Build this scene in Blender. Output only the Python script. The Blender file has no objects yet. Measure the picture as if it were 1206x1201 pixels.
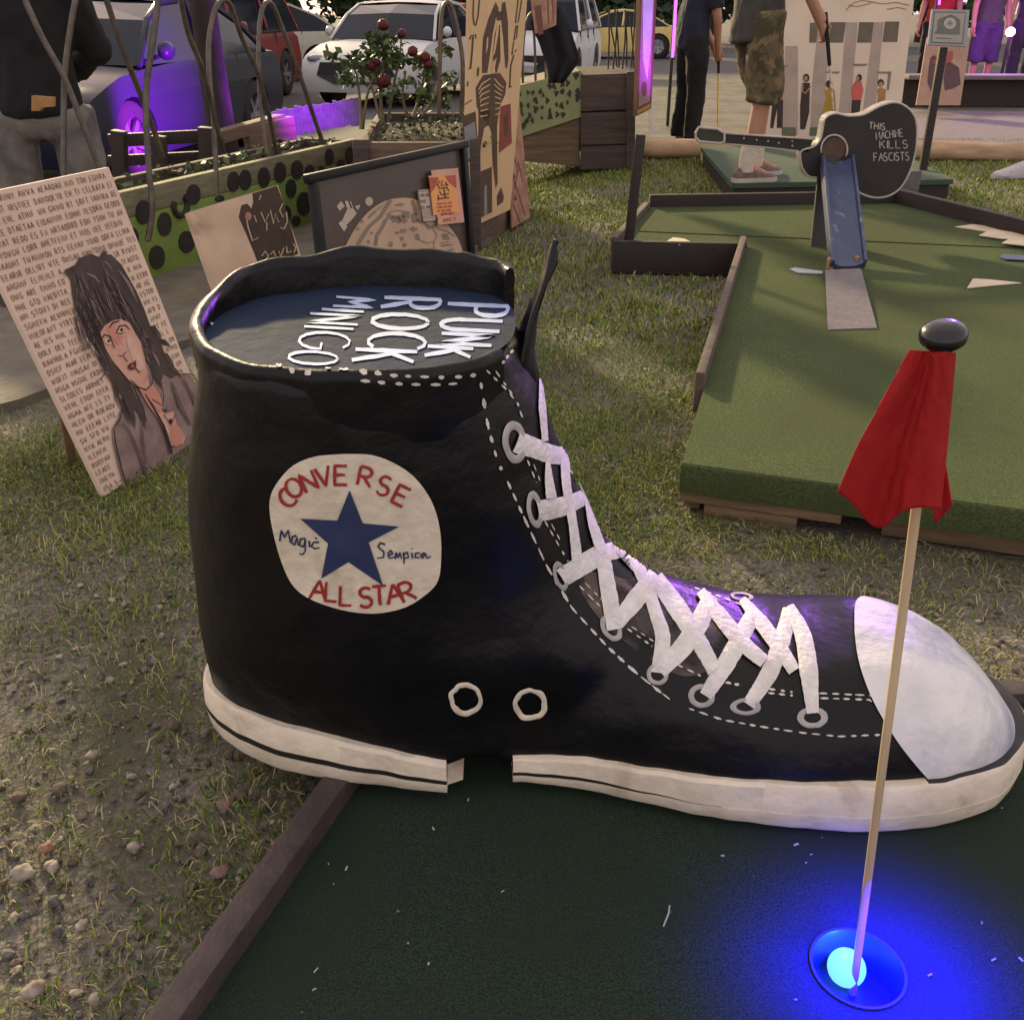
import bpy, bmesh, math, random
import numpy as np
from mathutils import Vector, Matrix, noise
from mathutils.bvhtree import BVHTree
from mathutils.geometry import tessellate_polygon

random.seed(7)
RNG = np.random.default_rng(11)
SC = bpy.context.scene
COL = SC.collection
PI = math.pi

# ------------------------------------------------------------------ camera model (used to read sizes off the photo)
F_PX, CAM_H, PITCH = 1150.0, 1.07, math.radians(27.2)
CP, SP = math.cos(PITCH), math.sin(PITCH)
CAM = Vector((0, 0, CAM_H))
FW, UP, RT = Vector((0, CP, -SP)), Vector((0, SP, CP)), Vector((1, 0, 0))

def ray(x, y):
    return FW + RT * ((x - 603.0) / F_PX) - UP * ((y - 600.5) / F_PX)

def G(x, y, z=0.0):
    r = ray(x, y)
    return CAM + r * ((z - CAM_H) / r.z)

def YP(x, y, Y):
    r = ray(x, y)
    return CAM + r * (Y / r.y)

# ------------------------------------------------------------------ materials
def srgb(r, g, b):
    def f(c):
        c /= 255.0
        return c / 12.92 if c <= 0.04045 else ((c + 0.055) / 1.055) ** 2.4
    return (f(r), f(g), f(b), 1.0)

def mat(name, c1, c2=None, scale=8.0, rough=0.7, bump=0.0, bscale=None, metallic=0.0, emit=None, estr=0.0,
        stretch=None, detail=6.0, lo=0.35, hi=0.65, spec=0.5, coat=0.0, c3=None, scale3=3.0, lo3=0.5, hi3=0.7):
    m = bpy.data.materials.new(name)
    m.use_nodes = True
    nt = m.node_tree
    N, L = nt.nodes, nt.links
    b = N['Principled BSDF']
    b.inputs['Roughness'].default_value = rough
    b.inputs['Metallic'].default_value = metallic
    b.inputs['Specular IOR Level'].default_value = spec
    if coat:
        b.inputs['Coat Weight'].default_value = coat
        b.inputs['Coat Roughness'].default_value = 0.08
    co = N.new('ShaderNodeTexCoord')
    src = co.outputs['Object']
    if stretch:
        mp = N.new('ShaderNodeMapping')
        mp.inputs['Scale'].default_value = stretch
        L.new(src, mp.inputs['Vector'])
        src = mp.outputs['Vector']
    if c2 is None:
        c2 = tuple(v * 0.8 for v in c1[:3]) + (1,)
    n = N.new('ShaderNodeTexNoise')
    n.inputs['Scale'].default_value = scale
    n.inputs['Detail'].default_value = detail
    n.inputs['Roughness'].default_value = 0.6
    L.new(src, n.inputs['Vector'])
    r = N.new('ShaderNodeValToRGB')
    r.color_ramp.elements[0].position = lo
    r.color_ramp.elements[1].position = hi
    r.color_ramp.elements[0].color = c1
    r.color_ramp.elements[1].color = c2
    L.new(n.outputs['Fac'], r.inputs['Fac'])
    out = r.outputs['Color']
    if c3 is not None:
        n3 = N.new('ShaderNodeTexNoise')
        n3.inputs['Scale'].default_value = scale3
        n3.inputs['Detail'].default_value = 5
        n3.inputs['Distortion'].default_value = 0.6
        L.new(src, n3.inputs['Vector'])
        r3 = N.new('ShaderNodeValToRGB')
        r3.color_ramp.elements[0].position = lo3
        r3.color_ramp.elements[1].position = hi3
        L.new(n3.outputs['Fac'], r3.inputs['Fac'])
        mx = N.new('ShaderNodeMix')
        mx.data_type = 'RGBA'
        L.new(r3.outputs['Color'], mx.inputs['Factor'])
        L.new(out, mx.inputs[6])
        mx.inputs[7].default_value = c3
        out = mx.outputs[2]
    L.new(out, b.inputs['Base Color'])
    if bump:
        nb = N.new('ShaderNodeTexNoise')
        nb.inputs['Scale'].default_value = bscale or scale * 4
        nb.inputs['Detail'].default_value = 5
        L.new(src, nb.inputs['Vector'])
        bp = N.new('ShaderNodeBump')
        bp.inputs['Strength'].default_value = bump
        bp.inputs['Distance'].default_value = 0.01
        L.new(nb.outputs['Fac'], bp.inputs['Height'])
        L.new(bp.outputs['Normal'], b.inputs['Normal'])
    if emit is not None:
        b.inputs['Emission Color'].default_value = emit
        b.inputs['Emission Strength'].default_value = estr
    return m

# ------------------------------------------------------------------ mesh builder
class MB:
    def __init__(s):
        s.v, s.f, s.m = [], [], []

    def add(s, vs, fs, mi=0):
        o = len(s.v)
        s.v.extend([tuple(p) for p in vs])
        s.f.extend([tuple(i + o for i in q) for q in fs])
        s.m.extend([mi] * len(fs))
        return s

    def box(s, c, size, rz=0.0, mi=0, M=None, bev=0.0):
        x, y, z = size[0] / 2, size[1] / 2, size[2] / 2
        R = M if M is not None else Matrix.Rotation(rz, 3, 'Z')
        if bev > 0:
            b = min(bev, x * .45, y * .45, z * .45)
            bm = bmesh.new()
            bmesh.ops.create_cube(bm, size=1)
            for v in bm.verts:
                v.co = Vector((v.co.x * 2 * x, v.co.y * 2 * y, v.co.z * 2 * z))
            bmesh.ops.bevel(bm, geom=list(bm.edges), offset=b, segments=2, affect='EDGES', profile=0.6)
            bm.verts.index_update()
            vs = [Vector(c) + R @ v.co for v in bm.verts]
            fs = [[v.index for v in f.verts] for f in bm.faces]
            bm.free()
            return s.add(vs, fs, mi)
        p = [Vector((a * x, b_ * y, d * z)) for d in (-1, 1) for b_ in (-1, 1) for a in (-1, 1)]
        vs = [Vector(c) + R @ q for q in p]
        return s.add(vs, [(0, 2, 3, 1), (4, 5, 7, 6), (0, 1, 5, 4), (2, 6, 7, 3), (0, 4, 6, 2), (1, 3, 7, 5)], mi)

    def bar(s, a, b, w, h, mi=0, bev=0.0, up=(0, 0, 1)):
        """board from a to b (centre line), w wide sideways, h high"""
        a, b = Vector(a), Vector(b)
        d = b - a
        L = d.length
        x = d.normalized()
        y = Vector(up).cross(x)
        if y.length < 1e-6:
            y = Vector((0, 1, 0)).cross(x)
        y.normalize()
        z = x.cross(y)
        M = Matrix((x, y, z)).transposed()
        return s.box((a + b) / 2, (L, w, h), mi=mi, M=M, bev=bev)

    def tube(s, pts, r, n=8, mi=0, cap=True):
        pts = [Vector(p) for p in pts]
        if not hasattr(r, '__len__'):
            r = [r] * len(pts)
        o = len(s.v)
        ref = None
        for i, p in enumerate(pts):
            t = (pts[min(i + 1, len(pts) - 1)] - pts[max(i - 1, 0)]).normalized()
            if ref is None:
                ref = Vector((0, 0, 1)) if abs(t.z) < 0.9 else Vector((1, 0, 0))
            u = (ref - t * ref.dot(t)).normalized()
            ref = u
            w = t.cross(u)
            for k in range(n):
                a = 2 * PI * k / n
                s.v.append(tuple(p + (u * math.cos(a) + w * math.sin(a)) * r[i]))
        for i in range(len(pts) - 1):
            for k in range(n):
                k2 = (k + 1) % n
                s.f.append((o + i * n + k, o + i * n + k2, o + (i + 1) * n + k2, o + (i + 1) * n + k))
                s.m.append(mi)
        if cap:
            s.f.append(tuple(o + k for k in reversed(range(n))))
            s.f.append(tuple(o + (len(pts) - 1) * n + k for k in range(n)))
            s.m += [mi, mi]
        return s

    def lathe(s, prof, c=(0, 0, 0), n=24, mi=0, M=None, close=False):
        o = len(s.v)
        R = M if M is not None else Matrix.Identity(3)
        for (r, z) in prof:
            for k in range(n):
                a = 2 * PI * k / n
                s.v.append(tuple(Vector(c) + R @ Vector((r * math.cos(a), r * math.sin(a), z))))
        for i in range(len(prof) - 1):
            for k in range(n):
                k2 = (k + 1) % n
                s.f.append((o + i * n + k, o + i * n + k2, o + (i + 1) * n + k2, o + (i + 1) * n + k))
                s.m.append(mi)
        if close:
            s.f.append(tuple(o + k for k in reversed(range(n))))
            s.f.append(tuple(o + (len(prof) - 1) * n + k for k in range(n)))
            s.m += [mi, mi]
        return s

    def sphere(s, c, r, n=12, mi=0, sc=(1, 1, 1), M=None, wob=0.0, seed=0):
        o = len(s.v)
        R = M if M is not None else Matrix.Identity(3)
        h = n // 2
        for i in range(h + 1):
            t = PI * i / h
            for k in range(n):
                a = 2 * PI * k / n
                p = Vector((math.sin(t) * math.cos(a), math.sin(t) * math.sin(a), math.cos(t)))
                if wob:
                    p *= 1 + wob * noise.noise(p * 1.7 + Vector((seed * 3.1, seed * 1.3, seed)))
                s.v.append(tuple(Vector(c) + R @ Vector((p.x * sc[0] * r, p.y * sc[1] * r, p.z * sc[2] * r))))
        for i in range(h):
            for k in range(n):
                k2 = (k + 1) % n
                s.f.append((o + i * n + k, o + (i + 1) * n + k, o + (i + 1) * n + k2, o + i * n + k2))
                s.m.append(mi)
        return s

    def poly(s, pts, mi=0):
        """flat polygon (may be concave) from 3-D points"""
        pts = [Vector(p) for p in pts]
        tris = tessellate_polygon([pts])
        return s.add(pts, tris, mi)

    def slab(s, pts, d, mi=0, mi_side=None):
        """polygon given by 3-D points, extruded by vector d (points = front face)"""
        pts = [Vector(p) for p in pts]
        d = Vector(d)
        n = len(pts)
        tris = tessellate_polygon([pts])
        o = len(s.v)
        s.v.extend([tuple(p) for p in pts] + [tuple(p + d) for p in pts])
        for t in tris:
            s.f.append(tuple(o + i for i in t)); s.m.append(mi)
            s.f.append(tuple(o + n + i for i in reversed(t))); s.m.append(mi if mi_side is None else mi_side)
        for i in range(n):
            j = (i + 1) % n
            s.f.append((o + i, o + j, o + n + j, o + n + i)); s.m.append(mi if mi_side is None else mi_side)
        return s

    def grid(s, rows, mi=0, closed=False):
        """rows of equal-length point lists"""
        o = len(s.v)
        n = len(rows[0])
        for r in rows:
            s.v.extend([tuple(p) for p in r])
        for i in range(len(rows) - 1):
            for k in range(n if closed else n - 1):
                k2 = (k + 1) % n
                s.f.append((o + i * n + k, o + i * n + k2, o + (i + 1) * n + k2, o + (i + 1) * n + k))
                s.m.append(mi)
        return s

    def build(s, name, mats, parent=None, smooth=False, loc=None, fix=True):
        me = bpy.data.meshes.new(name)
        me.from_pydata([tuple(p) for p in s.v], [], s.f)
        if not isinstance(mats, (list, tuple)):
            mats = [mats]
        for m in mats:
            me.materials.append(m)
        me.polygons.foreach_set('material_index', s.m)
        if smooth:
            me.polygons.foreach_set('use_smooth', [True] * len(me.polygons))
        me.update()
        if fix:
            bm = bmesh.new()
            bm.from_mesh(me)
            bmesh.ops.recalc_face_normals(bm, faces=bm.faces)
            bm.to_mesh(me)
            bm.free()
        if smooth and smooth != 'all':
            try:
                me.set_sharp_from_angle(angle=math.radians(40))
            except Exception:
                pass
        return link(name, me, parent, loc)

def link(name, me, parent=None, loc=None):
    o = bpy.data.objects.new(name, me)
    COL.objects.link(o)
    if parent is not None:
        o.parent = parent
        # geometry is written in world space: undo the parent's own transform
        o.matrix_parent_inverse = parent.matrix_basis.inverted()
    if loc is not None:
        o.location = loc
    return o

def tag(o, label, cat, group=None, kind=None):
    o['label'] = label
    o['category'] = cat
    if group:
        o['group'] = group
    if kind:
        o['kind'] = kind
    return o

def thing(name, label, cat, loc=(0, 0, 0), group=None, rz=0.0):
    o = bpy.data.objects.new(name, None)
    o.empty_display_size = 0.1
    o.location = loc
    o.rotation_euler = (0, 0, rz)
    COL.objects.link(o)
    return tag(o, label, cat, group)

def kids(o):
    return [c for c in bpy.data.objects if c.parent is o]

def copy_tree(o, parent=None):
    c = o.copy()
    COL.objects.link(c)
    if parent is not None:
        c.parent = parent
        c.matrix_parent_inverse = o.matrix_parent_inverse.copy()
    for ch in kids(o):
        copy_tree(ch, c)
    return c

def smoothstep(a, b, x):
    t = min(1.0, max(0.0, (x - a) / (b - a)))
    return t * t * (3 - 2 * t)

def spline(pts, n=10, closed=False):
    """Catmull-Rom through points"""
    P = [Vector(p) for p in pts]
    out = []
    m = len(P)
    rng = range(m) if closed else range(m - 1)
    for i in rng:
        p0 = P[(i - 1) % m] if closed or i > 0 else P[0]
        p1, p2 = P[i], P[(i + 1) % m]
        p3 = P[(i + 2) % m] if closed or i + 2 < m else P[-1]
        for k in range(n):
            t = k / n
            out.append(0.5 * ((2 * p1) + (p2 - p0) * t + (2 * p0 - 5 * p1 + 4 * p2 - p3) * t * t + (3 * p1 - p0 - 3 * p2 + p3) * t ** 3))
    if not closed:
        out.append(P[-1].copy())
    return out

def lerp_table(tab, x):
    if x <= tab[0][0]:
        return tab[0][1]
    for (a, fa), (b, fb) in zip(tab, tab[1:]):
        if x <= b:
            return fa + (fb - fa) * (x - a) / (b - a)
    return tab[-1][1]

def baked(o):
    """evaluated copy of an object's mesh, the object itself removed"""
    dg = bpy.context.evaluated_depsgraph_get()
    dg.update()
    me = bpy.data.meshes.new_from_object(o.evaluated_get(dg))
    bpy.data.objects.remove(o)
    return me

# ------------------------------------------------------------------ stroke lettering
_A = lambda cx, cy, rx, ry, a0, a1, n=9: [(cx + rx * math.cos(math.radians(a0 + (a1 - a0) * i / (n - 1))), cy + ry * math.sin(math.radians(a0 + (a1 - a0) * i / (n - 1)))) for i in range(n)]
FONT = {
    'A': [[(0, 0), (.45, 1)], [(.45, 1), (.85, 0)], [(.18, .38), (.7, .38)]],
    'B': [[(0, 0), (0, 1)], [(0, 1)] + _A(.3, .76, .3, .24, 90, -90) + [(0, .52)], [(0, .52)] + _A(.32, .26, .36, .26, 90, -90) + [(0, 0)]],
    'C': [_A(.42, .5, .42, .5, 50, 310, 12)],
    'D': [[(0, 0), (0, 1)], [(0, 1)] + _A(.2, .5, .5, .5, 90, -90) + [(0, 0)]],
    'E': [[(.65, 1), (0, 1), (0, 0), (.65, 0)], [(0, .52), (.55, .52)]],
    'F': [[(.65, 1), (0, 1), (0, 0)], [(0, .52), (.52, .52)]],
    'G': [_A(.42, .5, .42, .5, 50, 330, 12) + [(.8, .45), (.5, .45)]],
    'H': [[(0, 0), (0, 1)], [(.7, 0), (.7, 1)], [(0, .5), (.7, .5)]],
    'I': [[(.1, 0), (.1, 1)]],
    'J': [[(.5, 1), (.5, .25)] + _A(.28, .25, .22, .25, 0, -160)],
    'K': [[(0, 0), (0, 1)], [(.65, 1), (0, .45)], [(.2, .6), (.7, 0)]],
    'L': [[(0, 1), (0, 0), (.6, 0)]],
    'M': [[(0, 0), (.05, 1), (.42, .35), (.8, 1), (.88, 0)]],
    'N': [[(0, 0), (0, 1), (.7, 0), (.7, 1)]],
    'O': [_A(.4, .5, .4, .5, 90, 450, 14)],
    'P': [[(0, 0), (0, 1)], [(0, 1)] + _A(.3, .74, .32, .26, 90, -90) + [(0, .48)]],
    'Q': [_A(.4, .5, .4, .5, 90, 450, 14), [(.5, .25), (.8, -.05)]],
    'R': [[(0, 0), (0, 1)], [(0, 1)] + _A(.3, .74, .34, .26, 90, -90) + [(0, .48)], [(.25, .48), (.7, 0)]],
    'S': [_A(.32, .75, .3, .25, 40, 250, 9) + _A(.32, .25, .32, .27, 80, -150, 9)],
    'T': [[(.35, 0), (.35, 1)], [(0, 1), (.72, 1)]],
    'U': [[(0, 1), (0, .3)] + _A(.35, .3, .35, .3, 180, 360) + [(.7, 1)]],
    'V': [[(0, 1), (.38, 0), (.76, 1)]],
    'W': [[(0, 1), (.22, 0), (.45, .7), (.68, 0), (.9, 1)]],
    'X': [[(0, 0), (.7, 1)], [(0, 1), (.7, 0)]],
    'Y': [[(0, 1), (.36, .5), (.72, 1)], [(.36, .5), (.36, 0)]],
    'Z': [[(0, 1), (.7, 1), (0, 0), (.7, 0)]],
    '1': [[(0, .8), (.2, 1), (.2, 0)]], '2': [_A(.3, .72, .3, .28, 170, -20) + [(0, 0), (.65, 0)]],
    '4': [[(.5, 0), (.5, 1), (0, .35), (.7, .35)]], '7': [[(0, 1), (.65, 1), (.2, 0)]],
    '.': [[(.05, 0), (.1, .06)]], '!': [[(.1, .3), (.1, 1)], [(.1, 0), (.1, .06)]], "'": [[(.1, 1), (.08, .78)]],
    '"': [[(.05, 1), (.04, .78)], [(.22, 1), (.2, .78)]], ',': [[(.12, .08), (.05, -.12)]], '-': [[(.05, .5), (.45, .5)]],
}
ADV = {'I': .32, 'M': 1.12, 'W': 1.12, '.': .3, '!': .35, "'": .25, '"': .4, ',': .3, ' ': .55, '-': .6}

def text_strokes(txt, h, spacing=1.0):
    """list of polylines in (u,v) with letter height h, and the width"""
    out, x = [], 0.0
    for ch in txt.upper():
        for st in FONT.get(ch, []):
            out.append([((x + p[0]) * h, p[1] * h) for p in st])
        x += ADV.get(ch, .95) * spacing
    return out, x * h

def ribbon2d(pts, w, step=None, jit=0.0):
    """polyline -> list of (left, right) 2-D point pairs, resampled"""
    P = [Vector((p[0], p[1])) for p in pts]
    if step:
        Q = [P[0]]
        for a, b in zip(P, P[1:]):
            n = max(1, int(math.ceil((b - a).length / step)))
            for k in range(1, n + 1):
                Q.append(a.lerp(b, k / n))
        P = Q
    ws = w if hasattr(w, '__len__') else [w] * 2
    out = []
    n = len(P)
    for i, p in enumerate(P):
        t = P[min(i + 1, n - 1)] - P[max(i - 1, 0)]
        if t.length < 1e-9:
            t = Vector((1, 0))
        t.normalize()
        nn = Vector((-t.y, t.x))
        f = i / max(1, n - 1) * (len(ws) - 1)
        k = min(int(f), len(ws) - 2)
        ww = ws[k] + (ws[k + 1] - ws[k]) * (f - k)
        j1 = 1 + jit * (random.random() - .5)
        j2 = 1 + jit * (random.random() - .5)
        out.append((p + nn * ww / 2 * j1, p - nn * ww / 2 * j2))
    return out

class Panel:
    """flat panel with four 3-D corners BL,BR,TR,TL; paint on it in photo pixels or in (u,v)"""
    def __init__(s, BL, BR, TR, TL, thick=0.012, side=1):
        s.c = [Vector(p) for p in (BL, BR, TR, TL)]
        s.o = s.c[0]
        s.e = s.c[1] - s.c[0]
        s.u = s.c[3] - s.c[0]
        s.n = s.e.cross(s.u).normalized()
        if s.n.dot(CAM - s.o) < 0:
            s.n = -s.n
        r_ = s.c[2] - CAM                      # keep the fourth corner in the panel's plane
        s.c[2] = CAM + r_ * ((s.o - CAM).dot(s.n) / r_.dot(s.n))
        s.th = thick
        s.mb = MB()
        s.mb.slab(s.c, -s.n * thick, 0, 0)
        s.lay = 0

    def px(s, x, y):
        r = ray(x, y)
        t = (s.o - CAM).dot(s.n) / r.dot(s.n)
        return CAM + r * t

    def uv(s, a, b):
        return s.o + s.e * a + s.u * b

    def up(s, k):
        return s.n * (0.0011 * k)

    def glyphs(s, txt, u0, v0, h, w, mi, k=1, sx=1.0):
        """lettering in metres from the bottom left corner"""
        e, u = s.e.normalized(), s.u.normalized()
        st, _ = text_strokes(txt, h)
        for pl in st:
            rb = ribbon2d([(u0 + p[0] * sx, v0 + p[1]) for p in pl], w)
            s.mb.grid([[s.o + e * a.x + u * a.y + s.up(k), s.o + e * b.x + u * b.y + s.up(k)] for a, b in rb], mi)
        return s

    def poly(s, pts, mi, k=1, uv=False):
        f = s.uv if uv else s.px
        s.mb.poly([f(*p) + s.up(k) for p in pts], mi)
        return s

    def stroke(s, pts, w, mi, k=2, uv=False, jit=0.0, step=None):
        f = s.uv if uv else s.px
        rb = ribbon2d(pts, w, step, jit)
        s.mb.grid([[f(*a) + s.up(k), f(*b) + s.up(k)] for a, b in rb], mi)
        return s

    def disc(s, x, y, rx, ry, mi, k=1, n=16, uv=False):
        return s.poly([(x + rx * math.cos(2 * PI * i / n), y + ry * math.sin(2 * PI * i / n)) for i in range(n)], mi, k, uv)

    def text_px(s, txt, x, y, h, ang, w, mi, k=2, spacing=1.0, sx=1.0, jit=.3):
        st, _ = text_strokes(txt, h, spacing)
        ca, sa = math.cos(ang), math.sin(ang)
        for pl in st:
            q = [(x + ca * p[0] * sx + sa * p[1], y + sa * p[0] * sx - ca * p[1]) for p in pl]
            s.stroke(q, w, mi, k, jit=jit)
        return s

def para(BL, BR, TR, TL, P0):
    """four photo corners of a flat rectangle + the 3-D point of its bottom left corner -> its four 3-D corners"""
    r = [ray(*BR), ray(*TR), ray(*TL)]
    A = Matrix(((-r[0].x, r[1].x, -r[2].x), (-r[0].y, r[1].y, -r[2].y), (-r[0].z, r[1].z, -r[2].z)))
    t = A.inverted() @ (CAM - P0)
    return [P0, CAM + r[0] * t.x, CAM + r[1] * t.y, CAM + r[2] * t.z]
# ================================================================== camera, world, light
cam = bpy.data.cameras.new('camera')
cam.sensor_fit = 'HORIZONTAL'
cam.sensor_width = 36.0
cam.lens = 36.0 * F_PX / 1206.0
cam.clip_end = 500
cam.clip_start = 0.02
co = bpy.data.objects.new('camera', cam)
co.location = CAM
co.rotation_euler = (PI / 2 - PITCH, 0, 0)
COL.objects.link(co)
SC.camera = co

SUN_AZ, SUN_EL = math.radians(-24), math.radians(19)     # azimuth measured from +Y towards +X
w = bpy.data.worlds.new('World')
SC.world = w
w.use_nodes = True
nt = w.node_tree
bg = nt.nodes['Background']
sky = nt.nodes.new('ShaderNodeTexSky')
sky.sky_type = 'NISHITA'
sky.sun_disc = False
sky.sun_elevation = SUN_EL
sky.sun_rotation = SUN_AZ
sky.dust_density = 3.0
tint = nt.nodes.new('ShaderNodeMix')
tint.data_type = 'RGBA'
tint.blend_type = 'MULTIPLY'
tint.inputs['Factor'].default_value = 1.0
tint.inputs[7].default_value = (1.0, 0.82, 0.80, 1)       # warm town dusk, as the photo is balanced
nt.links.new(sky.outputs['Color'], tint.inputs[6])
even_fill_mix = nt.nodes.new('ShaderNodeMix')                   # added constant warm fill: evens the dome out
even_fill_mix.data_type = 'RGBA'
even_fill_mix.inputs['Factor'].default_value = 0.66
even_fill_mix.inputs[7].default_value = (5.4, 4.7, 4.5, 1)
nt.links.new(tint.outputs[2], even_fill_mix.inputs[6])
nt.links.new(even_fill_mix.outputs[2], bg.inputs['Color'])
bg.inputs['Strength'].default_value = 0.13

sl = bpy.data.lights.new('sun', 'SUN')
sl.energy = 3.3
sl.angle = math.radians(3.0)
sl.color = (1.0, 0.80, 0.42)
so = bpy.data.objects.new('sun', sl)
sd = Vector((math.sin(SUN_AZ) * math.cos(SUN_EL), math.cos(SUN_AZ) * math.cos(SUN_EL), math.sin(SUN_EL)))
so.rotation_euler = sd.to_track_quat('Z', 'Y').to_euler()
so.location = sd * 20
COL.objects.link(so)

SC.view_settings.view_transform = 'Standard'
SC.view_settings.look = 'None'
SC.view_settings.exposure = 0.92
SC.view_settings.gamma = 1
SC.cycles.use_denoising = True
try:
    SC.cycles.denoiser = 'OPENIMAGEDENOISE'
except Exception:
    pass
SC.cycles.max_bounces = 6
SC.cycles.sample_clamp_indirect = 4.0

# ================================================================== ground
CUP = G(1010, 1140, 0.03)

def gz(x, y):
    """height of the ground: flat round the golf holes, falling to the car park behind on the left"""
    f = max(smoothstep(0.9, -0.3, x) * smoothstep(6.2, 8.6, y), smoothstep(-1.75, -2.1, x + (y - 4.2) * -0.0) * smoothstep(4.0, 4.4, y), smoothstep(17, 24, y))
    n_ = 0.007 * noise.noise(Vector((x * 2.1, y * 2.1, 0))) + 0.004 * noise.noise(Vector((x * 7.3, y * 7.3, 3))) if abs(x) < 5 and y < 10 else 0.0
    return -0.30 * f + n_

def axis(fine0, fine1, step, lo, hi, grow=1.25):
    a = list(np.arange(fine0, fine1, step))
    s_, x = step, fine0
    while x > lo:
        s_ *= grow
        x -= s_
        a.insert(0, x)
    s_, x = step, a[-1]
    while x < hi:
        s_ *= grow
        x += s_
        a.append(x)
    return a

xs = axis(-3.0, 4.0, 0.05, -160, 160)
ys = axis(-0.2, 9.0, 0.05, -8, 220)
gm = MB()
nx = len(xs)
for y in ys:
    for x in xs:
        h = gz(x, y) - 0.008
        gm.v.append((x, y, h))
for j in range(len(ys) - 1):
    for i in range(nx - 1):
        cx, cy = (xs[i] + xs[i + 1]) / 2, (ys[j] + ys[j + 1]) / 2
        if abs(cx - CUP.x) < 0.14 and abs(cy - CUP.y) < 0.14:
            continue
        gm.f.append((j * nx + i, j * nx + i + 1, (j + 1) * nx + i + 1, (j + 1) * nx + i))
        gm.m.append(0)

def ground_material():
    m = mat('ground_soil', srgb(70, 66, 60), srgb(130, 123, 112), scale=95, rough=0.95, bump=1.0, bscale=90,
            c3=srgb(80, 77, 60), scale3=2.6, lo3=0.42, hi3=0.66)
    return m
M_GROUND = ground_material()
g = gm.build('ground', M_GROUND, smooth=True, fix=False)
g['kind'] = 'structure'

# paved walk between the raised beds and the grass
M_PAVE = mat('pale_concrete', srgb(112, 106, 90), srgb(90, 86, 78), scale=9, rough=0.9, bump=0.4, bscale=70)
mb = MB()
pav = [G(-60, 500), G(25, 478), G(120, 440), G(236, 402), G(330, 372), G(420, 345), G(520, 318), (-0.1, 5.1, 0), (-0.4, 6.2, 0), (-0.95, 6.2, 0), (-1.7, 3.9, 0), (-2.2, 3.7, 0), (-2.9, 3.5, 0)]
mb.slab([Vector((p[0], p[1], 0.022)) for p in pav], (0, 0, -0.05))
o = mb.build('pavement', M_PAVE)
o['kind'] = 'structure'

# car park
M_ASPH = mat('asphalt', srgb(64, 62, 64), srgb(80, 77, 77), scale=40, rough=0.85, bump=0.3, bscale=200)
mb = MB()
mb.slab([(-40, 8.9, -.296), (-0.6, 8.9, -.296), (-0.6, 17, -.296), (1.0, 24.5, -.296), (60, 24.5, -.296), (60, 60, -.296), (-60, 60, -.296), (-60, 8.9, -.296)], (0, 0, -0.02))
o = mb.build('car_park', M_ASPH)
o['kind'] = 'structure'
# walk on the right, beyond the log
M_WALK = mat('grey_walk', srgb(120, 108, 112), srgb(100, 92, 98), scale=14, rough=0.9, bump=0.3, bscale=90)
mb = MB()
mb.slab([(3.05, 8.45, .006), (9, 8.2, .006), (9, 11.4, .006), (3.6, 11.4, .006)], (0, 0, -0.03))
o = mb.build('footpath', M_WALK)
o['kind'] = 'structure'

# ------------------------------------------------------------------ grass and gravel (stuff)
SHOE_BOX = (-0.52, 0.80, 1.02, 1.50)
P2 = [(.397, 2.08), (2.5, 1.35), (3.0, 2.7), (2.37, 4.59), (2.08, 5.47), (.73, 5.35), (.475, 4.465), (1.042, 4.41)]
def inpoly(x, y, poly):
    """vectorised point in polygon"""
    r = np.zeros(x.shape, bool)
    n = len(poly)
    for i in range(n):
        x1, y1 = poly[i][0], poly[i][1]
        x2, y2 = poly[(i + 1) % n][0], poly[(i + 1) % n][1]
        c = ((y1 > y) != (y2 > y)) & (x < (x2 - x1) * (y - y1) / ((y2 - y1) + 1e-12) + x1)
        r ^= c
    return r

CURB_A, CURB_B = G(210, 1201, .065), G(405, 925, .065)
cdir = (CURB_B - CURB_A).normalized()
GREEN1 = [CURB_A - cdir * 0.75, CURB_A + cdir * 0.62]
far_r = G(1195, 828, .03)
g1_bl, g1_tl = Vector((GREEN1[0].x, GREEN1[0].y)), Vector((GREEN1[1].x, GREEN1[1].y))
acr = Vector((cdir.y, -cdir.x))
acr = (Vector((far_r.x, far_r.y)) - g1_tl).normalized()
g1_tr = g1_tl + acr * 1.75
g1_br = g1_bl + acr * 1.75
GREEN1 = [g1_bl, g1_br, g1_tr, g1_tl]

def fbm(x, y, s, seed=0.0):
    """cheap smooth noise on arrays"""
    r = np.zeros(x.shape)
    for k, (a, b, c, d) in enumerate([(1, .6, .3, 1.0), (-.7, 1.1, 1.7, .8), (1.9, -1.3, 4.1, .5), (2.7, 2.3, .9, .4), (-4.1, 3.3, 2.2, .3)]):
        r += d * np.sin(x * s * a + y * s * b + c + seed * (k + 1))
    return r / 3.0

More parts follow.
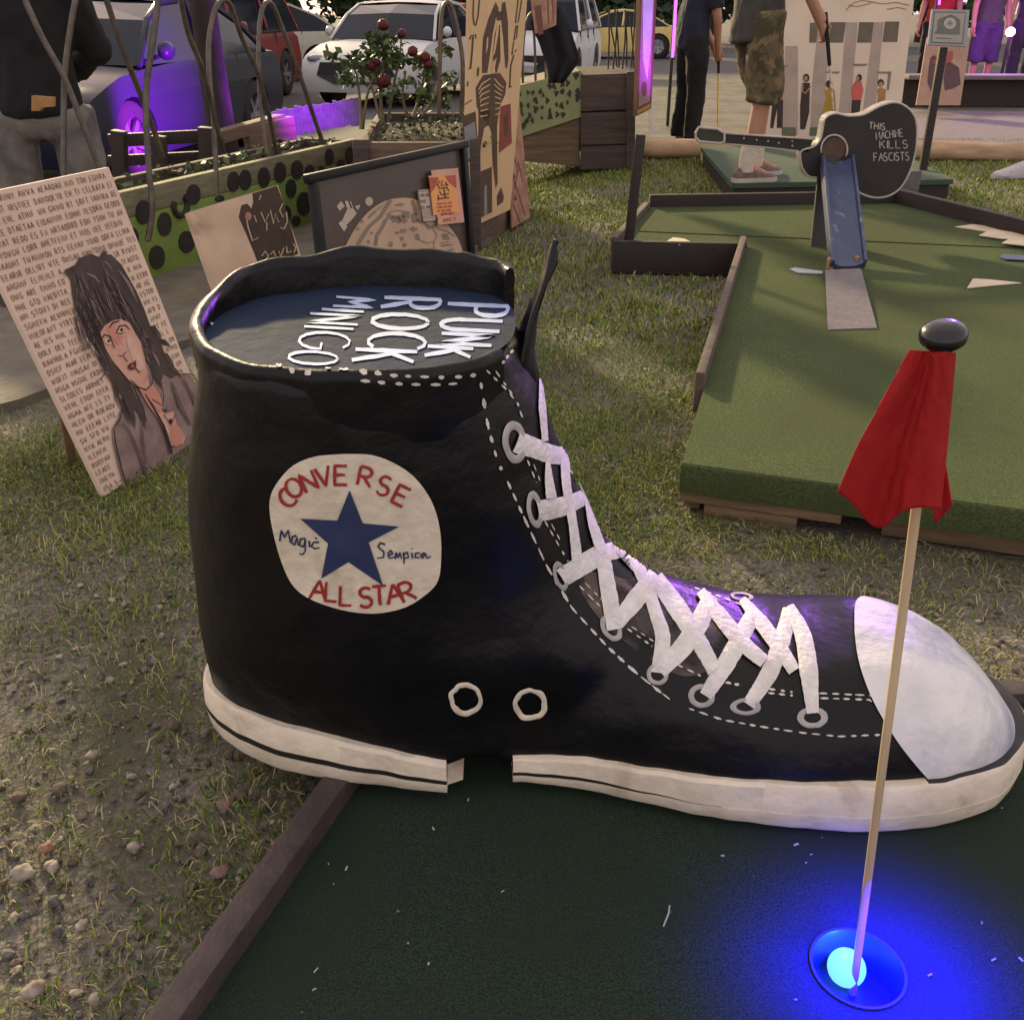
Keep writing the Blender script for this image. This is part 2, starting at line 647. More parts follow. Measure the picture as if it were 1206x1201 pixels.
def patchy(x, y):
    """0 trodden soil .. 1 thick grass, read off the photograph"""
    d = np.zeros(x.shape)
    # strip between the shoe and the raised green, and back of it
    d = np.maximum(d, 0.90 * ((y > 1.85) & (x > -0.75)) )
    d = np.maximum(d, 1.1 * np.exp(-(((x - 0.28) / .35) ** 2 + ((y - 2.75) / .65) ** 2)))
    d = np.maximum(d, 0.80 * np.exp(-(((x - 0.15) / .35) ** 2 + ((y - 4.2) / .8) ** 2)))
    # lush clump round the portrait board
    d = np.maximum(d, 1.3 * np.exp(-(((x + 1.05) / .55) ** 2 + ((y - 2.25) / .36) ** 2)))
    d = np.maximum(d, 0.85 * np.exp(-(((x + .75) / .4) ** 2 + ((y - 2.7) / .35) ** 2)))
    # thin growth on the left foreground
    d = np.maximum(d, 0.24 * (x < -0.2) * (y < 2.0))
    d = np.maximum(d, 0.50 * np.exp(-(((x + .42) / .13) ** 2 + ((y - .95) / .35) ** 2)))
    d = np.maximum(d, 0.45 * np.exp(-(((x + .75) / .3) ** 2 + ((y - 1.7) / .3) ** 2)))
    d = np.maximum(d, 0.26 * (x > -0.5) * (y > 1.4) * (y < 2.0))
    d *= np.clip(0.75 + 0.65 * fbm(x, y, 5.0), 0.06, 1.6)
    d *= np.clip(0.9 + 0.5 * fbm(x, y, 17.0, 2.0), 0.2, 1.5)
    return d

def scatter(n, x0, x1, y0, y1, near=True):
    u = RNG.random((n, 3))
    x = x0 + (x1 - x0) * u[:, 0]
    y = y0 + (y1 - y0) * u[:, 1]
    keep = u[:, 2] < patchy(x, y)
    keep &= ~inpoly(x, y, P2)
    keep &= ~inpoly(x, y, GREEN1)
    keep &= ~inpoly(x, y, [(p[0], p[1]) for p in pav])
    px = 603 + F_PX * x / (y * CP + CAM_H * SP)
    keep &= (px > -160) & (px < 1366)
    return x[keep], y[keep]

def blades(name, x, y, hmin, hmax, wmin, wmax, matl, lean=0.9, straw=0.2):
    n = len(x)
    a = RNG.random(n) * 2 * PI
    h = hmin + (hmax - hmin) * RNG.random(n) ** 1.5
    wd = wmin + (wmax - wmin) * RNG.random(n)
    ln = lean * (0.25 + 0.75 * RNG.random(n)) * h
    la = RNG.random(n) * 2 * PI
    z0 = np.array([gz(a_, b_) for a_, b_ in zip(x, y)]) - 0.008
    dx, dy = np.cos(a) * wd / 2, np.sin(a) * wd / 2
    lx, ly = np.cos(la) * ln, np.sin(la) * ln
    V = np.empty((n, 5, 3), np.float32)
    V[:, 0] = np.stack([x - dx, y - dy, z0], 1)
    V[:, 1] = np.stack([x + dx, y + dy, z0], 1)
    V[:, 2] = np.stack([x + lx * .35 + dx * .8, y + ly * .35 + dy * .8, z0 + h * .62], 1)
    V[:, 3] = np.stack([x + lx * .35 - dx * .8, y + ly * .35 - dy * .8, z0 + h * .62], 1)
    V[:, 4] = np.stack([x + lx, y + ly, z0 + h * (1.0 - .35 * (ln / h) ** 2)], 1)
    me = bpy.data.meshes.new(name)
    me.vertices.add(n * 5)
    me.vertices.foreach_set('co', V.reshape(-1))
    base = np.arange(n) * 5
    quad = np.stack([base, base + 1, base + 2, base + 3], 1)
    tri = np.stack([base + 3, base + 2, base + 4], 1)
    loops = np.concatenate([quad, tri], 1).reshape(-1)
    me.loops.add(len(loops))
    me.loops.foreach_set('vertex_index', loops.astype(np.int32))
    st = np.stack([np.arange(n) * 7, np.arange(n) * 7 + 4], 1).reshape(-1)
    me.polygons.add(n * 2)
    me.polygons.foreach_set('loop_start', st.astype(np.int32))
    me.update(calc_edges=True)
    at = me.attributes.new('tone', 'FLOAT', 'POINT')
    t = np.clip(RNG.normal(.42, .2, n) + .15 * fbm(x, y, 6, 4.0), 0, .84)
    dry = straw + .2 * ((x < -.22) & (y < 1.95)) + .25 * ((x > 0) & (y < 1.95)) - .12 * np.exp(-(((x + .42) / .16) ** 2 + ((y - .95) / .35) ** 2))
    t[RNG.random(n) < dry] = .97
    at.data.foreach_set('value', np.repeat(t, 5).astype(np.float32))
    me.materials.append(matl)
    return link(name, me)

def grass_material(name, cols):
    m = bpy.data.materials.new(name)
    m.use_nodes = True
    N, L = m.node_tree.nodes, m.node_tree.links
    b = N['Principled BSDF']
    b.inputs['Roughness'].default_value = .6
    b.inputs['Specular IOR Level'].default_value = .25
    at = N.new('ShaderNodeAttribute')
    at.attribute_name = 'tone'
    r = N.new('ShaderNodeValToRGB')
    while len(r.color_ramp.elements) < len(cols):
        r.color_ramp.elements.new(.5)
    for e, (p, c) in zip(r.color_ramp.elements, cols):
        e.position = p
        e.color = c
    L.new(at.outputs['Fac'], r.inputs['Fac'])
    L.new(r.outputs['Color'], b.inputs['Base Color'])
    return m

M_GRASS = grass_material('grass_blades', [(0.0, srgb(56, 76, 22)), (.35, srgb(100, 122, 38)), (.7, srgb(148, 160, 58)), (.85, srgb(164, 164, 78)), (.95, srgb(180, 166, 116))])
gx, gy = scatter(460000, -2.3, 1.6, 0.35, 3.4)
o = blades('grass', gx, gy, .006, .030, .0011, .0028, M_GRASS, lean=1.5, straw=.11)
tag(o, 'short trodden grass and clover growing between the golf holes', 'grass', kind='stuff')
gx, gy = scatter(330000, -3.0, 5.2, 3.4, 9.5)
o = blades('rough_grass', gx, gy, .012, .036, .003, .007, M_GRASS, lean=1.1, straw=.14)
tag(o, 'trodden dusky grass further back behind the raised green', 'grass', kind='stuff')

tx, ty = scatter(90000, -2.2, 1.5, 0.5, 3.6)
kp = fbm(tx, ty, 9.0, 6.0) > .45
o = blades('tall_grass', tx[kp], ty[kp], .022, .062, .0012, .0026, M_GRASS, lean=1.2, straw=.28)
tag(o, 'longer tufts of grass standing out of the short turf', 'grass', kind='stuff')

# broad clover leaves near the curb and the portrait board
M_CLOV = grass_material('clover_leaves', [(0.0, srgb(40, 60, 26)), (.4, srgb(64, 88, 36)), (.8, srgb(96, 116, 48)), (.84, srgb(110, 118, 56)), (.97, srgb(120, 112, 66))])
def leaflets(name, x, y, hmax, size, matl):
    n = len(x)
    z0 = np.array([gz(a_, b_) for a_, b_ in zip(x, y)]) - .004
    z = z0 + RNG.random(n) * hmax
    a = RNG.random(n) * 2 * PI
    s = size * (.5 + RNG.random(n))
    tz = (RNG.random((n, 2)) - .5) * 1.2
    V = np.empty((n, 4, 3), np.float32)
    for k, (l, ww) in enumerate([(-.5, 0), (0, .42), (.5, 0), (0, -.42)]):
        vx = np.cos(a) * l - np.sin(a) * ww
        vy = np.sin(a) * l + np.cos(a) * ww
        V[:, k] = np.stack([x + vx * s, y + vy * s, z + (vx * tz[:, 0] + vy * tz[:, 1]) * s + .003], 1)
    me = bpy.data.meshes.new(name)
    me.vertices.add(n * 4)
    me.vertices.foreach_set('co', V.reshape(-1))
    me.loops.add(n * 4)
    me.loops.foreach_set('vertex_index', np.arange(n * 4, dtype=np.int32))
    me.polygons.add(n)
    me.polygons.foreach_set('loop_start', (np.arange(n) * 4).astype(np.int32))
    me.update(calc_edges=True)
    at = me.attributes.new('tone', 'FLOAT', 'POINT')
    at.data.foreach_set('value', np.repeat(np.clip(RNG.normal(.42, .22, n), 0, 1), 4).astype(np.float32))
    me.materials.append(matl)
    return link(name, me)
lx, ly = scatter(44000, -1.9, .9, .4, 3.2)
o = leaflets('clover', lx, ly, .016, .0075, M_CLOV)
tag(o, 'low clover and weed leaves matted into the trodden grass', 'clover', kind='stuff')

# loose grit
def grit(name, n, x0, x1, y0, y1, smin, smax, dens):
    mb = MB()
    ico = bmesh.new()
    bmesh.ops.create_icosphere(ico, subdivisions=1, radius=1)
    ico.verts.index_update()
    iv = [v.co.copy() for v in ico.verts]
    fi = [[v.index for v in f.verts] for f in ico.faces]
    ico.free()
    for _ in range(n):
        x, y = random.uniform(x0, x1), random.uniform(y0, y1)
        xa, ya = np.array([x]), np.array([y])
        if inpoly(xa, ya, GREEN1)[0] or inpoly(xa, ya, P2)[0] or inpoly(xa, ya, [(p[0], p[1]) for p in pav])[0]:
            continue
        if random.random() > dens(x, y):
            continue
        s_ = smin + (smax - smin) * random.random() ** 3
        sc = Vector((random.uniform(.7, 1.3), random.uniform(.6, 1.1), random.uniform(.4, .8))) * s_
        R = Matrix.Rotation(random.random() * 6.28, 3, 'Z') @ Matrix.Rotation(random.uniform(-.5, .5), 3, 'X')
        z = gz(x, y) - .006 + .3 * s_
        mb.add([R @ Vector((v.x * sc.x * random.uniform(.8, 1.15), v.y * sc.y * random.uniform(.8, 1.15), v.z * sc.z)) + Vector((x, y, z)) for v in iv], fi, random.choice((0, 0, 1, 1, 2)))
    return mb
M_STONE = [mat('stone_grey', srgb(112, 106, 100), srgb(84, 80, 78), scale=60, rough=.9),
           mat('stone_brown', srgb(104, 88, 74), srgb(78, 66, 58), scale=60, rough=.9),
           mat('stone_pale', srgb(166, 154, 140), srgb(130, 118, 106), scale=60, rough=.9)]
def gd(x, y):
    d = .35
    d = max(d, 1.0 * math.exp(-(((x + .62) / .34) ** 2 + ((y - .95) / .5) ** 2)))
    d = max(d, .45 * math.exp(-(((x - .9) / .8) ** 2 + ((y - 1.7) / .25) ** 2)))
    return d
o = grit('gravel', 22000, -1.9, 1.6, .4, 2.4, .0016, .0095, gd).build('gravel', M_STONE, smooth=False, fix=False)
tag(o, 'fine grit and small gravel scattered over the bare soil', 'gravel', kind='stuff')

def straw(n, x0, x1, y0, y1):
    mb = MB()
    for _ in range(n):
        x, y = random.uniform(x0, x1), random.uniform(y0, y1)
        xa, ya = np.array([x]), np.array([y])
        if inpoly(xa, ya, GREEN1)[0] or inpoly(xa, ya, P2)[0]:
            continue
        a = random.random() * 6.28
        L_ = random.uniform(.015, .07)
        d = Vector((math.cos(a), math.sin(a), 0))
        z = gz(x, y) + random.uniform(.001, .012)
        c = Vector((-d.y, d.x, 0)) * random.uniform(-.25, .25) * L_
        p0, p1, p2 = Vector((x, y, z)), Vector((x, y, z + random.uniform(0, .012))) + d * L_ * .5 + c, Vector((x, y, z)) + d * L_
        mb.tube([p0, p1, p2], random.uniform(.0005, .0011), n=4, mi=random.choice((0, 1)))
    return mb
M_STRAW = [mat('dry_straw', srgb(150, 134, 104), scale=30), mat('dead_stalk', srgb(108, 92, 70), scale=30)]
o = straw(2200, -1.9, 1.6, .4, 2.6).build('straw_litter', M_STRAW, fix=False)
tag(o, 'dead grass stalks and straw lying on the soil', 'straw', kind='stuff')

# single stones one can point at: photo position, size in px, tone
STONES = [
    (28, 1022, 19, 2, 'pale knobbly stone at the left edge, below the orange one', None),
    (55, 995, 13, 3, 'orange brick coloured stone near the left edge', None),
    (62, 1016, 13, 2, 'flat grey pebble just right of the pale knobbly stone', None),
    (40, 1160, 18, 2, 'flat pale stone in the bottom left corner', None),
    (112, 1172, 12, 2, 'pale upright pebble right of the bottom corner stone', None),
    (260, 1022, 15, 4, 'squarish pink stone alone in the weeds by the curb', None),
    (264, 944, 14, 4, 'round pinkish stone under the heel of the shoe', None),
    (282, 932, 13, 1, 'brown stone touching the round pinkish stone', None),
    (313, 946, 11, 1, 'small brown stone right of the pinkish pair', None),
    (158, 993, 12, 2, 'pale stone in the middle of the bare gravel', None),
    (110, 885, 10, 2, 'pale pebble high in the gravel at left', None),
    (196, 945, 9, 0, 'grey pebble in the weeds right of the gravel', None),
    (227, 1132, 10, 2, 'small pale pebble lying against the curb', None),
    (97, 1086, 11, 2, 'thin pale flake of stone on the gravel', None),
    (65, 1057, 12, 0, 'dull grey stone half buried left of the flake', None),
    (133, 1042, 8, 0, 'small grey pebble right of the pale flake', None),
    (72, 925, 14, 1, 'brown lump of stone near the left edge of gravel', None),
    (22, 935, 13, 1, 'brown flat stone at the far left of the gravel', None),
    (242, 860, 10, 0, 'grey pebble just behind the heel of the shoe', None),
    (205, 850, 12, 1, 'reddish brown stone left of the heel pebble', None),
    (950, 604, 8, 2, 'pale pebble under the front timber of the raised green', None),
    (994, 597, 6, 0, 'grey pebble in the gap under the raised green', None),
]
M_ST2 = M_STONE + [mat('stone_orange', srgb(150, 112, 90), srgb(124, 92, 74), scale=40, rough=.9), mat('stone_pink', srgb(138, 110, 102), srgb(112, 90, 84), scale=40, rough=.9)]
for k, (x, y, r, t, lab, _) in enumerate(STONES):
    p = G(x, y + r * .5, 0)
    dd = (p - CAM).dot(FW)
    R_ = .74 * r * dd / F_PX
    mb = MB()
    M_ = Matrix.Rotation(k * 1.3, 3, 'Z')
    mb.sphere((p.x, p.y, R_ * .35), R_, n=14, sc=(1, .8, .62), M=M_, wob=.45, seed=k + 1)
    o = mb.build('stone', M_ST2[t], smooth='all')
    tag(o, lab, 'stone', 'loose stones on the ground')
# ================================================================== front golf hole
M_TURF = mat('turf_dark', srgb(35, 49, 39), srgb(64, 80, 64), scale=360, rough=.95, bump=.8, bscale=900, spec=.15, detail=2,
             c3=srgb(50, 62, 50), scale3=3.0, lo3=.4, hi3=.7)
M_CURB = mat('painted_timber_brown', srgb(74, 62, 58), srgb(58, 48, 46), scale=16, rough=.62, bump=.25, bscale=90, stretch=(1, 1, 1))
hole = thing('golf_green', 'dark green front putting carpet with a blue lit cup, under the big shoe', 'golf green', (g1_bl.x, g1_bl.y, 0))
mb = MB()
# carpet with a round hole for the cup: ring round the cup joined to the outline
RC = 0.054
nC = 40
ring = [(CUP.x + RC * math.cos(2 * PI * i / nC), CUP.y + RC * math.sin(2 * PI * i / nC), .03) for i in range(nC)]
sq = 0.16
outer = []
for i in range(nC):
    a = 2 * PI * i / nC
    c, s_ = math.cos(a), math.sin(a)
    k = sq / max(abs(c), abs(s_))
    outer.append((CUP.x + c * k, CUP.y + s_ * k, .03))
mb.grid([ring, outer], closed=True)
q = [(CUP.x - sq, CUP.y - sq), (CUP.x + sq, CUP.y - sq), (CUP.x + sq, CUP.y + sq), (CUP.x - sq, CUP.y + sq)]
gq = GREEN1
for a in range(4):
    b = (a + 1) % 4
    mb.add([(gq[a].x, gq[a].y, .03), (gq[b].x, gq[b].y, .03), (q[b][0], q[b][1], .03), (q[a][0], q[a][1], .03)], [(0, 1, 2, 3)])
for a in range(4):
    b = (a + 1) % 4
    mb.add([(gq[a].x, gq[a].y, .03), (gq[b].x, gq[b].y, .03), (gq[b].x, gq[b].y, -.01), (gq[a].x, gq[a].y, -.01)], [(0, 3, 2, 1)])
mb.build('carpet', M_TURF, hole)
def curb(a, b, parent, h0=-.01, h1=.065, wdt=.04, m=None, name='curb_board', bev=.006):
    a, b = Vector((a[0], a[1], (h0 + h1) / 2)), Vector((b[0], b[1], (h0 + h1) / 2))
    k = MB()
    k.bar(a, b, wdt, h1 - h0, bev=bev)
    return k.build(name, m or M_CURB, parent, smooth=True)
off = acr.to_3d() * -.021
curb(GREEN1[0].to_3d() + off, GREEN1[3].to_3d() + off, hole)
cd2 = cdir.to_2d()
curb(GREEN1[3].to_3d() + cdir * .021 - acr.to_3d() * .04, GREEN1[2].to_3d() + cdir * .021, hole, h1=.05)
# cup
M_CUP = mat('cup_plastic', srgb(26, 40, 100), srgb(22, 34, 90), scale=20, rough=.35)
mb = MB()
mb.lathe([(RC + .003, .0312), (RC + .003, -.031), (.001, -.031)], (CUP.x, CUP.y, 0), n=40)
mb.lathe([(RC - .0005, .0335), (RC - .0005, -.0288), (.001, -.029)], (CUP.x, CUP.y, 0), n=40)
mb.lathe([(RC + .003, .0312), (RC + .003, .0335), (RC - .0005, .0335)], (CUP.x, CUP.y, 0), n=40)
mb.build('cup_liner', M_CUP, hole, smooth=True)
# glowing ball lying in the cup
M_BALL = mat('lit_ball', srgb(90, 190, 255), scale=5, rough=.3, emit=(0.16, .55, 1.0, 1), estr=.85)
mb = MB()
bc = G(997, 1139, -.005)
mb.sphere(bc, .0235, n=32)
o = mb.build('golf_ball', M_BALL, smooth='all')
tag(o, 'glowing pale blue golf ball lying in the cup', 'golf ball')
bl = bpy.data.lights.new('added_cup_spot', 'SPOT')  # added spot above the cup throws the blue pool, no fixture there
bl.energy = 38.0
bl.color = (.004, .0, 1.0)
bl.shadow_soft_size = .03
bl.spot_size = math.radians(132)
bl.spot_blend = 1.0
blo = bpy.data.objects.new('added_cup_spot', bl)
blo.location = (CUP.x + .026, CUP.y - .022, .165)
COL.objects.link(blo)
b2 = bpy.data.lights.new('ball_light', 'POINT')
b2.energy = .05
b2.color = (.10, .45, 1.0)
b2.shadow_soft_size = .012
b2o = bpy.data.objects.new('ball_light', b2)
b2o.location = bc + Vector((-.008, .012, .034))
COL.objects.link(b2o)
# litter on the carpet
mb = MB()
for _ in range(64):
    x, y = random.uniform(-.3, 1.0), random.uniform(.55, 1.1)
    if not inpoly(np.array([x]), np.array([y]), GREEN1)[0] or (Vector((x, y)) - CUP.to_2d()).length < .075:
        continue
    s_ = random.uniform(.0008, .0026)
    a = random.random() * 6.28
    mb.box((x, y, .0315 + s_ * .2), (s_ * random.uniform(1, 3), s_, s_ * .5), rz=a, mi=random.choice((0, 0, 1)))
for (x, y, L_, a) in [(785, 1078, .035, 1.2), (592, 1050, .004, 0), (372, 1142, .007, 1), (370, 1165, .004, .4), (1170, 1130, .006, .3), (1095, 1148, .005, .2)]:
    p = G(x, y, .032)
    d = Vector((math.cos(a), math.sin(a), 0)) * L_
    mb.tube([p - d / 2, p + Vector((.002, 0, .003)), p + d / 2], .0011, n=4)
o = mb.build('litter', [mat('pale_fluff', srgb(176, 172, 150), scale=40), mat('leaf_bits', srgb(112, 110, 70), scale=40)], fix=False)
tag(o, 'pale specks and grass clippings on the front putting carpet', 'litter', kind='stuff')

# flagstick
flag = thing('golf_flag', 'leaning golf flag with red cloth, wooden stick and black ball top', 'golf flag', (CUP.x, CUP.y, -.03))
p_top = YP(1104, 408, .84)
p_bot = Vector((CUP.x + .006, CUP.y - .004, -.071))
p_bot = YP(1004.5, 1168, .812)
ax = (p_top - p_bot).normalized()
p_bot = p_bot + ax * ((-.028 - p_bot.z) / ax.z)
M_STICK = mat('stick_wood', srgb(206, 184, 148), srgb(182, 158, 124), scale=30, rough=.6, stretch=(1, 1, .1))
mb = MB()
mb.tube([p_bot, p_bot.lerp(p_top, .5), p_top], [.0047, .0048, .0050], n=14)
mb.build('stick', M_STICK, flag, smooth=True)
M_KNOB = mat('black_plastic', srgb(16, 16, 20), srgb(22, 22, 26), scale=9, rough=.22)
mb = MB()
Rk = ax.to_track_quat('Z', 'Y').to_matrix() @ Matrix.Rotation(.25, 3, 'Y')
kc = p_top + ax * .010 + Vector((.004, 0, 0))
mb.lathe([(.0, .0115), (.010, .0110), (.0175, .0075), (.0205, .002), (.0200, -.004), (.016, -.0085), (.009, -.0105), (.0, -.011)], kc, n=32, M=Rk)
mb.build('knob', M_KNOB, flag, smooth='all')
# cloth: pennant draped round the stick, hanging in folds
M_FLAG = mat('red_cloth', srgb(166, 30, 30), srgb(146, 26, 28), scale=14, rough=.75, bump=.15, bscale=400, spec=.2)
L_st = (p_top - p_bot).length
def stick_at(t):
    return p_top - ax * t
mb = MB()
def fpt(x, y, dep):
    """point of the cloth: photo direction, at a distance 'dep' in front of the stick"""
    r = ray(x, y)
    s0 = p_top + (p_bot - p_top) * ((y - 408) / (1168 - 408.0))
    Y = s0.y - dep
    return CAM + r * (Y / r.y)
rows = []
nf, nr = 64, 48
left = [(1072, 413), (1030, 495), (1003, 545), (986, 576)]
right = [(1125, 416), (1116, 490), (1110, 545), (1106, 598)]
for j in range(nr + 1):
    t = j / nr
    row = []
    lx = lerp_table([(0, 1071), (.35, 1040), (.7, 1008), (1, 986)], t)
    rx = lerp_table([(0, 1125), (.35, 1119), (.7, 1113), (1, 1107)], t)
    yl = 412 + t * (576 - 412)
    yr = 415 + t * (600 - 415)
    for i in range(nf + 1):
        s_ = i / nf
        x = lx + (rx - lx) * s_
        y = yl + (yr - yl) * s_
        if t > .6:      # hem dips to a point at the left third and lifts again
            y += (t - .6) / .4 * 36 * math.exp(-((s_ - .38) / .24) ** 2)
        # sleeve round the stick at the right, folds on the left
        sl_ = math.exp(-((s_ - .78) / .22) ** 2)
        fold = .011 * math.sin(s_ * 9.5 + .6 + .8 * t) * (.3 + .7 * t) * (1 - sl_) - .003 * math.exp(-((s_ - .56) / .05) ** 2) * t + .006
        dep = .010 * sl_ + fold + .010 * (1 - s_) * math.sin(t * 2.5) + .0022 * noise.noise(Vector((s_ * 7, t * 5, 1))) + .0010 * noise.noise(Vector((s_ * 17, t * 13, 4)))
        row.append(fpt(x, y, dep))
    rows.append(row)
mb.grid(rows)
# the fly end turned behind the stick
rows = []
for j in range(9):
    t = j / 8
    row = []
    for i in range(9):
        s_ = i / 8
        x = 1100 + s_ * (10 + 12 * t)
        y = 520 + t * 72 + (20 * (1 - s_) + 4) * t
        row.append(fpt(x, y, -.012 - .004 * math.sin(s_ * 4)))
    rows.append(row)
mb.grid(rows)
o = mb.build('cloth', M_FLAG, flag, smooth='all', fix=False)
sm = o.modifiers.new('Solidify', 'SOLIDIFY')
sm.thickness = .0012
# ================================================================== giant papier-mache high-top shoe
M_BLACK = mat('black_paint', srgb(11, 10, 12), srgb(19, 18, 20), scale=7, rough=.38, bump=.65, bscale=13, spec=.26,
              c3=srgb(34, 28, 24), scale3=4.0, lo3=.58, hi3=.75)
M_WHITE = mat('white_paint', srgb(228, 214, 192), srgb(208, 194, 172), scale=16, rough=.55, bump=.35, bscale=50,
              c3=srgb(160, 142, 118), scale3=9, lo3=.56, hi3=.75)
M_STRIPE = mat('black_stripe', srgb(22, 21, 22), srgb(32, 30, 30), scale=20, rough=.55)
M_CAP = mat('toe_cap_white', srgb(222, 218, 214), srgb(200, 196, 196), scale=9, rough=.45, bump=1.0, bscale=17,
            c3=srgb(158, 162, 178), scale3=7, lo3=.45, hi3=.7)
M_LACE = mat('lace_white', srgb(230, 224, 218), srgb(206, 200, 194), scale=40, rough=.6, bump=.5, bscale=110)
M_RING = mat('eyelet_grey', srgb(176, 170, 164), srgb(150, 146, 142), scale=40, rough=.5)
M_DASH = mat('stitch_white', srgb(214, 206, 196), srgb(196, 186, 176), scale=60, rough=.6)
M_NAVY = mat('navy_paint', srgb(34, 46, 84), srgb(42, 54, 92), scale=26, rough=.6)
M_REDP = mat('red_paint', srgb(168, 44, 40), srgb(140, 38, 36), scale=60, rough=.6)
M_TOP = mat('top_panel_paint', srgb(24, 38, 58), srgb(34, 48, 68), scale=5, spec=.15, rough=.85, bump=.3, bscale=40)
M_CARD = mat('bare_brown_paper', srgb(92, 74, 56), srgb(62, 52, 44), scale=12, rough=.8, bump=.4, bscale=40)

Z0S = .034          # underside at the toe; the heel sits on the curb
def tilt(x):
    return Z0S + .030 * (0.55 - x) / 1.0 if x < .55 else Z0S

SOLE = spline([(-.482, 1.262), (-.454, 1.195), (-.385, 1.138), (-.28, 1.102), (-.096, 1.078), (0, 1.102), (.09, 1.094), (.19, 1.066), (.323, 1.033), (.46, 1.020),
               (.60, 1.032), (.70, 1.066), (.752, 1.122), (.775, 1.19), (.762, 1.265), (.72, 1.33), (.62, 1.385), (.48, 1.42), (.30, 1.43),
               (.1, 1.45), (-.1, 1.48), (-.25, 1.485), (-.38, 1.445), (-.454, 1.36)], 8, closed=True)
SOLE = [Vector((p.x, p.y)) for p in SOLE]

def sole_span(x):
    """near and far y of the sole outline at station x"""
    ys_ = []
    n = len(SOLE)
    for i in range(n):
        a, b = SOLE[i], SOLE[(i + 1) % n]
        if (a.x - x) * (b.x - x) <= 0 and abs(a.x - b.x) > 1e-9:
            ys_.append(a.y + (b.y - a.y) * (x - a.x) / (b.x - a.x))
    return (min(ys_), max(ys_)) if ys_ else (1.2, 1.2)

ZTOP = [(.05, .30), (.2, .30), (.29, .275), (.38, .252), (.46, .246), (.523, .250), (.58, .245), (.63, .228), (.68, .200), (.715, .170), (.742, .140), (.763, .108), (.772, .08)]
SOLE_HT = [(-.5, .078), (-.4, .088), (-.28, .080), (-.1, .056), (0, .044), (.14, .058), (.32, .074), (.48, .082), (.6, .084), (.75, .088), (.8, .09)]
def sole_h(x):
    return lerp_table(SOLE_HT, x)

def sole_limit(cx, cy, dx, dy):
    """distance from (cx,cy) to the sole outline in direction (dx,dy)"""
    best = 9.0
    n = len(SOLE)
    for i in range(n):
        a, b = SOLE[i], SOLE[(i + 1) % n]
        ex, ey = b.x - a.x, b.y - a.y
        den = dx * ey - dy * ex
        if abs(den) < 1e-12:
            continue
        t = ((a.x - cx) * ey - (a.y - cy) * ex) / den
        u = ((a.x - cx) * dy - (a.y - cy) * dx) / den
        if t > 0 and -1e-6 <= u <= 1 + 1e-6:
            best = min(best, t)
    return best

# --- foot: vertical slices along its length
foot = MB()
rows = []
NS, NA = 60, 48
for i in range(NS + 1):
    x = -.15 + (.7715 + .15) * (1 - (1 - i / NS) ** 1.6)
    yn, yf = sole_span(x)
    inset = .006
    yc, w_ = (yn + yf) / 2, max(.004, (yf - yn) / 2 - inset)
    zb, zt = tilt(x) + .02, lerp_table(ZTOP, x)
    zt = max(zt, zb + .012)
    # the vamp is narrow on top towards the ankle, wide and round at the toe
    ex = .62 + .28 * smoothstep(.62, .1, x)
    row = []
    for k in range(NA):
        a = PI * k / (NA - 1)
        ca, sa = math.cos(a), math.sin(a)
        y = yc - w_ * (abs(ca) ** ex) * (1 if ca > 0 else -1)
        z = zb + (zt - zb) * (max(sa, 0.0) ** .78)
        row.append((x, y, z))
    rows.append(row)
foot.grid([list(r) for r in rows], closed=True)
o_ = len(foot.v)
foot.f.append(tuple(range(NA)))
foot.m.append(0)
foot.f.append(tuple(reversed(range(NS * NA, NS * NA + NA))))
foot.m.append(0)

# --- shaft: horizontal slices
XB = [(.05, -.494), (.1, -.494), (.2, -.486), (.29, -.474), (.42, -.470), (.50, -.458), (.57, -.440), (.63, -.424), (.70, -.414)]
XF = [(.05, .30), (.24, .34), (.27, .285), (.30, .225), (.332, .175), (.372, .132), (.442, .094), (.534, .056), (.585, .042), (.62, .030), (.66, .012), (.70, .004)]
YN = [(.05, 1.072), (.2, 1.078), (.4, 1.086), (.55, 1.082), (.70, 1.090)]
YF = [(.05, 1.48), (.3, 1.485), (.70, 1.495)]
shaft = MB()
rows = []
LIMS = []
NZ, NT = 56, 72
for j in range(NZ + 1):
    z = .06 + (.685 - .06) * j / NZ
    xb, xf, yn, yf = lerp_table(XB, z), lerp_table(XF, z), lerp_table(YN, z), lerp_table(YF, z)
    yc, wy = (yn + yf) / 2, (yf - yn) / 2
    xc = -.235
    if z < .14:      # the heel narrows in to the sole outline
        pass
    row = []
    for k in range(NT):
        a = 2 * PI * k / NT
        ca, sa = math.cos(a), math.sin(a)
        if ca < 0:
            e = .92
            x = xc + (xc - xb) * (-(abs(ca) ** e))
            y = yc + wy * (abs(sa) ** e) * (1 if sa > 0 else -1)
        else:
            lf = smoothstep(.5, .3, z)
            fx = .74 + .26 * lf
            x = xc + (xf - xc) * ca ** fx
            y = yc - .02 * lf * ca + wy * (abs(sa) ** (fx + .25 * lf)) * (1 if sa > 0 else -1)
        if z < .30:
            rx, ry = x - xc, y - yc
            rr = math.hypot(rx, ry)
            lim = LIMS[k] if len(LIMS) > k else None
            if lim is None:
                lim = sole_limit(xc, yc, rx / rr, ry / rr) - .007
                LIMS.append(lim)
            if rr > lim:
                f = smoothstep(.30, .13, z)
                kk = (rr + (lim - rr) * f) / rr
                x, y = xc + rx * kk, yc + ry * kk
        row.append((x, y, z))
    rows.append(row)
shaft.grid(rows, closed=True)
shaft.f.append(tuple(reversed(range(NT)))); shaft.m.append(0)
shaft.f.append(tuple(range(NZ * NT, NZ * NT + NT))); shaft.m.append(0)

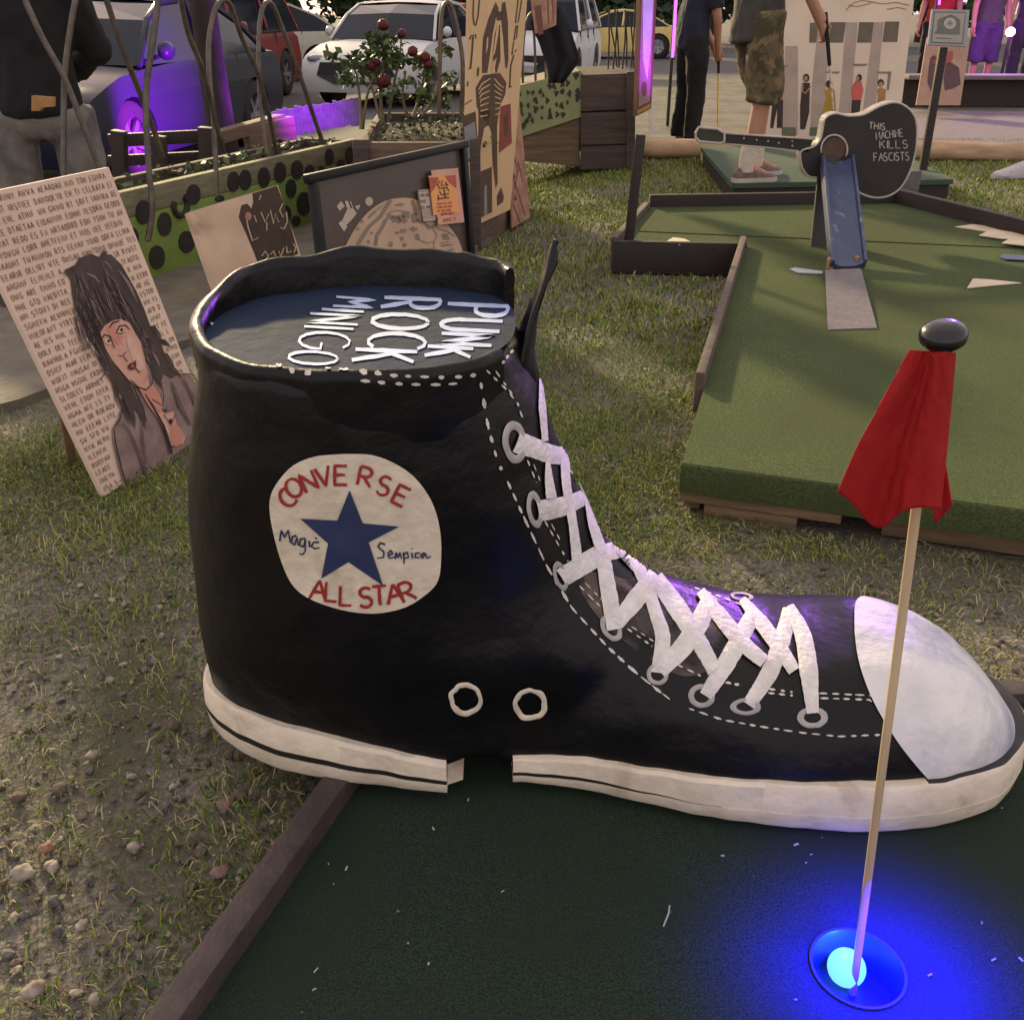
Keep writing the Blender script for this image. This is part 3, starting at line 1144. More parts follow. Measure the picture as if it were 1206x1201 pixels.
def remeshed(mbs, vox, smooth_it):
    bmj = bmesh.new()
    for m_ in mbs:
        me = bpy.data.meshes.new('t')
        me.from_pydata(m_.v, [], m_.f)
        b2 = bmesh.new()
        b2.from_mesh(me)
        bmesh.ops.recalc_face_normals(b2, faces=b2.faces)
        b2.to_mesh(me)
        b2.free()
        bmj.from_mesh(me)
    me = bpy.data.meshes.new('joined')
    bmj.to_mesh(me)
    bmj.free()
    o = bpy.data.objects.new('joined', me)
    COL.objects.link(o)
    r = o.modifiers.new('r', 'REMESH')
    r.mode = 'VOXEL'
    r.voxel_size = vox
    r.use_smooth_shade = True
    s_ = o.modifiers.new('s', 'SMOOTH')
    s_.factor = .5
    s_.iterations = smooth_it
    return baked(o)

up_me = remeshed([foot, shaft], .0085, 10)
# tunnel for the ball through the waist of the shoe
cut = MB()
NOT0, NOT1 = G(527, 925, .06).x, G(604, 918, .055).x
cut.slab([(NOT0, .9, .0), (NOT1, .9, .0), (NOT1, .9, .085), (NOT1 - .03, .9, .105), (NOT0 + .028, .9, .112), (NOT0, .9, .10)], (0, .8, 0))
cut_o = cut.build('cutter', M_BLACK)
tmp = bpy.data.objects.new('tmp', up_me)
COL.objects.link(tmp)
bo = tmp.modifiers.new('b', 'BOOLEAN')
bo.operation = 'DIFFERENCE'
bo.solver = 'EXACT'
bo.object = cut_o
up_me = baked(tmp)
bpy.data.objects.remove(cut_o)
# hand-made unevenness
for v, nv in zip(up_me.vertices, [v.normal.copy() for v in up_me.vertices]):
    c = v.co.copy()
    if c.z > .67:
        continue
    d = .0042 * noise.noise(c * 5.0) + .0016 * noise.noise(c * 19.0 + Vector((3, 1, 2)))
    v.co = c + nv * d
up_me.update()
up_me.materials.clear()
up_me.materials.append(M_BLACK)
for p in up_me.polygons:
    p.material_index = 0
    p.use_smooth = True
shoe = thing('giant_shoe', 'giant black papier-mache high-top shoe with white laces standing over the front green', 'giant shoe', (.1, 1.25, .03))
upper = link('upper', up_me, shoe)

# --- collar: raised wall round the back and far side of the opening
def rim_pt(a):
    """a: 0 = front, growing over the far side to the back (pi) and the near side"""
    xb, xf, yn, yf = -.416, .012, 1.088, 1.497
    xc, yc = (xb + xf) / 2, (yn + yf) / 2
    c, s_ = math.cos(a), math.sin(a)
    e = .74 if c > 0 else .92
    return xc + (xf - xb) / 2 * math.copysign(abs(c) ** e, c), yc + (yf - yn) / 2 * math.copysign(abs(s_) ** e, s_)
RIMH = [(0.0, .705), (.40, .742), (.75, .746), (1.2, .747), (2.0, .746), (2.6, .738), (3.14, .718), (3.6, .703), (4.2, .6945), (4.8, .6940), (5.4, .6950), (5.8, .697)]
col = MB()
N_ = 90
A0, A1 = .42, 5.72
outer0, outer1, inner1, inner0 = [], [], [], []
rows = []
for i in range(N_ + 1):
    a = A0 + (A1 - A0) * i / N_
    x, y = rim_pt(a)
    h = lerp_table(RIMH, a) + (.004 if a > 3.5 else .008) * noise.noise(Vector((a * 3.2, 0, 1))) * (1 if a < 3.5 else .4)
    cx, cy = -.202, 1.2925
    d = Vector((x - cx, y - cy)).normalized()
    wob = .008 * noise.noise(Vector((a * 2.6, 5, 1)))
    bulge = .006 + .004 * math.exp(-((a - 3.3) / .5) ** 2)
    def P(off, z):
        return (x + d.x * (off + wob), y + d.y * (off + wob), z)
    rows.append([P(.000, .60), P(.004, .64), P(bulge * .8, .665), P(bulge, h - .014), P(bulge * .7, h - .003), P(-.002, h), P(-.008, h - .003), P(-.010, h - .016), P(-.013, .66)])
col.grid(rows)
col.add(rows[0], [tuple(range(9))])
col.add(rows[-1], [tuple(reversed(range(9)))])
collar = col.build('collar', M_BLACK, shoe, smooth='all')
# --- lettered panel closing the top
tp = MB()
PZ = .6915
ring = []
for i in range(64):
    x, y = rim_pt(2 * PI * i / 64)
    cx, cy = -.202, 1.2925
    ring.append((cx + (x - cx) * .965, cy + (y - cy) * .965, PZ))
tp.poly(ring, 0)
top_o = tp.build('top_panel', M_TOP, shoe)

# --- tongue
tg = MB()
rows = []
for j in range(15):
    t = j / 14
    z = .615 + t * (.800 - .615)
    xm = .022 + .036 * t ** .8 - .010 * math.sin(t * PI) + (.012 if t < .2 else 0) * (1 - t * 5)
    wd = (.060 * (1 - t) ** .7 + .008) * min(1.0, .55 + t * 2.2)
    yc = 1.285 + .015 * t
    row = []
    for k in range(13):
        s_ = -1 + 2 * k / 12
        row.append((xm - .022 * (1 - t) * abs(s_) ** 2 + .003 * noise.noise(Vector((s_ * 3, t * 5, 0))), yc + wd * s_, z - .03 * t * s_ * s_))
    rows.append(row)
tg.grid(rows)
tongue = tg.build('tongue', M_BLACK, shoe, smooth='all', fix=False)
sm = tongue.modifiers.new('Solidify', 'SOLIDIFY')
sm.thickness = .007
sm.offset = 0

# --- projection of paint and laces onto the surface
def world_tris(objs):
    vs, fs = [], []
    for o in objs:
        me = o.data
        k = len(vs)
        vs += [v.co.copy() for v in me.vertices]
        fs += [[i + k for i in p.vertices] for p in me.polygons]
    return vs, fs
BV_ALL = BVHTree.FromPolygons(*world_tris([upper, collar]))
BV_UP = BVHTree.FromPolygons(*world_tris([upper]))

def hit(x, y, eps, bv=None):
    bv = bv or BV_UP
    r = ray(x, y).normalized()
    loc, nor, idx, dist = bv.ray_cast(CAM, r)
    if loc is None:
        loc, nor, idx, dist = bv.find_nearest(CAM + r * 1.45)
        n2 = nor
    if nor.dot(r) > 0:
        nor = -nor
    return loc + nor * eps

class Paint:
    """marks lying on the shoe's skin"""
    def __init__(s, bv=None):
        s.mb = MB()
        s.bv = bv

    def stroke(s, pts, w, mi=0, eps=.0016, step=3.0, jit=0.0, dome=0.0, nc=1):
        rb = ribbon2d(pts, w, step, jit)
        rows = []
        for a, b in rb:
            row = []
            for k in range(nc + 1):
                q = a.lerp(b, k / nc)
                e = eps + dome * (1 - (2 * k / nc - 1) ** 2) if dome else eps
                row.append(hit(q.x, q.y, e, s.bv))
            rows.append(row)
        s.mb.grid(rows, mi)
        return s

    def blob(s, c, pts, mi=0, eps=.0014, rings=14, sub=4):
        """star-shaped filled outline"""
        P = []
        n = len(pts)
        for i in range(n):
            a, b = Vector(pts[i]), Vector(pts[(i + 1) % n])
            for k in range(sub):
                P.append(a.lerp(b, k / sub))
        C = Vector(c)
        rows = []
        for j in range(rings + 1):
            t = max(j / rings, .004)
            rows.append([hit(*(C.lerp(p, t)), eps, s.bv) for p in P])
        s.mb.grid(rows, mi, closed=True)
        return s

    def ring(s, cx, cy, rx, ry, ix, iy, ang=0.0, mi=0, eps=.002, n=36, wob=.06):
        ca, sa = math.cos(ang), math.sin(ang)
        rows = []
        for t in (0, .33, .66, 1):
            row = []
            for k in range(n):
                a = 2 * PI * k / n
                w_ = 1 + wob * noise.noise(Vector((math.cos(a) * 2 + cx, math.sin(a) * 2, t * .4)))
                ex = (ix + (rx - ix) * t) * math.cos(a) * w_
                ey = (iy + (ry - iy) * t) * math.sin(a) * w_
                row.append(hit(cx + ca * ex - sa * ey, cy + sa * ex + ca * ey, eps + (.0012 if 0 < t < 1 else 0), s.bv))
            rows.append(row)
        s.mb.grid(rows, mi, closed=True)
        return s

    def dashes(s, pts, w, dash, gap, mi=0, eps=.0018, jit=.35):
        P = [Vector(p) for p in pts]
        L_ = sum((b - a).length for a, b in zip(P, P[1:]))
        def at(d):
            for a, b in zip(P, P[1:]):
                l = (b - a).length
                if d <= l:
                    return a.lerp(b, d / l)
                d -= l
            return P[-1]
        d = 0.0
        while d < L_:
            e = min(L_, d + dash * random.uniform(.7, 1.25))
            q = [at(d), at((d + e) / 2), at(e)]
            ww = w * random.uniform(.75, 1.25)
            s.stroke(q, [ww * .45, ww, ww * .5], mi, eps, step=None, jit=jit)
            d = e + gap * random.uniform(.75, 1.3)
        return s

def Z1(X, Y): return (200 + X / 3.35, 480 + Y / 3.35)
def Z2(X, Y): return (540 + X / 3.003, 420 + Y / 3.003)
def Z4(X, Y): return (740 + X / 2.588, 660 + Y / 2.588)
def Z0(X, Y): return (340 + X / 3.174, 260 + Y / 3.174)
def Z7(X, Y): return (200 + X / 4.0, 180 + Y / 4.0)

# round ankle patch with star and lettering
pt = Paint()
outline = [Z1(*p) for p in [(720, 181), (800, 186), (880, 215), (960, 268), (1020, 345), (1052, 420), (1068, 500), (1070, 590), (1058, 680), (1010, 735), (930, 785), (830, 808),
                            (740, 806), (640, 785), (540, 745), (480, 690), (440, 600), (412, 500), (396, 410), (400, 345), (432, 285), (490, 225), (570, 192), (650, 183)]]
outline = [(p.x, p.y) for p in spline([(a, b, 0) for a, b in outline], 3, closed=True)]
pt.blob(Z1(730, 490), outline, 0, .0016, rings=18, sub=2)
patch = pt.mb.build('ankle_patch', M_WHITE, shoe, smooth='all', fix=False)
st = Paint()
st.blob(Z1(708, 520), [Z1(*p) for p in [(710, 322), (762, 452), (905, 465), (785, 527), (842, 698), (706, 604), (599, 670), (626, 532), (517, 434), (662, 441)]], 0, .003, rings=10, sub=5)
st.mb.build('star', M_NAVY, patch, fix=False)
def letters(_, word, centers, h, rots, w, mi=0, eps=.003, sx=1.0, sxs=None):
    P = Paint()
    for ch, c, rot in zip(word, centers, rots):
        ca, sa = math.cos(math.radians(rot)), math.sin(math.radians(rot))
        for pl in FONT[ch]:
            q = []
            for (u, v) in pl:
                u = (u - .38) * h * sx
                v = (v - .5) * h
                q.append((c[0] + ca * u + sa * v, c[1] + sa * u - ca * v))
            P.stroke(q, [w * random.uniform(.8, 1.1), w * 1.1, w * random.uniform(.7, 1)], mi, eps, step=2.0, jit=.3)
    P.mb.build('red_lettering', M_REDP, patch, fix=False)
letters(None, 'CONVERSE', [Z1(*p) for p in [(468, 350), (490, 313), (552, 287), (608, 268), (680, 264), (775, 270), (850, 306), (916, 346)]], 22, [-38, -30, -24, -14, 0, 12, 22, 26], 3.6)
letters(None, 'ALLSTAR', [Z1(*p) for p in [(584, 714), (645, 722), (702, 738), (778, 744), (830, 737), (882, 730), (938, 720)]], 22.5, [6, 4, 2, 0, -4, -12, -20], 3.6)
for word in ([[(437, 522), (443, 480), (456, 508), (470, 478), (478, 527)], [(502, 500), (486, 505), (482, 528), (496, 537), (504, 505), (509, 538), (516, 530)],
           [(536, 512), (519, 513), (514, 538), (530, 545), (537, 514), (536, 560), (526, 576), (514, 570)], [(552, 520), (553, 545), (560, 540)], [(590, 527), (570, 526), (560, 542), (574, 552), (594, 548)], [(575, 508), (582, 514)]],
           [[(850, 536), (832, 528), (822, 545), (845, 565), (844, 586), (818, 590)], [(860, 580), (880, 572), (872, 558), (860, 572), (866, 590), (886, 586)], [(890, 592), (893, 566), (901, 588), (908, 566), (914, 592)],
           [(922, 566), (925, 612)], [(922, 574), (938, 566), (941, 586), (926, 590)], [(955, 568), (957, 591)], [(954, 550), (956, 554)], [(985, 568), (970, 570), (968, 586), (986, 588)], [(1005, 568), (990, 576), (996, 590), (1008, 570), (1014, 590), (1030, 582)]]):
    sg = Paint()
    for pl in word:
        sg.stroke([Z1(*p) for p in pl], [2.4, 1.9, 1.5], 0, .003, step=2.0, jit=.3)
    sg.mb.build('blue_signature', M_NAVY, patch, fix=False)

# lettering on the top panel, painted straight onto the flat board
class Flat:
    def __init__(s, z):
        s.mb = MB(); s.z = z
    def stroke(s, pts, w, mi=0, jit=.2):
        s.z += .000025
        s.mb.grid([[G(a.x, a.y, s.z), G(b.x, b.y, s.z)] for a, b in ribbon2d(pts, w, 9.0, jit)], mi)
tl = Flat(PZ + .0012)
def sideways(ch, xb, xt, y0, y1, skew=0.0, w=4.7):
    """letter whose foot is at the left (xb) and head at the right (xt), reading downwards from y0 to y1"""
    for pl in FONT[ch]:
        q = []
        wmax = max(p[0] for st_ in FONT[ch] for p in st_)
        for (u, v) in pl:
            u = u / max(wmax, .3)
            q.append(Z0(xb + (xt - xb) * v - skew * u, y0 + (y1 - y0) * u + 10 * (v)))
        tl.stroke(q, [w * .8, w * 1.1, w * .85], jit=.25)
for ch, xb, xt, y0, y1 in [('P', 595, 822, 310, 348), ('U', 575, 800, 366, 404), ('N', 572, 770, 420, 456), ('K', 520, 690, 468, 502)]:
    sideways(ch, xb, xt, y0, y1, 12)
for ch, xb, xt, y0, y1 in [('R', 358, 570, 286, 322), ('O', 318, 530, 345, 398), ('C', 305, 520, 416, 470), ('K', 250, 480, 480, 520)]:
    sideways(ch, xb, xt, y0, y1, 14)
for ch, xb, xt, y0, y1 in [('M', 178, 325, 284, 318), ('I', 128, 285, 330, 331), ('N', 80, 270, 346, 378), ('I', 62, 246, 394, 395), ('G', 45, 235, 412, 474), ('O', 5, 190, 484, 530)]:
    sideways(ch, xb, xt, y0, y1, 12, 3.1)
M_LET = mat('letter_pale_blue', srgb(176, 190, 216), srgb(156, 172, 202), scale=30, rough=.6)
tl.mb.build('lettering', M_LET, top_o, fix=False)

# stitches
def D(pts, f, w=2.6, dash=8, gap=6, eps=.0018):
    sp = Paint(BV_ALL)
    sp.dashes([f(*p) for p in pts] if f else pts, w, dash, gap, eps=eps)
    sp.mb.build('stitching', M_DASH, shoe, fix=False)
D([(75, 90), (100, 240), (130, 350), (150, 400)], Z2, 4.2, 11, 10)
D([(170, 440), (235, 580), (310, 740), (400, 890), (520, 1020), (620, 1110), (720, 1190)], Z2, 3.0, 13, 5)
D([(0, 325), (60, 370), (130, 425)], Z4, 2.2, 12, 4)
D([(185, 450), (290, 485), (420, 508), (540, 525), (640, 535), (765, 530)], Z4, 2.4, 9, 6)
D([(240, 365), (272, 445)], Z2, 2.0, 7, 6); D([(262, 380), (285, 440)], Z2, 1.6, 7, 6)
D([(302, 580), (342, 650), (384, 722)], Z2, 2.2, 7, 6); D([(325, 590), (360, 655)], Z2, 1.7, 7, 6)
D([(425, 810), (500, 885)], Z2, 2.0, 8, 5); D([(445, 800), (515, 870)], Z2, 1.6, 8, 5)
D([(595, 962), (685, 1025)], Z2, 2.0, 7, 5); D([(610, 955), (690, 1008)], Z2, 1.6, 7, 5)
D([(150, 318), (220, 352)], Z4, 2.2, 7, 5); D([(295, 372), (345, 380)], Z4, 3.0, 6, 4)
D([(425, 392), (500, 402)], Z4, 2.6, 7, 5); D([(425, 404), (500, 412)], Z4, 2.4, 7, 5)
D([(580, 405), (740, 412), (770, 432)], Z4, 2.4, 9, 5); D([(585, 420), (735, 425), (768, 455)], Z4, 2.4, 8, 6)
D([(390, 400), (420, 450)], Z2, 2.0, 6, 5); D([(470, 540), (530, 640)], Z2, 2.0, 7, 6)
D([(200, 85), (330, 130), (345, 140)], Z4, 2.2, 8, 5)
D([(735, 557), (800, 620), (850, 680), (872, 742)], Z0, 2.4, 7, 5); D([(770, 560), (832, 650)], Z0, 2.2, 7, 6)
D([(590, 428), (604, 412)], lambda a, b: (a, b), 3, 5, 3)
for row in ([Z7(*p) for p in [(185, 800), (235, 850), (325, 892), (410, 932), (520, 956), (640, 990)]],
            [Z0(*p) for p in [(130, 552), (250, 564), (400, 577), (550, 584), (650, 581), (715, 570)]],
            [Z7(*p) for p in [(190, 872), (310, 932), (430, 986), (490, 996), (600, 1036), (700, 1042)]],
            [Z0(*p) for p in [(270, 596), (420, 608), (570, 610), (640, 604)]]):
    D(row, None, 4.2, 9, 10, .0025)

def ragged(m, scale, lo, hi):
    nt_ = m.node_tree
    n = nt_.nodes.new('ShaderNodeTexNoise')
    n.inputs['Scale'].default_value = scale
    n.inputs['Detail'].default_value = 7
    n.inputs['Distortion'].default_value = 1.2
    r = nt_.nodes.new('ShaderNodeValToRGB')
    r.color_ramp.elements[0].position = lo
    r.color_ramp.elements[1].position = hi
    tc = nt_.nodes.new('ShaderNodeTexCoord')
    nt_.links.new(tc.outputs['Object'], n.inputs['Vector'])
    nt_.links.new(n.outputs['Fac'], r.inputs['Fac'])
    nt_.links.new(r.outputs['Color'], nt_.nodes['Principled BSDF'].inputs['Alpha'])
# brown vamp texture plus painted-in warm reflection, showing between the laces
M_VAMP = mat('worn_sheen_vamp', srgb(92, 74, 62), srgb(38, 31, 29), scale=11, rough=.4, bump=.7, bscale=30, stretch=(1, 1, 1), lo=.42, hi=.6, c3=srgb(30, 28, 32), scale3=9, lo3=.5, hi3=.62)
ragged(M_VAMP, 13, .44, .56)
for c, pts in ((Z2(560, 960), [(420, 800), (500, 760), (600, 790), (650, 760), (740, 830), (830, 900), (890, 960), (900, 1090), (800, 1130), (690, 1080), (590, 1010), (500, 930)]),
               (Z4(180, 250), [(30, 130), (100, 70), (200, 90), (290, 120), (340, 180), (310, 270), (250, 320), (170, 330), (100, 270), (50, 210)]),
               ):
    f_ = Z2 if pts[0][0] == 420 else Z4
    vp = Paint()
    o_l = [(p.x, p.y) for p in spline([(*f_(*q), 0) for q in pts], 3, closed=True)]
    cc = (sum(p[0] for p in o_l) / len(o_l), sum(p[1] for p in o_l) / len(o_l))
    vp.blob(cc, o_l, 0, .0009, rings=10, sub=1)
    vp.mb.build('worn_sheen_patch', M_VAMP, shoe, smooth='all', fix=False)
# laces
M_ = [  # points, widths, converter
    ([(200, 300), (260, 322), (330, 348), (398, 352)], [68, 62, 58, 50], Z2), ([(284, 65), (290, 180), (300, 300)], [8, 24, 20], Z2),
    ([(308, 372), (313, 440), (322, 500)], [14, 26, 34], Z2), ([(276, 545), (360, 530), (440, 500)], [66, 60, 48], Z2),
    ([(372, 350), (375, 450), (400, 600), (415, 722)], [30, 28, 28, 34], Z2), ([(440, 440), (470, 600), (505, 700)], [20, 30, 36], Z2),
    ([(360, 782), (440, 733), (500, 700), (585, 682)], [60, 66, 62, 44], Z2), ([(505, 700), (530, 850), (550, 965)], [44, 52, 50], Z2),
    ([(555, 945), (640, 840), (692, 778)], [46, 62, 54], Z2), ([(565, 655), (640, 760), (700, 920), (722, 1000), (708, 1118)], [22, 40, 40, 48, 52], Z2),
    ([(710, 1112), (800, 1020), (862, 920), (888, 850)], [50, 62, 62, 50], Z2), ([(705, 778), (790, 900), (850, 1020), (905, 1110)], [22, 40, 40, 44], Z2),
    ([(75, 60), (150, 160), (220, 260), (262, 340)], [30, 44, 46, 40], Z4), ([(235, 412), (300, 310), (350, 220), (378, 165)], [36, 50, 50, 40], Z4),
    ([(218, 98), (290, 190), (350, 260), (412, 312)], [26, 44, 44, 36], Z4), ([(365, 440), (430, 340), (475, 220), (490, 150)], [36, 48, 48, 36], Z4),
    ([(345, 122), (400, 190), (460, 270), (505, 340)], [22, 42, 42, 34], Z4), ([(488, 146), (530, 230), (548, 340), (560, 466)], [30, 46, 50, 32], Z4),
]
for k, (pts, ws, f) in enumerate(M_):
    sc = 3.003 if f is Z2 else 2.588
    P = spline([(f(*p)[0], f(*p)[1], 0) for p in pts], 5)
    lc = Paint()
    lc.stroke([(p.x, p.y) for p in P], [1.12 * w_ / sc for w_ in ws], 0, .0022 + .0007 * (k % 3), step=4, jit=.07, dome=.0020, nc=6)
    lc.mb.build('lace', M_LACE, shoe, smooth='all', fix=False)
# eyelets
EY = [(Z2(195, 303), 14, 25, 7, 15, -.1, Z2), (Z2(266, 540), 9, 22, 4, 13, -.15, Z2), (Z2(358, 775), 8, 18, 4, 11, -.3, Z2), (Z2(538, 960), 11, 17, 6, 10, -.6, Z2),
      (Z2(704, 1122), 13, 13, 8, 8, -.2, Z2), (Z4(223, 412), 16, 14, 9, 8, .2, Z4), (Z4(357, 445), 18, 10, 11, 5.5, 0, Z4), (Z4(560, 478), 18, 12.5, 10, 6.5, 0, Z4), (Z4(345, 112), 14, 5, 9, 2.5, .1, Z4)]
for c, rx, ry, ix, iy, an, f in EY:
    e = Paint()
    e.ring(c[0], c[1], rx, ry, ix, iy, an)
    e.mb.build('eyelet', M_RING, shoe, smooth='all', fix=False)
for c in ((548.5, 822), (624, 828)):
    e = Paint()
    e.ring(c[0], c[1], 20.5, 19.5, 14.5, 13.5, .3, wob=.12)
    e.mb.build('vent_ring', M_WHITE, shoe, smooth='all', fix=False)

# toe cap: the front of the upper, cut by a plane and lifted off it
bm = bmesh.new()
bm.from_mesh(up_me)
a_, b_, c_ = hit(1013, 716, 0), hit(1017, 800, 0), hit(1090, 914, 0)
a_ = hit(1006, 722, 0)
nrm = (b_ - a_).cross(c_ - a_).normalized()
if nrm.x < 0:
    nrm = -nrm
bmesh.ops.bisect_plane(bm, geom=list(bm.verts) + list(bm.edges) + list(bm.faces), plane_co=b_, plane_no=nrm, clear_inner=True)
bm.normal_update()
for v in bm.verts:
    v.co += v.normal * .0035
me = bpy.data.meshes.new('toe_cap')
bm.to_mesh(me)
bm.free()
me.materials.clear()
me.materials.append(M_CAP)
for p in me.polygons:
    p.use_smooth = True
cap = link('toe_cap', me, shoe)

# soles: band following the outline, in two lengths with the ball tunnel between
def sole_part(x0, x1, stripes):
    n = len(SOLE)
    pts = [p for p in SOLE]
    # resample closed outline densely, split into runs inside x0..x1
    dense = []
    for i in range(n):
        a, b = SOLE[i], SOLE[(i + 1) % n]
        for k in range(4):
            dense.append(a.lerp(b, k / 4))
    inside = [x0 <= p.x <= x1 for p in dense]
    m = len(dense)
    st_ = next(i for i in range(m) if inside[i] and not inside[i - 1])
    run = []
    i = st_
    while inside[i % m]:
        run.append(dense[i % m])
        i += 1
    xe = x1 if x1 < .5 else x0
    y0, y1 = sole_span(xe)
    # close neatly at the cut
    if run[0].y > run[-1].y:
        run = [Vector((xe, y1))] + run + [Vector((xe, y0))]
    else:
        run = [Vector((xe, y0))] + run + [Vector((xe, y1))]
    cx = sum(p.x for p in run) / len(run)
    cy = sum(p.y for p in run) / len(run)
    mb = MB()
    rows = []
    for k, p in enumerate(run):
        a = run[max(k - 1, 0)]
        b = run[min(k + 1, len(run) - 1)]
        t = (b - a).normalized()
        nn = Vector((t.y, -t.x))
        if nn.dot(p - Vector((cx, cy))) < 0:
            nn = -nn
        zb = tilt(p.x)
        s_top = .52 - (.125 * smoothstep(.02, .31, p.x) if stripes == 'toe' else 0)
        hh = sole_h(p.x) + .003 * noise.noise(Vector((p.x * 24, p.y * 24, 7))) + .003 * noise.noise(Vector((p.x * 5, p.y * 5, 0)))
        wv = .004 * noise.noise(Vector((p.x * 9, p.y * 9, 3))) + .002 * noise.noise(Vector((p.x * 31, p.y * 31, 3)))
        def Q(off, f):
            return (p.x + nn.x * (off + wv), p.y + nn.y * (off + wv), zb + hh * f + .012 * smoothstep(.62, .78, p.x) * (1 - f) * .6)
        rows.append([Q(-.05, 0), Q(.000, 0), Q(.004, .08), Q(.007, .38), Q(.007, .39), Q(.0075, (.39 + s_top) / 2), Q(.007, s_top), Q(.007, s_top + .01), Q(.005, .93), Q(.000, 1.0), Q(-.03, 1.0)])
    o0 = len(mb.v)
    for r in rows:
        mb.v.extend(r)
    w_ = len(rows[0])
    for k in range(len(rows) - 1):
        x = (rows[k][0][0] + rows[k + 1][0][0]) / 2
        y = rows[k][2][1]
        for j in range(w_ - 1):
            mi = 0
            if stripes == 'heel' and j in (4, 5):
                mi = 1
            if stripes == 'toe':
                if j in (4, 5) and x < .31 and y < 1.25:
                    mi = 1
                if j == 9 and x > .57:
                    mi = 1
            mb.f.append((k * w_ + j, (k + 1) * w_ + j, (k + 1) * w_ + j + 1, k * w_ + j + 1))
            mb.m.append(mi)
    # end wall at the tunnel and bottom
    A, B = rows[0], rows[-1]
    mb.add([A[1], B[1], B[9], A[9]], [(0, 1, 2, 3)])
    mb.add([r[1] for r in rows], [tuple(range(len(rows)))])
    return mb.build('sole', [M_WHITE, M_STRIPE], shoe, smooth=True)
sole_part(-.6, NOT0, 'heel')
sole_part(NOT1, .9, 'toe')
# white block lining the heel side of the tunnel
mb = MB()
zb = tilt(NOT0)
yn = sole_span(NOT0)[0]
mb.slab([(NOT0 - .004, yn + .012, zb + .002), (NOT0 + .022, yn + .02, zb + .006), (NOT0 + .026, yn + .03, zb + .074), (NOT0 + .002, yn + .015, zb + .062)], (0, .05, 0))
mb.build('tunnel_lining', M_WHITE, shoe)
# ================================================================== raised green behind, with the guitar ramp
Z2P = .125
M_TURF2 = mat('turf_olive', srgb(58, 72, 41), srgb(94, 105, 68), scale=190, rough=.95, bump=.6, bscale=700, spec=.15, detail=2,
              c3=srgb(72, 80, 52), scale3=2.2, lo3=.35, hi3=.7)
M_DKWOOD = mat('dark_timber', srgb(48, 38, 34), srgb(36, 29, 27), scale=14, rough=.7, bump=.3, bscale=60, stretch=(1, 1, 4))
M_TIMBER = mat('raw_timber', srgb(128, 104, 80), srgb(98, 80, 62), scale=10, rough=.8, bump=.4, bscale=40, stretch=(.4, .4, 3))
plat = thing('raised_green', 'raised olive putting green with front drop and low timber curbs', 'golf green', (1.2, 3, 0))
mb = MB()
top = [Vector((x, y, Z2P)) for x, y in P2]
tris = tessellate_polygon([top])
mb.add(top, tris)
# turf folds down over the front edge
A_, B_ = Vector((*P2[0], 0)), Vector((*P2[1], 0))
fd = (B_ - A_).normalized()
fn = Vector((fd.y, -fd.x, 0))
N_ = 40
rows = []
for zz, out in ((Z2P, 0), (Z2P - .004, .006), (Z2P - .02, .009), (Z2P - .045, .009), (Z2P - .072, .007)):
    rows.append([A_ + fd * ((B_ - A_).length * i / N_) + fn * (out + .002 * math.sin(i * .9)) + Vector((0, 0, zz)) for i in range(N_ + 1)])
mb.grid(rows)
H_, = [Vector((*P2[7], 0))]
mb.add([A_ + Vector((0, 0, Z2P)), A_ + Vector((0, 0, .05)), H_ + Vector((0, 0, .05)), H_ + Vector((0, 0, Z2P))], [(0, 1, 2, 3)])
mb.build('carpet', M_TURF2, plat, smooth=True, fix=False)
# timber base under the front and left
def base_board(a, b, inset, z0, z1, w=.04, m=None):
    d = (b - a).normalized()
    n = Vector((d.y, -d.x, 0))
    k = MB()
    k.bar(a - n * inset + Vector((0, 0, (z0 + z1) / 2)), b - n * inset + Vector((0, 0, (z0 + z1) / 2)), w, z1 - z0, bev=.004)
    k.build('base_board', m or M_TIMBER, plat, smooth=True)
base_board(A_ + fd * .0, A_ + fd * .37, .020, .026, .052)
base_board(A_ + fd * .06, A_ + fd * .275, .024, -.01, .024)
base_board(A_ + fd * .46, B_, .05, .0, .05)
lft = (H_ - A_).normalized()
base_board(A_ + lft * 2.42, A_ + lft * .02, .03, 0, .12)
def curb2(a, b, z0, z1, w_=.03, m=None, name='curb_board'):
    k = MB()
    k.bar(Vector((a[0], a[1], (z0 + z1) / 2)), Vector((b[0], b[1], (z0 + z1) / 2)), w_, z1 - z0, bev=.004)
    return k.build(name, m or M_DKWOOD, plat, smooth=True)
M_CURB2 = mat('worn_curb', srgb(98, 82, 72), srgb(74, 62, 56), scale=18, rough=.75, bump=.3)
P2v = [Vector((x, y)) for x, y in P2]
nl = Vector((-lft.y, lft.x)) * .013
s0 = P2v[0] + lft.to_2d() * .52
curb2(s0 + nl, P2v[7] + nl, .05, .170, .026, M_CURB2)
curb2(P2v[6] + Vector((-.02, -.016)), P2v[7] + Vector((.0, -.016)), 0, .142, .03)
curb2(P2v[6] + Vector((-.014, 0)), P2v[5] + Vector((-.014, 0)), 0, .155, .03, M_CURB2)
curb2(P2v[5] + Vector((0, .016)), P2v[4] + Vector((0, .016)), 0, .19, .035)
curb2(P2v[4] + Vector((.016, 0)), P2v[3] + Vector((.016, 0)), 0, .20, .045)
curb2(P2v[3] + Vector((.016, 0)), P2v[2] + Vector((.016, 0)), 0, .20, .045)
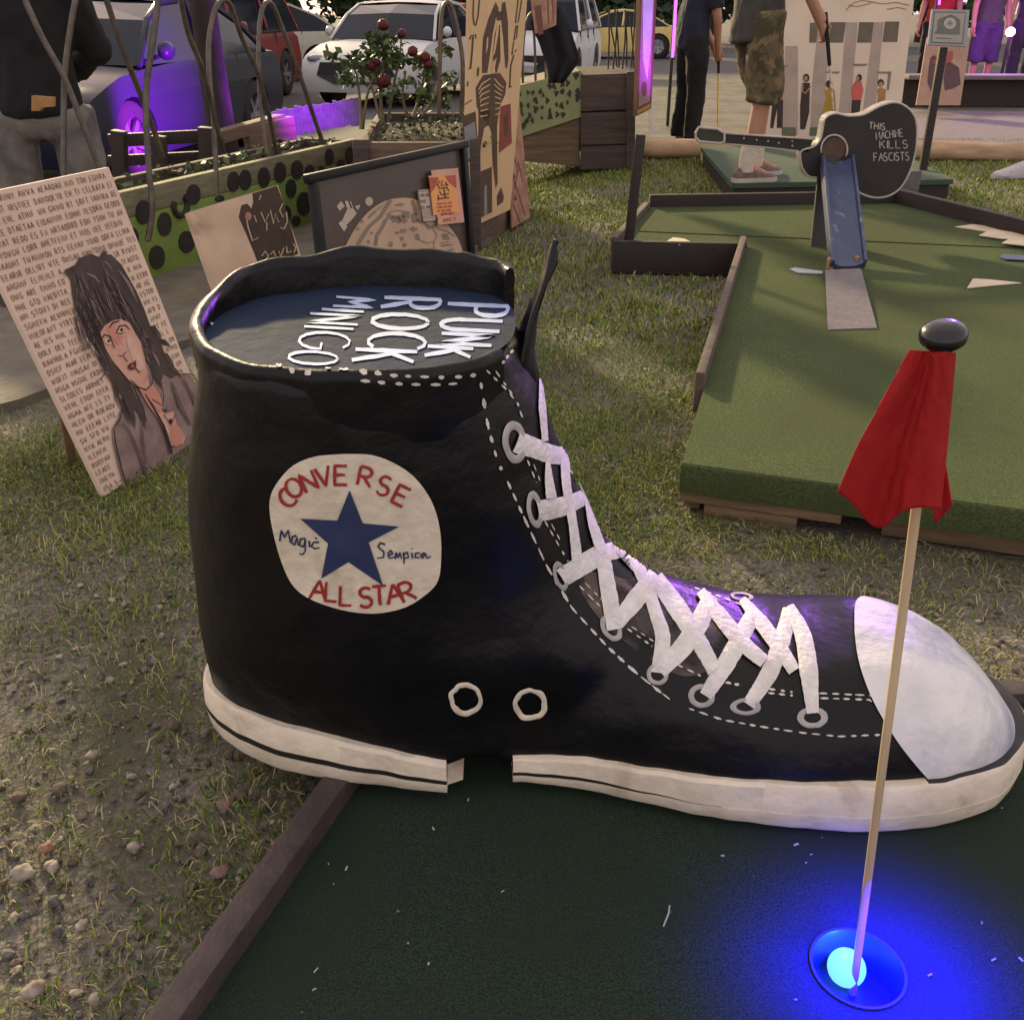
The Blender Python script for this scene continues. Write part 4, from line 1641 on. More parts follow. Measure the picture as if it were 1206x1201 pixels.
# shallow step across the green (a second strip of carpet)
mb = MB()
a0, a1 = G(753, 273, Z2P), G(1206, 293, Z2P)
mb.slab([(a0.x, a0.y, Z2P + .004), (a1.x, a1.y, Z2P + .004), (2.34, 4.66, Z2P + .004), (2.08, 5.46, Z2P + .004), (.74, 5.34, Z2P + .004)], (0, 0, -.003))
mb.build('carpet_strip', M_TURF2, plat)

# thin post at the corner of the green
mb = MB()
pb = G(742, 292, .0)
pb = Vector((.53, 4.50, .12))
mb.bar(pb, pb + Vector((.03, .02, .46)), .032, .032, bev=.003)
o = mb.build('wooden_post', M_DKWOOD, smooth=True)
tag(o, 'thin dark wooden post standing at the back left corner of the raised green', 'post')

# ------------------------------------------------------------------ guitar cut-out with ramp
GY = 4.62
gt = thing('guitar_obstacle', 'black cut-out guitar with white edging and white hand lettering over a ramp', 'guitar obstacle', (YP(1000, 230, GY).x, GY, Z2P))
M_GBLK = mat('guitar_black', srgb(44, 36, 36), srgb(34, 29, 30), scale=6, rough=.6, bump=.1)
M_GEDGE = mat('guitar_edging', srgb(190, 180, 166), srgb(168, 158, 146), scale=20, rough=.5)
body_px = [(972, 140), (983, 134), (1000, 137), (1018, 135), (1035, 126), (1052, 121), (1066, 125), (1077, 137), (1080, 155), (1078, 180), (1071, 204), (1060, 222), (1046, 231), (1030, 233),
           (1014, 228), (1003, 219), (990, 208), (975, 208), (955, 209), (946, 200), (943, 188), (944, 178), (958, 173), (966, 165), (969, 152)]
bp3 = spline([YP(x, y, GY) for x, y in body_px], 4, closed=True)
c0 = sum(bp3, Vector()) / len(bp3)
mb = MB()
mb.slab([c0 + (p - c0) * .978 for p in bp3], (0, .06, 0), 0)
mb.build('body', M_GBLK, gt)
mb = MB()
mb.tube(bp3 + [bp3[0]], .0045, n=8, cap=False)
for dy in (.012, .024, .036, .048, .060):
    mb.tube([c0 + (p - c0) * .985 + Vector((0, dy, 0)) for p in bp3 + [bp3[0]]], .0075, n=6, cap=False)
mb.build('edging', M_GEDGE, gt, smooth='all')
def gy(x, y, d=0.0):
    return YP(x, y, GY) + Vector((0, -d, 0))
mb = MB()
mb.slab([gy(852, 157.5), (gy(958, 163.5)), gy(952, 179), gy(850, 168.5)], (0, .03, 0), 0)
mb.build('neck', M_GBLK, gt)
hd = [(819, 157), (823, 150), (845, 152), (853, 157), (853, 167), (848, 169), (824, 167), (819, 162)]
mb = MB()
mb.slab([gy(*p, .004) for p in hd], (0, .034, 0), 0)
mb.build('headstock', mat('headstock_olive', srgb(58, 58, 44), srgb(48, 48, 38), scale=8), gt)
mb = MB()
q = [gy(*p, .004) for p in hd]
mb.tube(q + [q[0]], .006, n=6, cap=False)
mb.tube([gy(853, 157, .004), gy(905, 160.5, .004), gy(960, 164, .004)], .0045, n=6)
mb.tube([gy(850, 169, .004), gy(905, 174, .004), gy(940, 178, .004)], .0030, n=6)
mb.build('neck_edging', M_GEDGE, gt, smooth='all')
for (x, y) in [(876, 163), (891, 165), (904.5, 166.5), (917, 168.5), (933, 166.5), (933, 172)]:
    mb = MB()
    mb.sphere(gy(x, y, .002), .0045, n=8, sc=(1, .5, 1))
    mb.build('fret_dot', M_GEDGE, gt, smooth='all')
mb = MB()
ho = gy(982, 176, .004)
mb.lathe([(.001, 0), (.052, 0)], ho, n=28, M=Matrix.Rotation(PI / 2, 3, 'X'))
mb.build('sound_hole', mat('sound_hole_brown', srgb(92, 66, 52), srgb(74, 54, 44), scale=12), gt)
mb = MB()
mb.tube([gy(982 + 15.5 * math.cos(a), 176 - 17 * math.sin(a), .006) for a in [math.radians(d) for d in range(-30, 200, 15)]], .0045, n=6)
mb.build('rosette', M_GEDGE, gt, smooth='all')
# lettering
for (txt, x, y, h, an, sx) in [('THIS', 1023, 151.5, 7.6, .10, .86), ('MACHINE', 1032, 164.5, 8.6, -.12, .62), ('KILLS', 1036, 175, 9.0, -.02, .95), ('FASCISTS', 1029, 190, 9.4, -.03, .66)]:
    st, _ = text_strokes(txt, h, 1.0)
    lb = MB()
    for pl in st:
        q = [(x + math.cos(an) * p[0] * sx + math.sin(an) * p[1], y + math.sin(an) * p[0] * sx - math.cos(an) * p[1]) for p in pl]
        lb.grid([[gy(a.x, a.y, .0025), gy(b.x, b.y, .0025)] for a, b in ribbon2d(q, 1.1, None, .3)])
    lb.build('lettering', M_GEDGE, gt, fix=False)
# support and ramp
mb = MB()
mb.slab([YP(966, 184, GY - .02), YP(984, 184, GY - .02), YP(983, 288, 4.46), YP(955, 291, 4.40)], (0.01, .05, 0))
mb.build('support_leg', M_GBLK, gt)
M_BLUE = mat('ramp_blue', srgb(66, 78, 106), srgb(52, 62, 88), scale=12, rough=.45, bump=.15, c3=srgb(112, 118, 134), scale3=16, lo3=.62, hi3=.7)
rt0, rt1 = YP(985, 190, GY - .01), G(998, 314, Z2P + .012)
dr = rt1 - rt0
sdv = Vector((1, .08, 0)).normalized()
mb = MB()
NRP = 20
rows = []
for j in range(NRP + 1):
    t = j / NRP
    c = rt0 + dr * t
    w_ = .062
    prof = [(-w_ - .012, .03), (-w_ - .011, .034), (-w_, .034), (-w_ + .003, .018), (-w_ * .6, .004), (0, 0), (w_ * .6, .004), (w_ - .003, .018), (w_, .034), (w_ + .011, .034), (w_ + .012, .03),
            (w_ + .012, -.012), (0, -.012), (-w_ - .012, -.012)]
    nrm_ = sdv.cross(dr.normalized())
    if nrm_.z < 0:
        nrm_ = -nrm_
    rows.append([c + sdv * a + nrm_ * b for a, b in prof])
mb.grid(rows, closed=True)
mb.add(rows[0], [tuple(range(14))])
mb.add(rows[-1], [tuple(range(14))])
mb.build('ramp_chute', M_BLUE, gt, smooth=True)
M_BRASS = mat('bare_wood_end', srgb(168, 136, 92), srgb(136, 108, 74), scale=30)
for (x, y) in ((977.5, 311), (1008.5, 309)):
    p = G(x, y, Z2P + .02)
    mb = MB()
    mb.box(p, (.022, .03, .05), rz=.1, bev=.005)
    mb.build('chute_foot', M_BRASS, gt, smooth=True)
M_GREYP = mat('grey_sheet', srgb(112, 104, 106), srgb(92, 86, 90), scale=40, rough=.6, bump=.2, c3=srgb(136, 128, 128), scale3=22, lo3=.6, hi3=.8)
mb = MB()
pl = [G(972, 318, Z2P + .022), G(1014, 316, Z2P + .022), G(1033, 386, Z2P + .004), G(975, 388, Z2P + .004)]
mb.slab(pl, (0, 0, -.004))
mb.build('landing_sheet', M_GREYP, gt)

# paper cut-outs lying on the green
M_PAP = mat('cream_card', srgb(206, 190, 162), srgb(190, 174, 148), scale=10, rough=.7)
M_PAPB = mat('blue_card', srgb(66, 78, 120), srgb(54, 66, 104), scale=10, rough=.6)
def cut(pts, m, label, z=Z2P + .0085):
    mb = MB()
    mb.slab([G(x, y, z) for x, y in pts], (0, 0, -.004))
    o = mb.build('card_cutout', m)
    tag(o, label, 'card cut-out', 'pointed card pieces on the raised green')
cut([(1125, 267), (1146, 264), (1206, 272), (1206, 277), (1165, 273)], M_PAP, 'cream pointed card, furthest of three overlapping by the right curb')
cut([(1153, 277), (1168, 270), (1215, 276), (1215, 282), (1180, 281)], M_PAP, 'cream pointed card, middle of three overlapping by the right curb', Z2P + .013)
cut([(1180, 286), (1192, 279), (1225, 283), (1225, 291)], M_PAP, 'cream pointed card, nearest of three overlapping by the right curb', Z2P + .018)
cut([(1177, 302), (1182, 299.5), (1225, 302), (1225, 307), (1184, 305)], M_PAPB, 'dark blue pointed card at the right edge of the raised green')
cut([(1139, 339), (1146, 328), (1165, 329), (1203, 333), (1168, 336)], M_PAP, 'cream wedge shaped card alone on the lit turf at right', Z2P + .006)
cut([(783, 285), (793, 279.5), (806, 281), (817, 286.5), (800, 288)], M_PAP, 'small cream card by the post at the back left', Z2P + .009)
cut([(930, 317), (936, 315), (969, 319.5), (968, 322), (940, 321)], mat('pale_blue_card', srgb(158, 164, 172), srgb(140, 146, 156), scale=10), 'narrow pale grey card left of the ramp foot', Z2P + .006)

# ------------------------------------------------------------------ third green, behind the guitar
mb = MB()
p3 = [(1.34, 6.2), (2.75, 6.35), (2.9, 8.0), (1.45, 8.0)]
th3 = thing('step_green', 'small dark green raised tee where the player in camouflage shorts stands', 'golf green', (2, 7, 0))
mb.slab([(x, y, .12) for x, y in p3], (0, 0, -.03))
mb.build('carpet', mat('turf_deep', srgb(60, 78, 60), srgb(72, 90, 70), scale=200, rough=.95, bump=.5), th3)
mb = MB()
mb.slab([(x + (.015 if x < 2 else -.015), y + (.012 if y < 7 else -.012), .09) for x, y in p3], (0, 0, -.1))
mb.build('base', M_DKWOOD, th3)
# block under the guitar body, right
mb = MB()
mb.box((YP(1066, 212, 5.9).x, 5.95, .12), (.12, .2, .24), rz=.2, bev=.01)
o = mb.build('stone_block', mat('grey_block', srgb(98, 96, 92), srgb(80, 78, 76), scale=18, bump=.4), smooth=True)
tag(o, 'grey square block on the grass beside the sign post, behind the guitar', 'block')

# log edging across the back
M_LOG = mat('log_tan', srgb(206, 172, 136), srgb(160, 130, 104), scale=9, rough=.9, bump=.8, bscale=24, stretch=(.25, 1, 1))
mb = MB()
lp = [Vector((1.02, 8.30, .065)), Vector((1.6, 8.26, .07)), Vector((2.4, 8.22, .075)), Vector((3.3, 8.16, .07)), Vector((4.2, 8.08, .06)), Vector((6.4, 7.8, .06))]
lp = spline(lp, 6)
mb.tube(lp, [.072 + .010 * noise.noise(p * 2.2) for p in lp], n=14)
for v_i in range(len(mb.v)):
    c = Vector(mb.v[v_i])
    mb.v[v_i] = tuple(c + Vector((0, noise.noise(c * 9) * .01, noise.noise(c * 8 + Vector((4, 4, 4))) * .010)))
o = mb.build('log', M_LOG, smooth=True)
tag(o, 'long tan log lying along the grass behind the guitar', 'log')
# ================================================================== painted boards and posters
M_BOARD = mat('board_tan', srgb(226, 198, 178), srgb(214, 186, 166), scale=7, rough=.75)
M_BEDGE = mat('board_edge', srgb(40, 33, 28), srgb(34, 28, 24), scale=7, rough=.8)
M_INK = mat('ink_brown', srgb(146, 116, 96), srgb(130, 102, 84), scale=60, rough=.8)
M_HAIR = mat('paint_dark_hair', srgb(62, 50, 46), srgb(84, 68, 64), scale=22, rough=.7, stretch=(1, 1, .35))
M_HAIR2 = mat('paint_hair_mid', srgb(146, 120, 114), srgb(120, 98, 92), scale=40, rough=.7)
M_LINE = mat('paint_line', srgb(52, 40, 38), rough=.7)
M_SKIN = mat('paint_skin', srgb(216, 166, 148), srgb(206, 152, 134), scale=26, rough=.7)
M_SKIN2 = mat('paint_skin_light', srgb(222, 184, 162), srgb(210, 168, 148), scale=40, rough=.7)
M_BLUSH = mat('paint_blush', srgb(208, 142, 124), srgb(200, 136, 118), scale=40, rough=.7)
M_LIPS = mat('paint_lips', srgb(110, 50, 46), rough=.7)
M_JACK = mat('paint_jacket', srgb(156, 130, 124), srgb(124, 102, 98), scale=18, rough=.7)
M_JACK2 = mat('paint_jacket_dark', srgb(92, 76, 76), srgb(108, 90, 88), scale=30, rough=.7)
M_WHT = mat('paint_white', srgb(216, 200, 186), rough=.7)

# ---- portrait board
C_ = para((122, 585), (250, 507), (128, 197), (-49, 234), G(122, 585, 0.0))
P = Panel(*C_, thick=.012)
mats_p = [M_BOARD, M_BEDGE, M_INK, M_HAIR, M_HAIR2, M_LINE, M_SKIN, M_SKIN2, M_BLUSH, M_LIPS, M_JACK, M_JACK2, M_WHT]
fig = [(75, 318), (88, 312), (92, 304), (106, 299), (116, 303), (118, 299), (130, 300), (142, 312), (150, 326), (160, 344), (168, 362), (176, 384), (184, 397), (196, 407), (190, 406), (195, 420), (203, 436), (212, 440), (224, 442), (233, 458), (246, 500), (222, 523), (205, 535), (196, 548), (170, 566),
       (148, 578), (140, 555), (132, 520), (131, 505), (138, 494), (141, 482), (134, 470), (132, 452), (130, 440), (122, 430), (114, 415), (104, 400), (98, 382), (90, 362), (84, 345), (82, 330)]
# lines of lettering, broken where the painting is
def in_fig(x, y):
    r = False
    n = len(fig)
    for i in range(n):
        x1, y1 = fig[i]
        x2, y2 = fig[(i + 1) % n]
        if (y1 > y) != (y2 > y) and x < (x2 - x1) * (y - y1) / (y2 - y1) + x1:
            r = not r
    return r
e_l, u_l = P.e.length, P.u.length
rs = random.Random(5)
rows_n = 32
for r_i in range(rows_n):                       # dense hand lettering, too small to read in the photo
    vm = u_l * (.978 - r_i * (.955 / (rows_n - 1)))
    xm = .010
    while xm < e_l - .016:
        for _ in range(rs.choice((2, 3, 3, 4, 4, 5, 6, 7, 8))):
            if xm > e_l - .014:
                break
            ch = rs.choice('EEEEAAATTOOINNSRRHHDLUMYWFG')
            d = P.uv((xm + .004) / e_l, vm / u_l) - CAM
            k = d.dot(FW)
            px, py = 603 + F_PX * d.dot(RT) / k, 600.5 - F_PX * d.dot(UP) / k
            if not in_fig(px, py) and not in_fig(px + 4, py) and not in_fig(px - 3, py):
                P.glyphs(ch, xm, vm - .006 + rs.uniform(-.0008, .0008), .0125, .0021, 2, 1, sx=.68)
            xm += .0105 * (1.25 if ch in 'MW' else .6 if ch == 'I' else 1)
        xm += .009
P.poly(fig, 10, 2)
# hair mass
P.poly([(75, 318), (88, 312), (92, 304), (106, 299), (116, 303), (118, 299), (130, 300), (142, 312), (150, 326), (160, 344), (168, 362), (176, 384), (184, 397), (196, 407), (188, 406), (194, 420), (203, 434), (208, 442), (200, 446), (192, 440), (188, 450), (180, 446), (176, 436), (172, 420), (166, 402),
        (158, 390), (150, 382), (144, 378), (136, 376), (128, 380), (120, 390), (117, 396), (122, 410), (128, 424), (136, 432), (146, 442), (158, 458), (168, 478), (172, 496), (164, 490), (154, 480), (150, 486), (146, 472), (142, 466), (134, 452), (130, 440), (124, 432), (114, 415), (104, 400), (98, 382), (90, 362), (84, 345), (82, 330)], 3, 3)
for pl, w_ in [([(92, 330), (96, 346), (104, 366)], [1, 4, 1]), ([(106, 346), (110, 362), (114, 378)], [1, 4, 1]), ([(138, 318), (150, 334), (160, 356)], [1, 4, 1]), ([(122, 308), (130, 316)], [2, 3, 1]), ([(100, 322), (110, 326), (116, 334)], [1, 3, 1]),
               ([(140, 356), (148, 364), (154, 374)], [1, 3, 1]), ([(168, 392), (178, 410), (186, 430)], [1, 5, 2]), ([(152, 452), (160, 470)], [1, 4, 1]), ([(170, 410), (174, 426)], [1, 3, 1]), ([(128, 344), (140, 350)], [1, 3, 1])]:
    P.stroke(pl, w_, 4, 4)
P.stroke([(100, 398), (108, 410), (116, 420)], [1, 3, 1], 12, 4)
# loose strands, three tones
rh = random.Random(9)
for k in range(150):
    t_ = rh.random()
    side_ = rh.random() < .5
    if side_:       # left fall of hair
        x0_, y0_ = 84 + 26 * t_ + rh.uniform(-3, 3), 322 + 60 * rh.random()
        dx_, dy_ = 10 + 14 * rh.random(), 26 + 30 * rh.random()
    else:           # right fall
        x0_, y0_ = 118 + 44 * t_, 306 + 70 * t_ + 30 * rh.random()
        dx_, dy_ = 14 + 12 * rh.random(), 26 + 26 * rh.random()
    P.stroke([(x0_, y0_), (x0_ + dx_ * .4, y0_ + dy_ * .5), (x0_ + dx_, y0_ + dy_)], [.4, rh.uniform(.8, 2.0), .3], rh.choice((4, 5, 5, 3, 11)), 4)
for (x0_, y0_, dx_, dy_) in [(100, 388, 6, 22), (108, 404, 9, 24), (116, 420, 10, 26), (128, 440, 9, 30), (140, 470, 9, 26), (150, 480, 5, 22), (178, 440, 10, 16), (186, 400, 12, 8), (190, 416, 12, 14), (196, 430, 14, 12), (80, 318, -8, 4), (90, 310, -10, 8), (118, 300, 4, -6), (160, 480, 8, 22), (170, 398, 14, 22), (176, 384, 12, 16)]:
    for q in range(3):
        P.stroke([(x0_ + q * 2, y0_), (x0_ + dx_ * .5 + q * 2.4, y0_ + dy_ * .6), (x0_ + dx_ + q * 1.2, y0_ + dy_ + q * 2)], [2.2, 1.6, .3], 3, 4)
# face
P.poly([(116, 392), (121, 384), (130, 378), (140, 376), (150, 380), (156, 390), (163, 402), (168, 420), (172, 440), (174, 452), (182, 462), (190, 478), (186, 486), (177, 472), (170, 462), (160, 456), (150, 448), (140, 436), (130, 424), (122, 410)], 6, 5)
P.poly([(146, 392), (156, 398), (164, 416), (168, 434), (160, 436), (154, 424), (148, 408)], 7, 6)
P.poly([(122, 386), (132, 381), (136, 392), (142, 404), (136, 406), (128, 396)], 8, 6)
P.poly([(152, 446), (164, 452), (172, 450), (180, 462), (188, 478), (180, 474), (166, 462)], 6, 6)
# brows, eyes
P.stroke([(126, 386), (130, 380), (138, 378)], [1, 2, 1.4], 5, 7)
P.stroke([(134, 392), (138, 384), (145, 383), (150, 388)], [1, 1.8, 1], 5, 7)
P.poly([(135, 391), (138, 387.5), (142, 387), (142, 390.5), (138, 393)], 7, 7)
P.disc(140, 388.5, 1.7, 2.0, 5, 8)
P.stroke([(134, 391), (139, 393.5), (144, 391)], [.5, .9, .5], 5, 8)
P.poly([(119.5, 402), (121, 398.5), (125.5, 398.5), (129.5, 404), (127, 406), (122.5, 405)], 7, 7)
P.stroke([(116, 400), (120, 394), (126, 396), (132, 410)], [1.2, 2, 1], 5, 8)
P.disc(125, 401.5, 1.6, 1.9, 5, 8)
P.stroke([(133, 398), (139, 396.5), (144, 396.5)], [.6, 1.2, .5], 8, 7)
# nose, mouth
P.stroke([(147, 414), (142, 418), (145, 423), (148, 426)], [.7, 1.2, .6], 5, 7)
P.stroke([(136, 418), (141, 420)], [.5, 1.0], 5, 7)
P.poly([(147, 432), (150, 428), (154, 427), (157, 424), (158, 430), (156, 435), (150, 436)], 9, 7)
P.disc(153, 431, 1.6, 1.1, 8, 8)
P.stroke([(157, 434), (162, 439)], [1, 1.4], 5, 7)
P.stroke([(166, 450), (171, 446), (172, 438)], [.6, 1, .6], 8, 7)
# neck, chest, jacket
P.poly([(158, 454), (168, 459), (177, 452), (184, 462), (190, 476), (186, 486), (176, 474), (166, 464)], 8, 7)
P.stroke([(150, 447), (160, 456), (169, 459), (176, 452), (177, 440)], [.6, 1.5, 1.7, 1.2, .5], 5, 8)
P.poly([(160, 456), (170, 462), (178, 472), (188, 484), (196, 486), (202, 484), (206, 500), (212, 508), (216, 514), (214, 522), (205, 526), (198, 524), (194, 512), (184, 494), (172, 476)], 6, 6)
P.poly([(184, 490), (194, 500), (198, 514), (190, 504)], 7, 7)
P.poly([(200, 494), (208, 502), (215, 514), (211, 523), (202, 525), (198, 516)], 8, 7)
P.stroke([(176, 470), (183, 474), (188, 478), (190, 466), (188, 456)], [.8, 1.2, .8], 5, 8)
P.stroke([(190, 488), (198, 500), (204, 488)], [.8, 1, .8], 5, 8)
P.disc(198, 496, 2.2, 3, 5, 8)
P.stroke([(189, 485), (194, 482)], 1.4, 5, 8); P.stroke([(191, 481), (193, 487)], 1.2, 5, 8)
P.stroke([(168, 464), (178, 480), (190, 502), (197, 524), (199, 534)], [1, 2.4, 3.2, 3], 5, 8)
P.stroke([(142, 498), (150, 508), (160, 530), (168, 552), (170, 564)], [1, 2.2, 3, 2.4], 11, 7)
P.stroke([(131, 505), (133, 522), (140, 552), (148, 576)], [1.2, 2, 1.2], 5, 8)
P.stroke([(164, 496), (166, 520), (170, 545)], [1, 2.5, 1], 11, 7)
P.stroke([(200, 450), (210, 478), (222, 500)], [2, 5, 2], 11, 7)
P.stroke([(214, 446), (226, 470), (236, 500)], [1, 4, 2], 11, 7)
P.stroke([(212, 440), (224, 441), (233, 456)], [1, 1.4, 1], 5, 8)
P.stroke([(141, 482), (138, 494), (132, 503)], [1, 1.6, 1], 5, 8)
P.stroke([(143, 466), (148, 480), (153, 490)], [2, 3, 1], 3, 8)
P.stroke([(122, 424), (122, 440), (116, 448)], [.8, 1.2, .8], 5, 4)
o = P.mb.build('painted_board', mats_p, fix=False)
tag(o, 'tall tan board painted with a dark haired woman in front of small lettering', 'painting')

def prop(panel, par, fr_=.5, h_=.75, out=.22):
    a = panel.uv(fr_, h_) - panel.n * (panel.th + .012)
    b = panel.uv(fr_, 0) - panel.n * out
    b.z = -.01
    mb = MB()
    mb.bar(a, b, .022, .022, bev=.003)
    mb.build('prop_stake', M_PROP, par, smooth=True)
M_PROP = mat('stake_wood', srgb(128, 104, 78), srgb(100, 82, 62), scale=14, rough=.8)
prop(P, o, .30)
prop(P, o, .72)
# ---- small painting on its corner
C_ = para((262, 365), (362, 325), (327, 218), (222, 250), G(262, 365, .022))
P = Panel(*C_, thick=.03)
mk = mat('canvas_cream', srgb(212, 184, 156), srgb(192, 164, 138), scale=6, rough=.8, c3=srgb(152, 126, 104), scale3=5, lo3=.55, hi3=.8)
mdk = mat('paint_umber', srgb(70, 54, 42), srgb(54, 42, 34), scale=24, rough=.8)
mcr = mat('paint_cream_line', srgb(196, 172, 138), rough=.8)
mpk = mat('paint_pink', srgb(176, 120, 104), rough=.8)
P.poly([(297, 228), (326, 219), (338, 250), (351, 299), (330, 308), (306, 318), (300, 300), (290, 276), (281, 256), (284, 242), (291, 240), (296, 246), (298, 238)], 2, 1)
for pl in [[(289, 252), (292, 268), (297, 284), (304, 280)], [(299, 254), (302, 262)], [(307, 250), (312, 262), (316, 252)], [(314, 262), (314, 272)], [(318, 248), (322, 264), (324, 252), (328, 262)], [(333, 240), (329, 248), (333, 256), (337, 250), (338, 262), (334, 270), (330, 268)],
           [(308, 302), (312, 296), (316, 302), (312, 306)], [(318, 300), (322, 296), (324, 302)], [(328, 296), (330, 303), (334, 292)], [(337, 290), (338, 298), (343, 296)], [(345, 287), (348, 292), (346, 298)], [(305, 236), (307, 230)]]:
    P.stroke(pl, [1.2, 1.8, 1.2], 3, 2, jit=.3)
P.disc(292, 255, 4, 5, 4, 2)
o = P.mb.build('small_painting', [mk, M_BEDGE, mdk, mcr, mpk], fix=False)
tag(o, 'small cream canvas with a dark painted patch of scratchy lettering, leaning behind the shoe', 'painting')
prop(P, o, .5, .8, .16)

# ---- framed map picture
zt = .58
TL_, TR_ = G(366, 210, zt), G(543, 171, zt)
lean = Vector((.03, -.10, 0))
BL_ = Vector((TL_.x, TL_.y, .012)) + Vector((.04, -.12, 0))
BR_ = Vector((TR_.x, TR_.y, .012)) + Vector((.04, -.12, 0))
fr = thing('framed_picture', 'black framed moon map with an orange flyer stuck over its corner', 'framed picture', (BL_ + BR_) / 2)
P = Panel(BL_, BR_, TR_, TL_, thick=.015)
m_dark = mat('print_dark', srgb(74, 60, 52), srgb(66, 53, 46), scale=6, rough=.35)
m_map = mat('print_cream', srgb(188, 158, 132), srgb(176, 146, 122), scale=8, rough=.4)
m_grey = mat('print_grey', srgb(134, 114, 98), srgb(122, 104, 90), scale=20, rough=.4)
m_wh = mat('print_white', srgb(190, 172, 156), rough=.4)
def Zf(X, Y): return (370 + X / 6.7, 170 + Y / 6.7)
arc = [(235, 830), (262, 770), (300, 700), (350, 620), (410, 550), (480, 490), (550, 450), (620, 430), (700, 422), (770, 428), (850, 455), (930, 510), (1010, 590), (1080, 670), (1130, 740), (1160, 810), (1172, 860)]
low = [(1172, 900), (1180, 1000), (235, 1040), (215, 930)]
P.poly([Zf(*p) for p in arc + low], 1, 1)
for pl, w_ in [([(600, 440), (560, 500), (520, 570), (430, 650), (370, 740), (340, 800)], 4.5), ([(560, 600), (530, 660), (490, 720), (480, 800)], 4.5), ([(560, 600), (590, 560), (640, 590)], 3),
               ([(770, 440), (790, 500), (800, 560)], 4), ([(800, 600), (870, 620), (900, 660), (960, 640)], 4)]:
    P.stroke([Zf(*p) for p in pl], w_, 2, 2)
for (x, y, rx, ry) in [(640, 590, 7, 4.5), (690, 590, 6, 5), (720, 560, 5, 4), (700, 685, 4, 2.6), (780, 670, 4, 3), (690, 745, 2.6, 2.6), (810, 730, 3, 4), (600, 790, 3, 3), (710, 795, 2.4, 2.6), (650, 700, 3, 1.6), (450, 700, 2.4, 1.6), (425, 770, 2, 2), (790, 580, 5, 6), (1035, 730, 5, 4), (340, 670, 2, 1.6), (372, 610, 2, 2)]:
    cx, cy = Zf(x, y)
    P.poly([(cx + rx * (1 + .4 * math.sin(k * 2.3 + x)) * math.cos(k * PI / 6), cy + ry * (1 + .4 * math.cos(k * 3.1 + y)) * math.sin(k * PI / 6)) for k in range(12)], 2, 2)
for pl in [[(870, 620), (930, 660), (965, 720), (940, 770), (880, 780), (840, 760), (800, 740)], [(940, 770), (940, 830)], [(430, 560), (530, 490)], [(640, 480), (680, 470)], [(560, 560), (600, 540), (640, 520), (700, 530), (760, 540)], [(990, 780), (1060, 770)], [(1000, 800), (1090, 790)], [(960, 660), (1050, 690), (1110, 730)]]:
    P.stroke([Zf(*p) for p in pl], .9, 2, 3)
for pts in ([(175, 490), (210, 450), (240, 490), (200, 525)], [(240, 450), (262, 445), (285, 500), (262, 520)], [(255, 520), (300, 500), (335, 545), (300, 590), (250, 640), (220, 600)], [(318, 490), (362, 478), (345, 522)], [(190, 625), (215, 600), (260, 650), (235, 690)]):
    P.poly([Zf(*p) for p in pts], 3, 1)
P.stroke([Zf(280, 450), Zf(300, 500)], 1.2, 3, 2)
P.disc(*Zf(432, 452), 4.6, 5.2, 3, 1)
P.text_px('TRANSIT', *Zf(425, 590), 2.2, -.7, .5, 2, 3, sx=.9)
P.text_px('A MAP', *Zf(640, 490), 2.2, -.1, .5, 2, 3)
P.text_px('LAVA', *Zf(1000, 808), 2.4, -.1, .5, 2, 3)
P.text_px('LAND', *Zf(1040, 845), 2.4, -.1, .5, 2, 3)
P.mb.build('print', [m_dark, m_map, m_grey, m_wh], fr, fix=False)
# frame bars
M_FRM = mat('frame_black', srgb(20, 18, 20), srgb(26, 24, 26), scale=10, rough=.4, spec=.2)
mb = MB()
nf_ = P.n
w_ = .030
def fbar(a, b):
    mb.bar(a + nf_ * .006, b + nf_ * .006, .03, w_, bev=.006, up=nf_)
ez, uz = P.e.normalized() * .015, P.u.normalized() * .015
fbar(TL_ - ez * 2, TR_ + ez * 2)
fbar(BL_ - ez * 2, BR_ + ez * 2)
fbar(BL_ + uz, TL_ - uz)
fbar(BR_ + uz, TR_ - uz)
mb.build('frame', M_FRM, fr, smooth=True)
prop(P, fr, .2, .8)
prop(P, fr, .8, .8)
# second sheet and flyer, stuck on the glass: things of their own
F2 = Panel(*[P.px(*Zf(*q)) + nf_ * .012 for q in ((842, 610), (990, 600), (960, 350), (800, 365))], thick=.0006)
F2.stroke([Zf(815, 375), Zf(845, 600)], .9, 1, 1)
F2.stroke([Zf(815, 375), Zf(930, 362)], .9, 1, 1)
for k in range(3):
    F2.text_px(['YOU ARE', 'HERE', 'SEE MAP'][k], *Zf(835 + k * 3, 415 + k * 48), 3.2, -.08, .8, 1, 1, sx=.6)
for k in range(5):
    F2.stroke([Zf(845 + k * 4, 525 + k * 16), Zf(925 + k * 2, 516 + k * 16)], .7, 1, 1)
o = F2.mb.build('paper_note', [m_wh, m_grey], fix=False)
tag(o, 'small grey lettered paper half hidden behind the orange flyer', 'paper')
FL = Panel(*[P.px(*Zf(*q)) + nf_ * .018 for q in ((948, 640), (1155, 618), (1105, 190), (892, 210))], thick=.0006)
m_pk = mat('flyer_pink', srgb(214, 160, 140), rough=.6)
m_or = mat('flyer_orange', srgb(226, 160, 96), srgb(220, 150, 90), scale=12, rough=.6)
m_rd = mat('flyer_red', srgb(178, 88, 68), rough=.6)
m_bk = mat('flyer_ink', srgb(70, 44, 36), rough=.6)
FL.poly([Zf(900, 250), Zf(1112, 240), Zf(1145, 545), Zf(938, 560)], 1, 1)
FL.poly([Zf(902, 262), Zf(980, 262), Zf(960, 330), Zf(915, 390)], 2, 2)
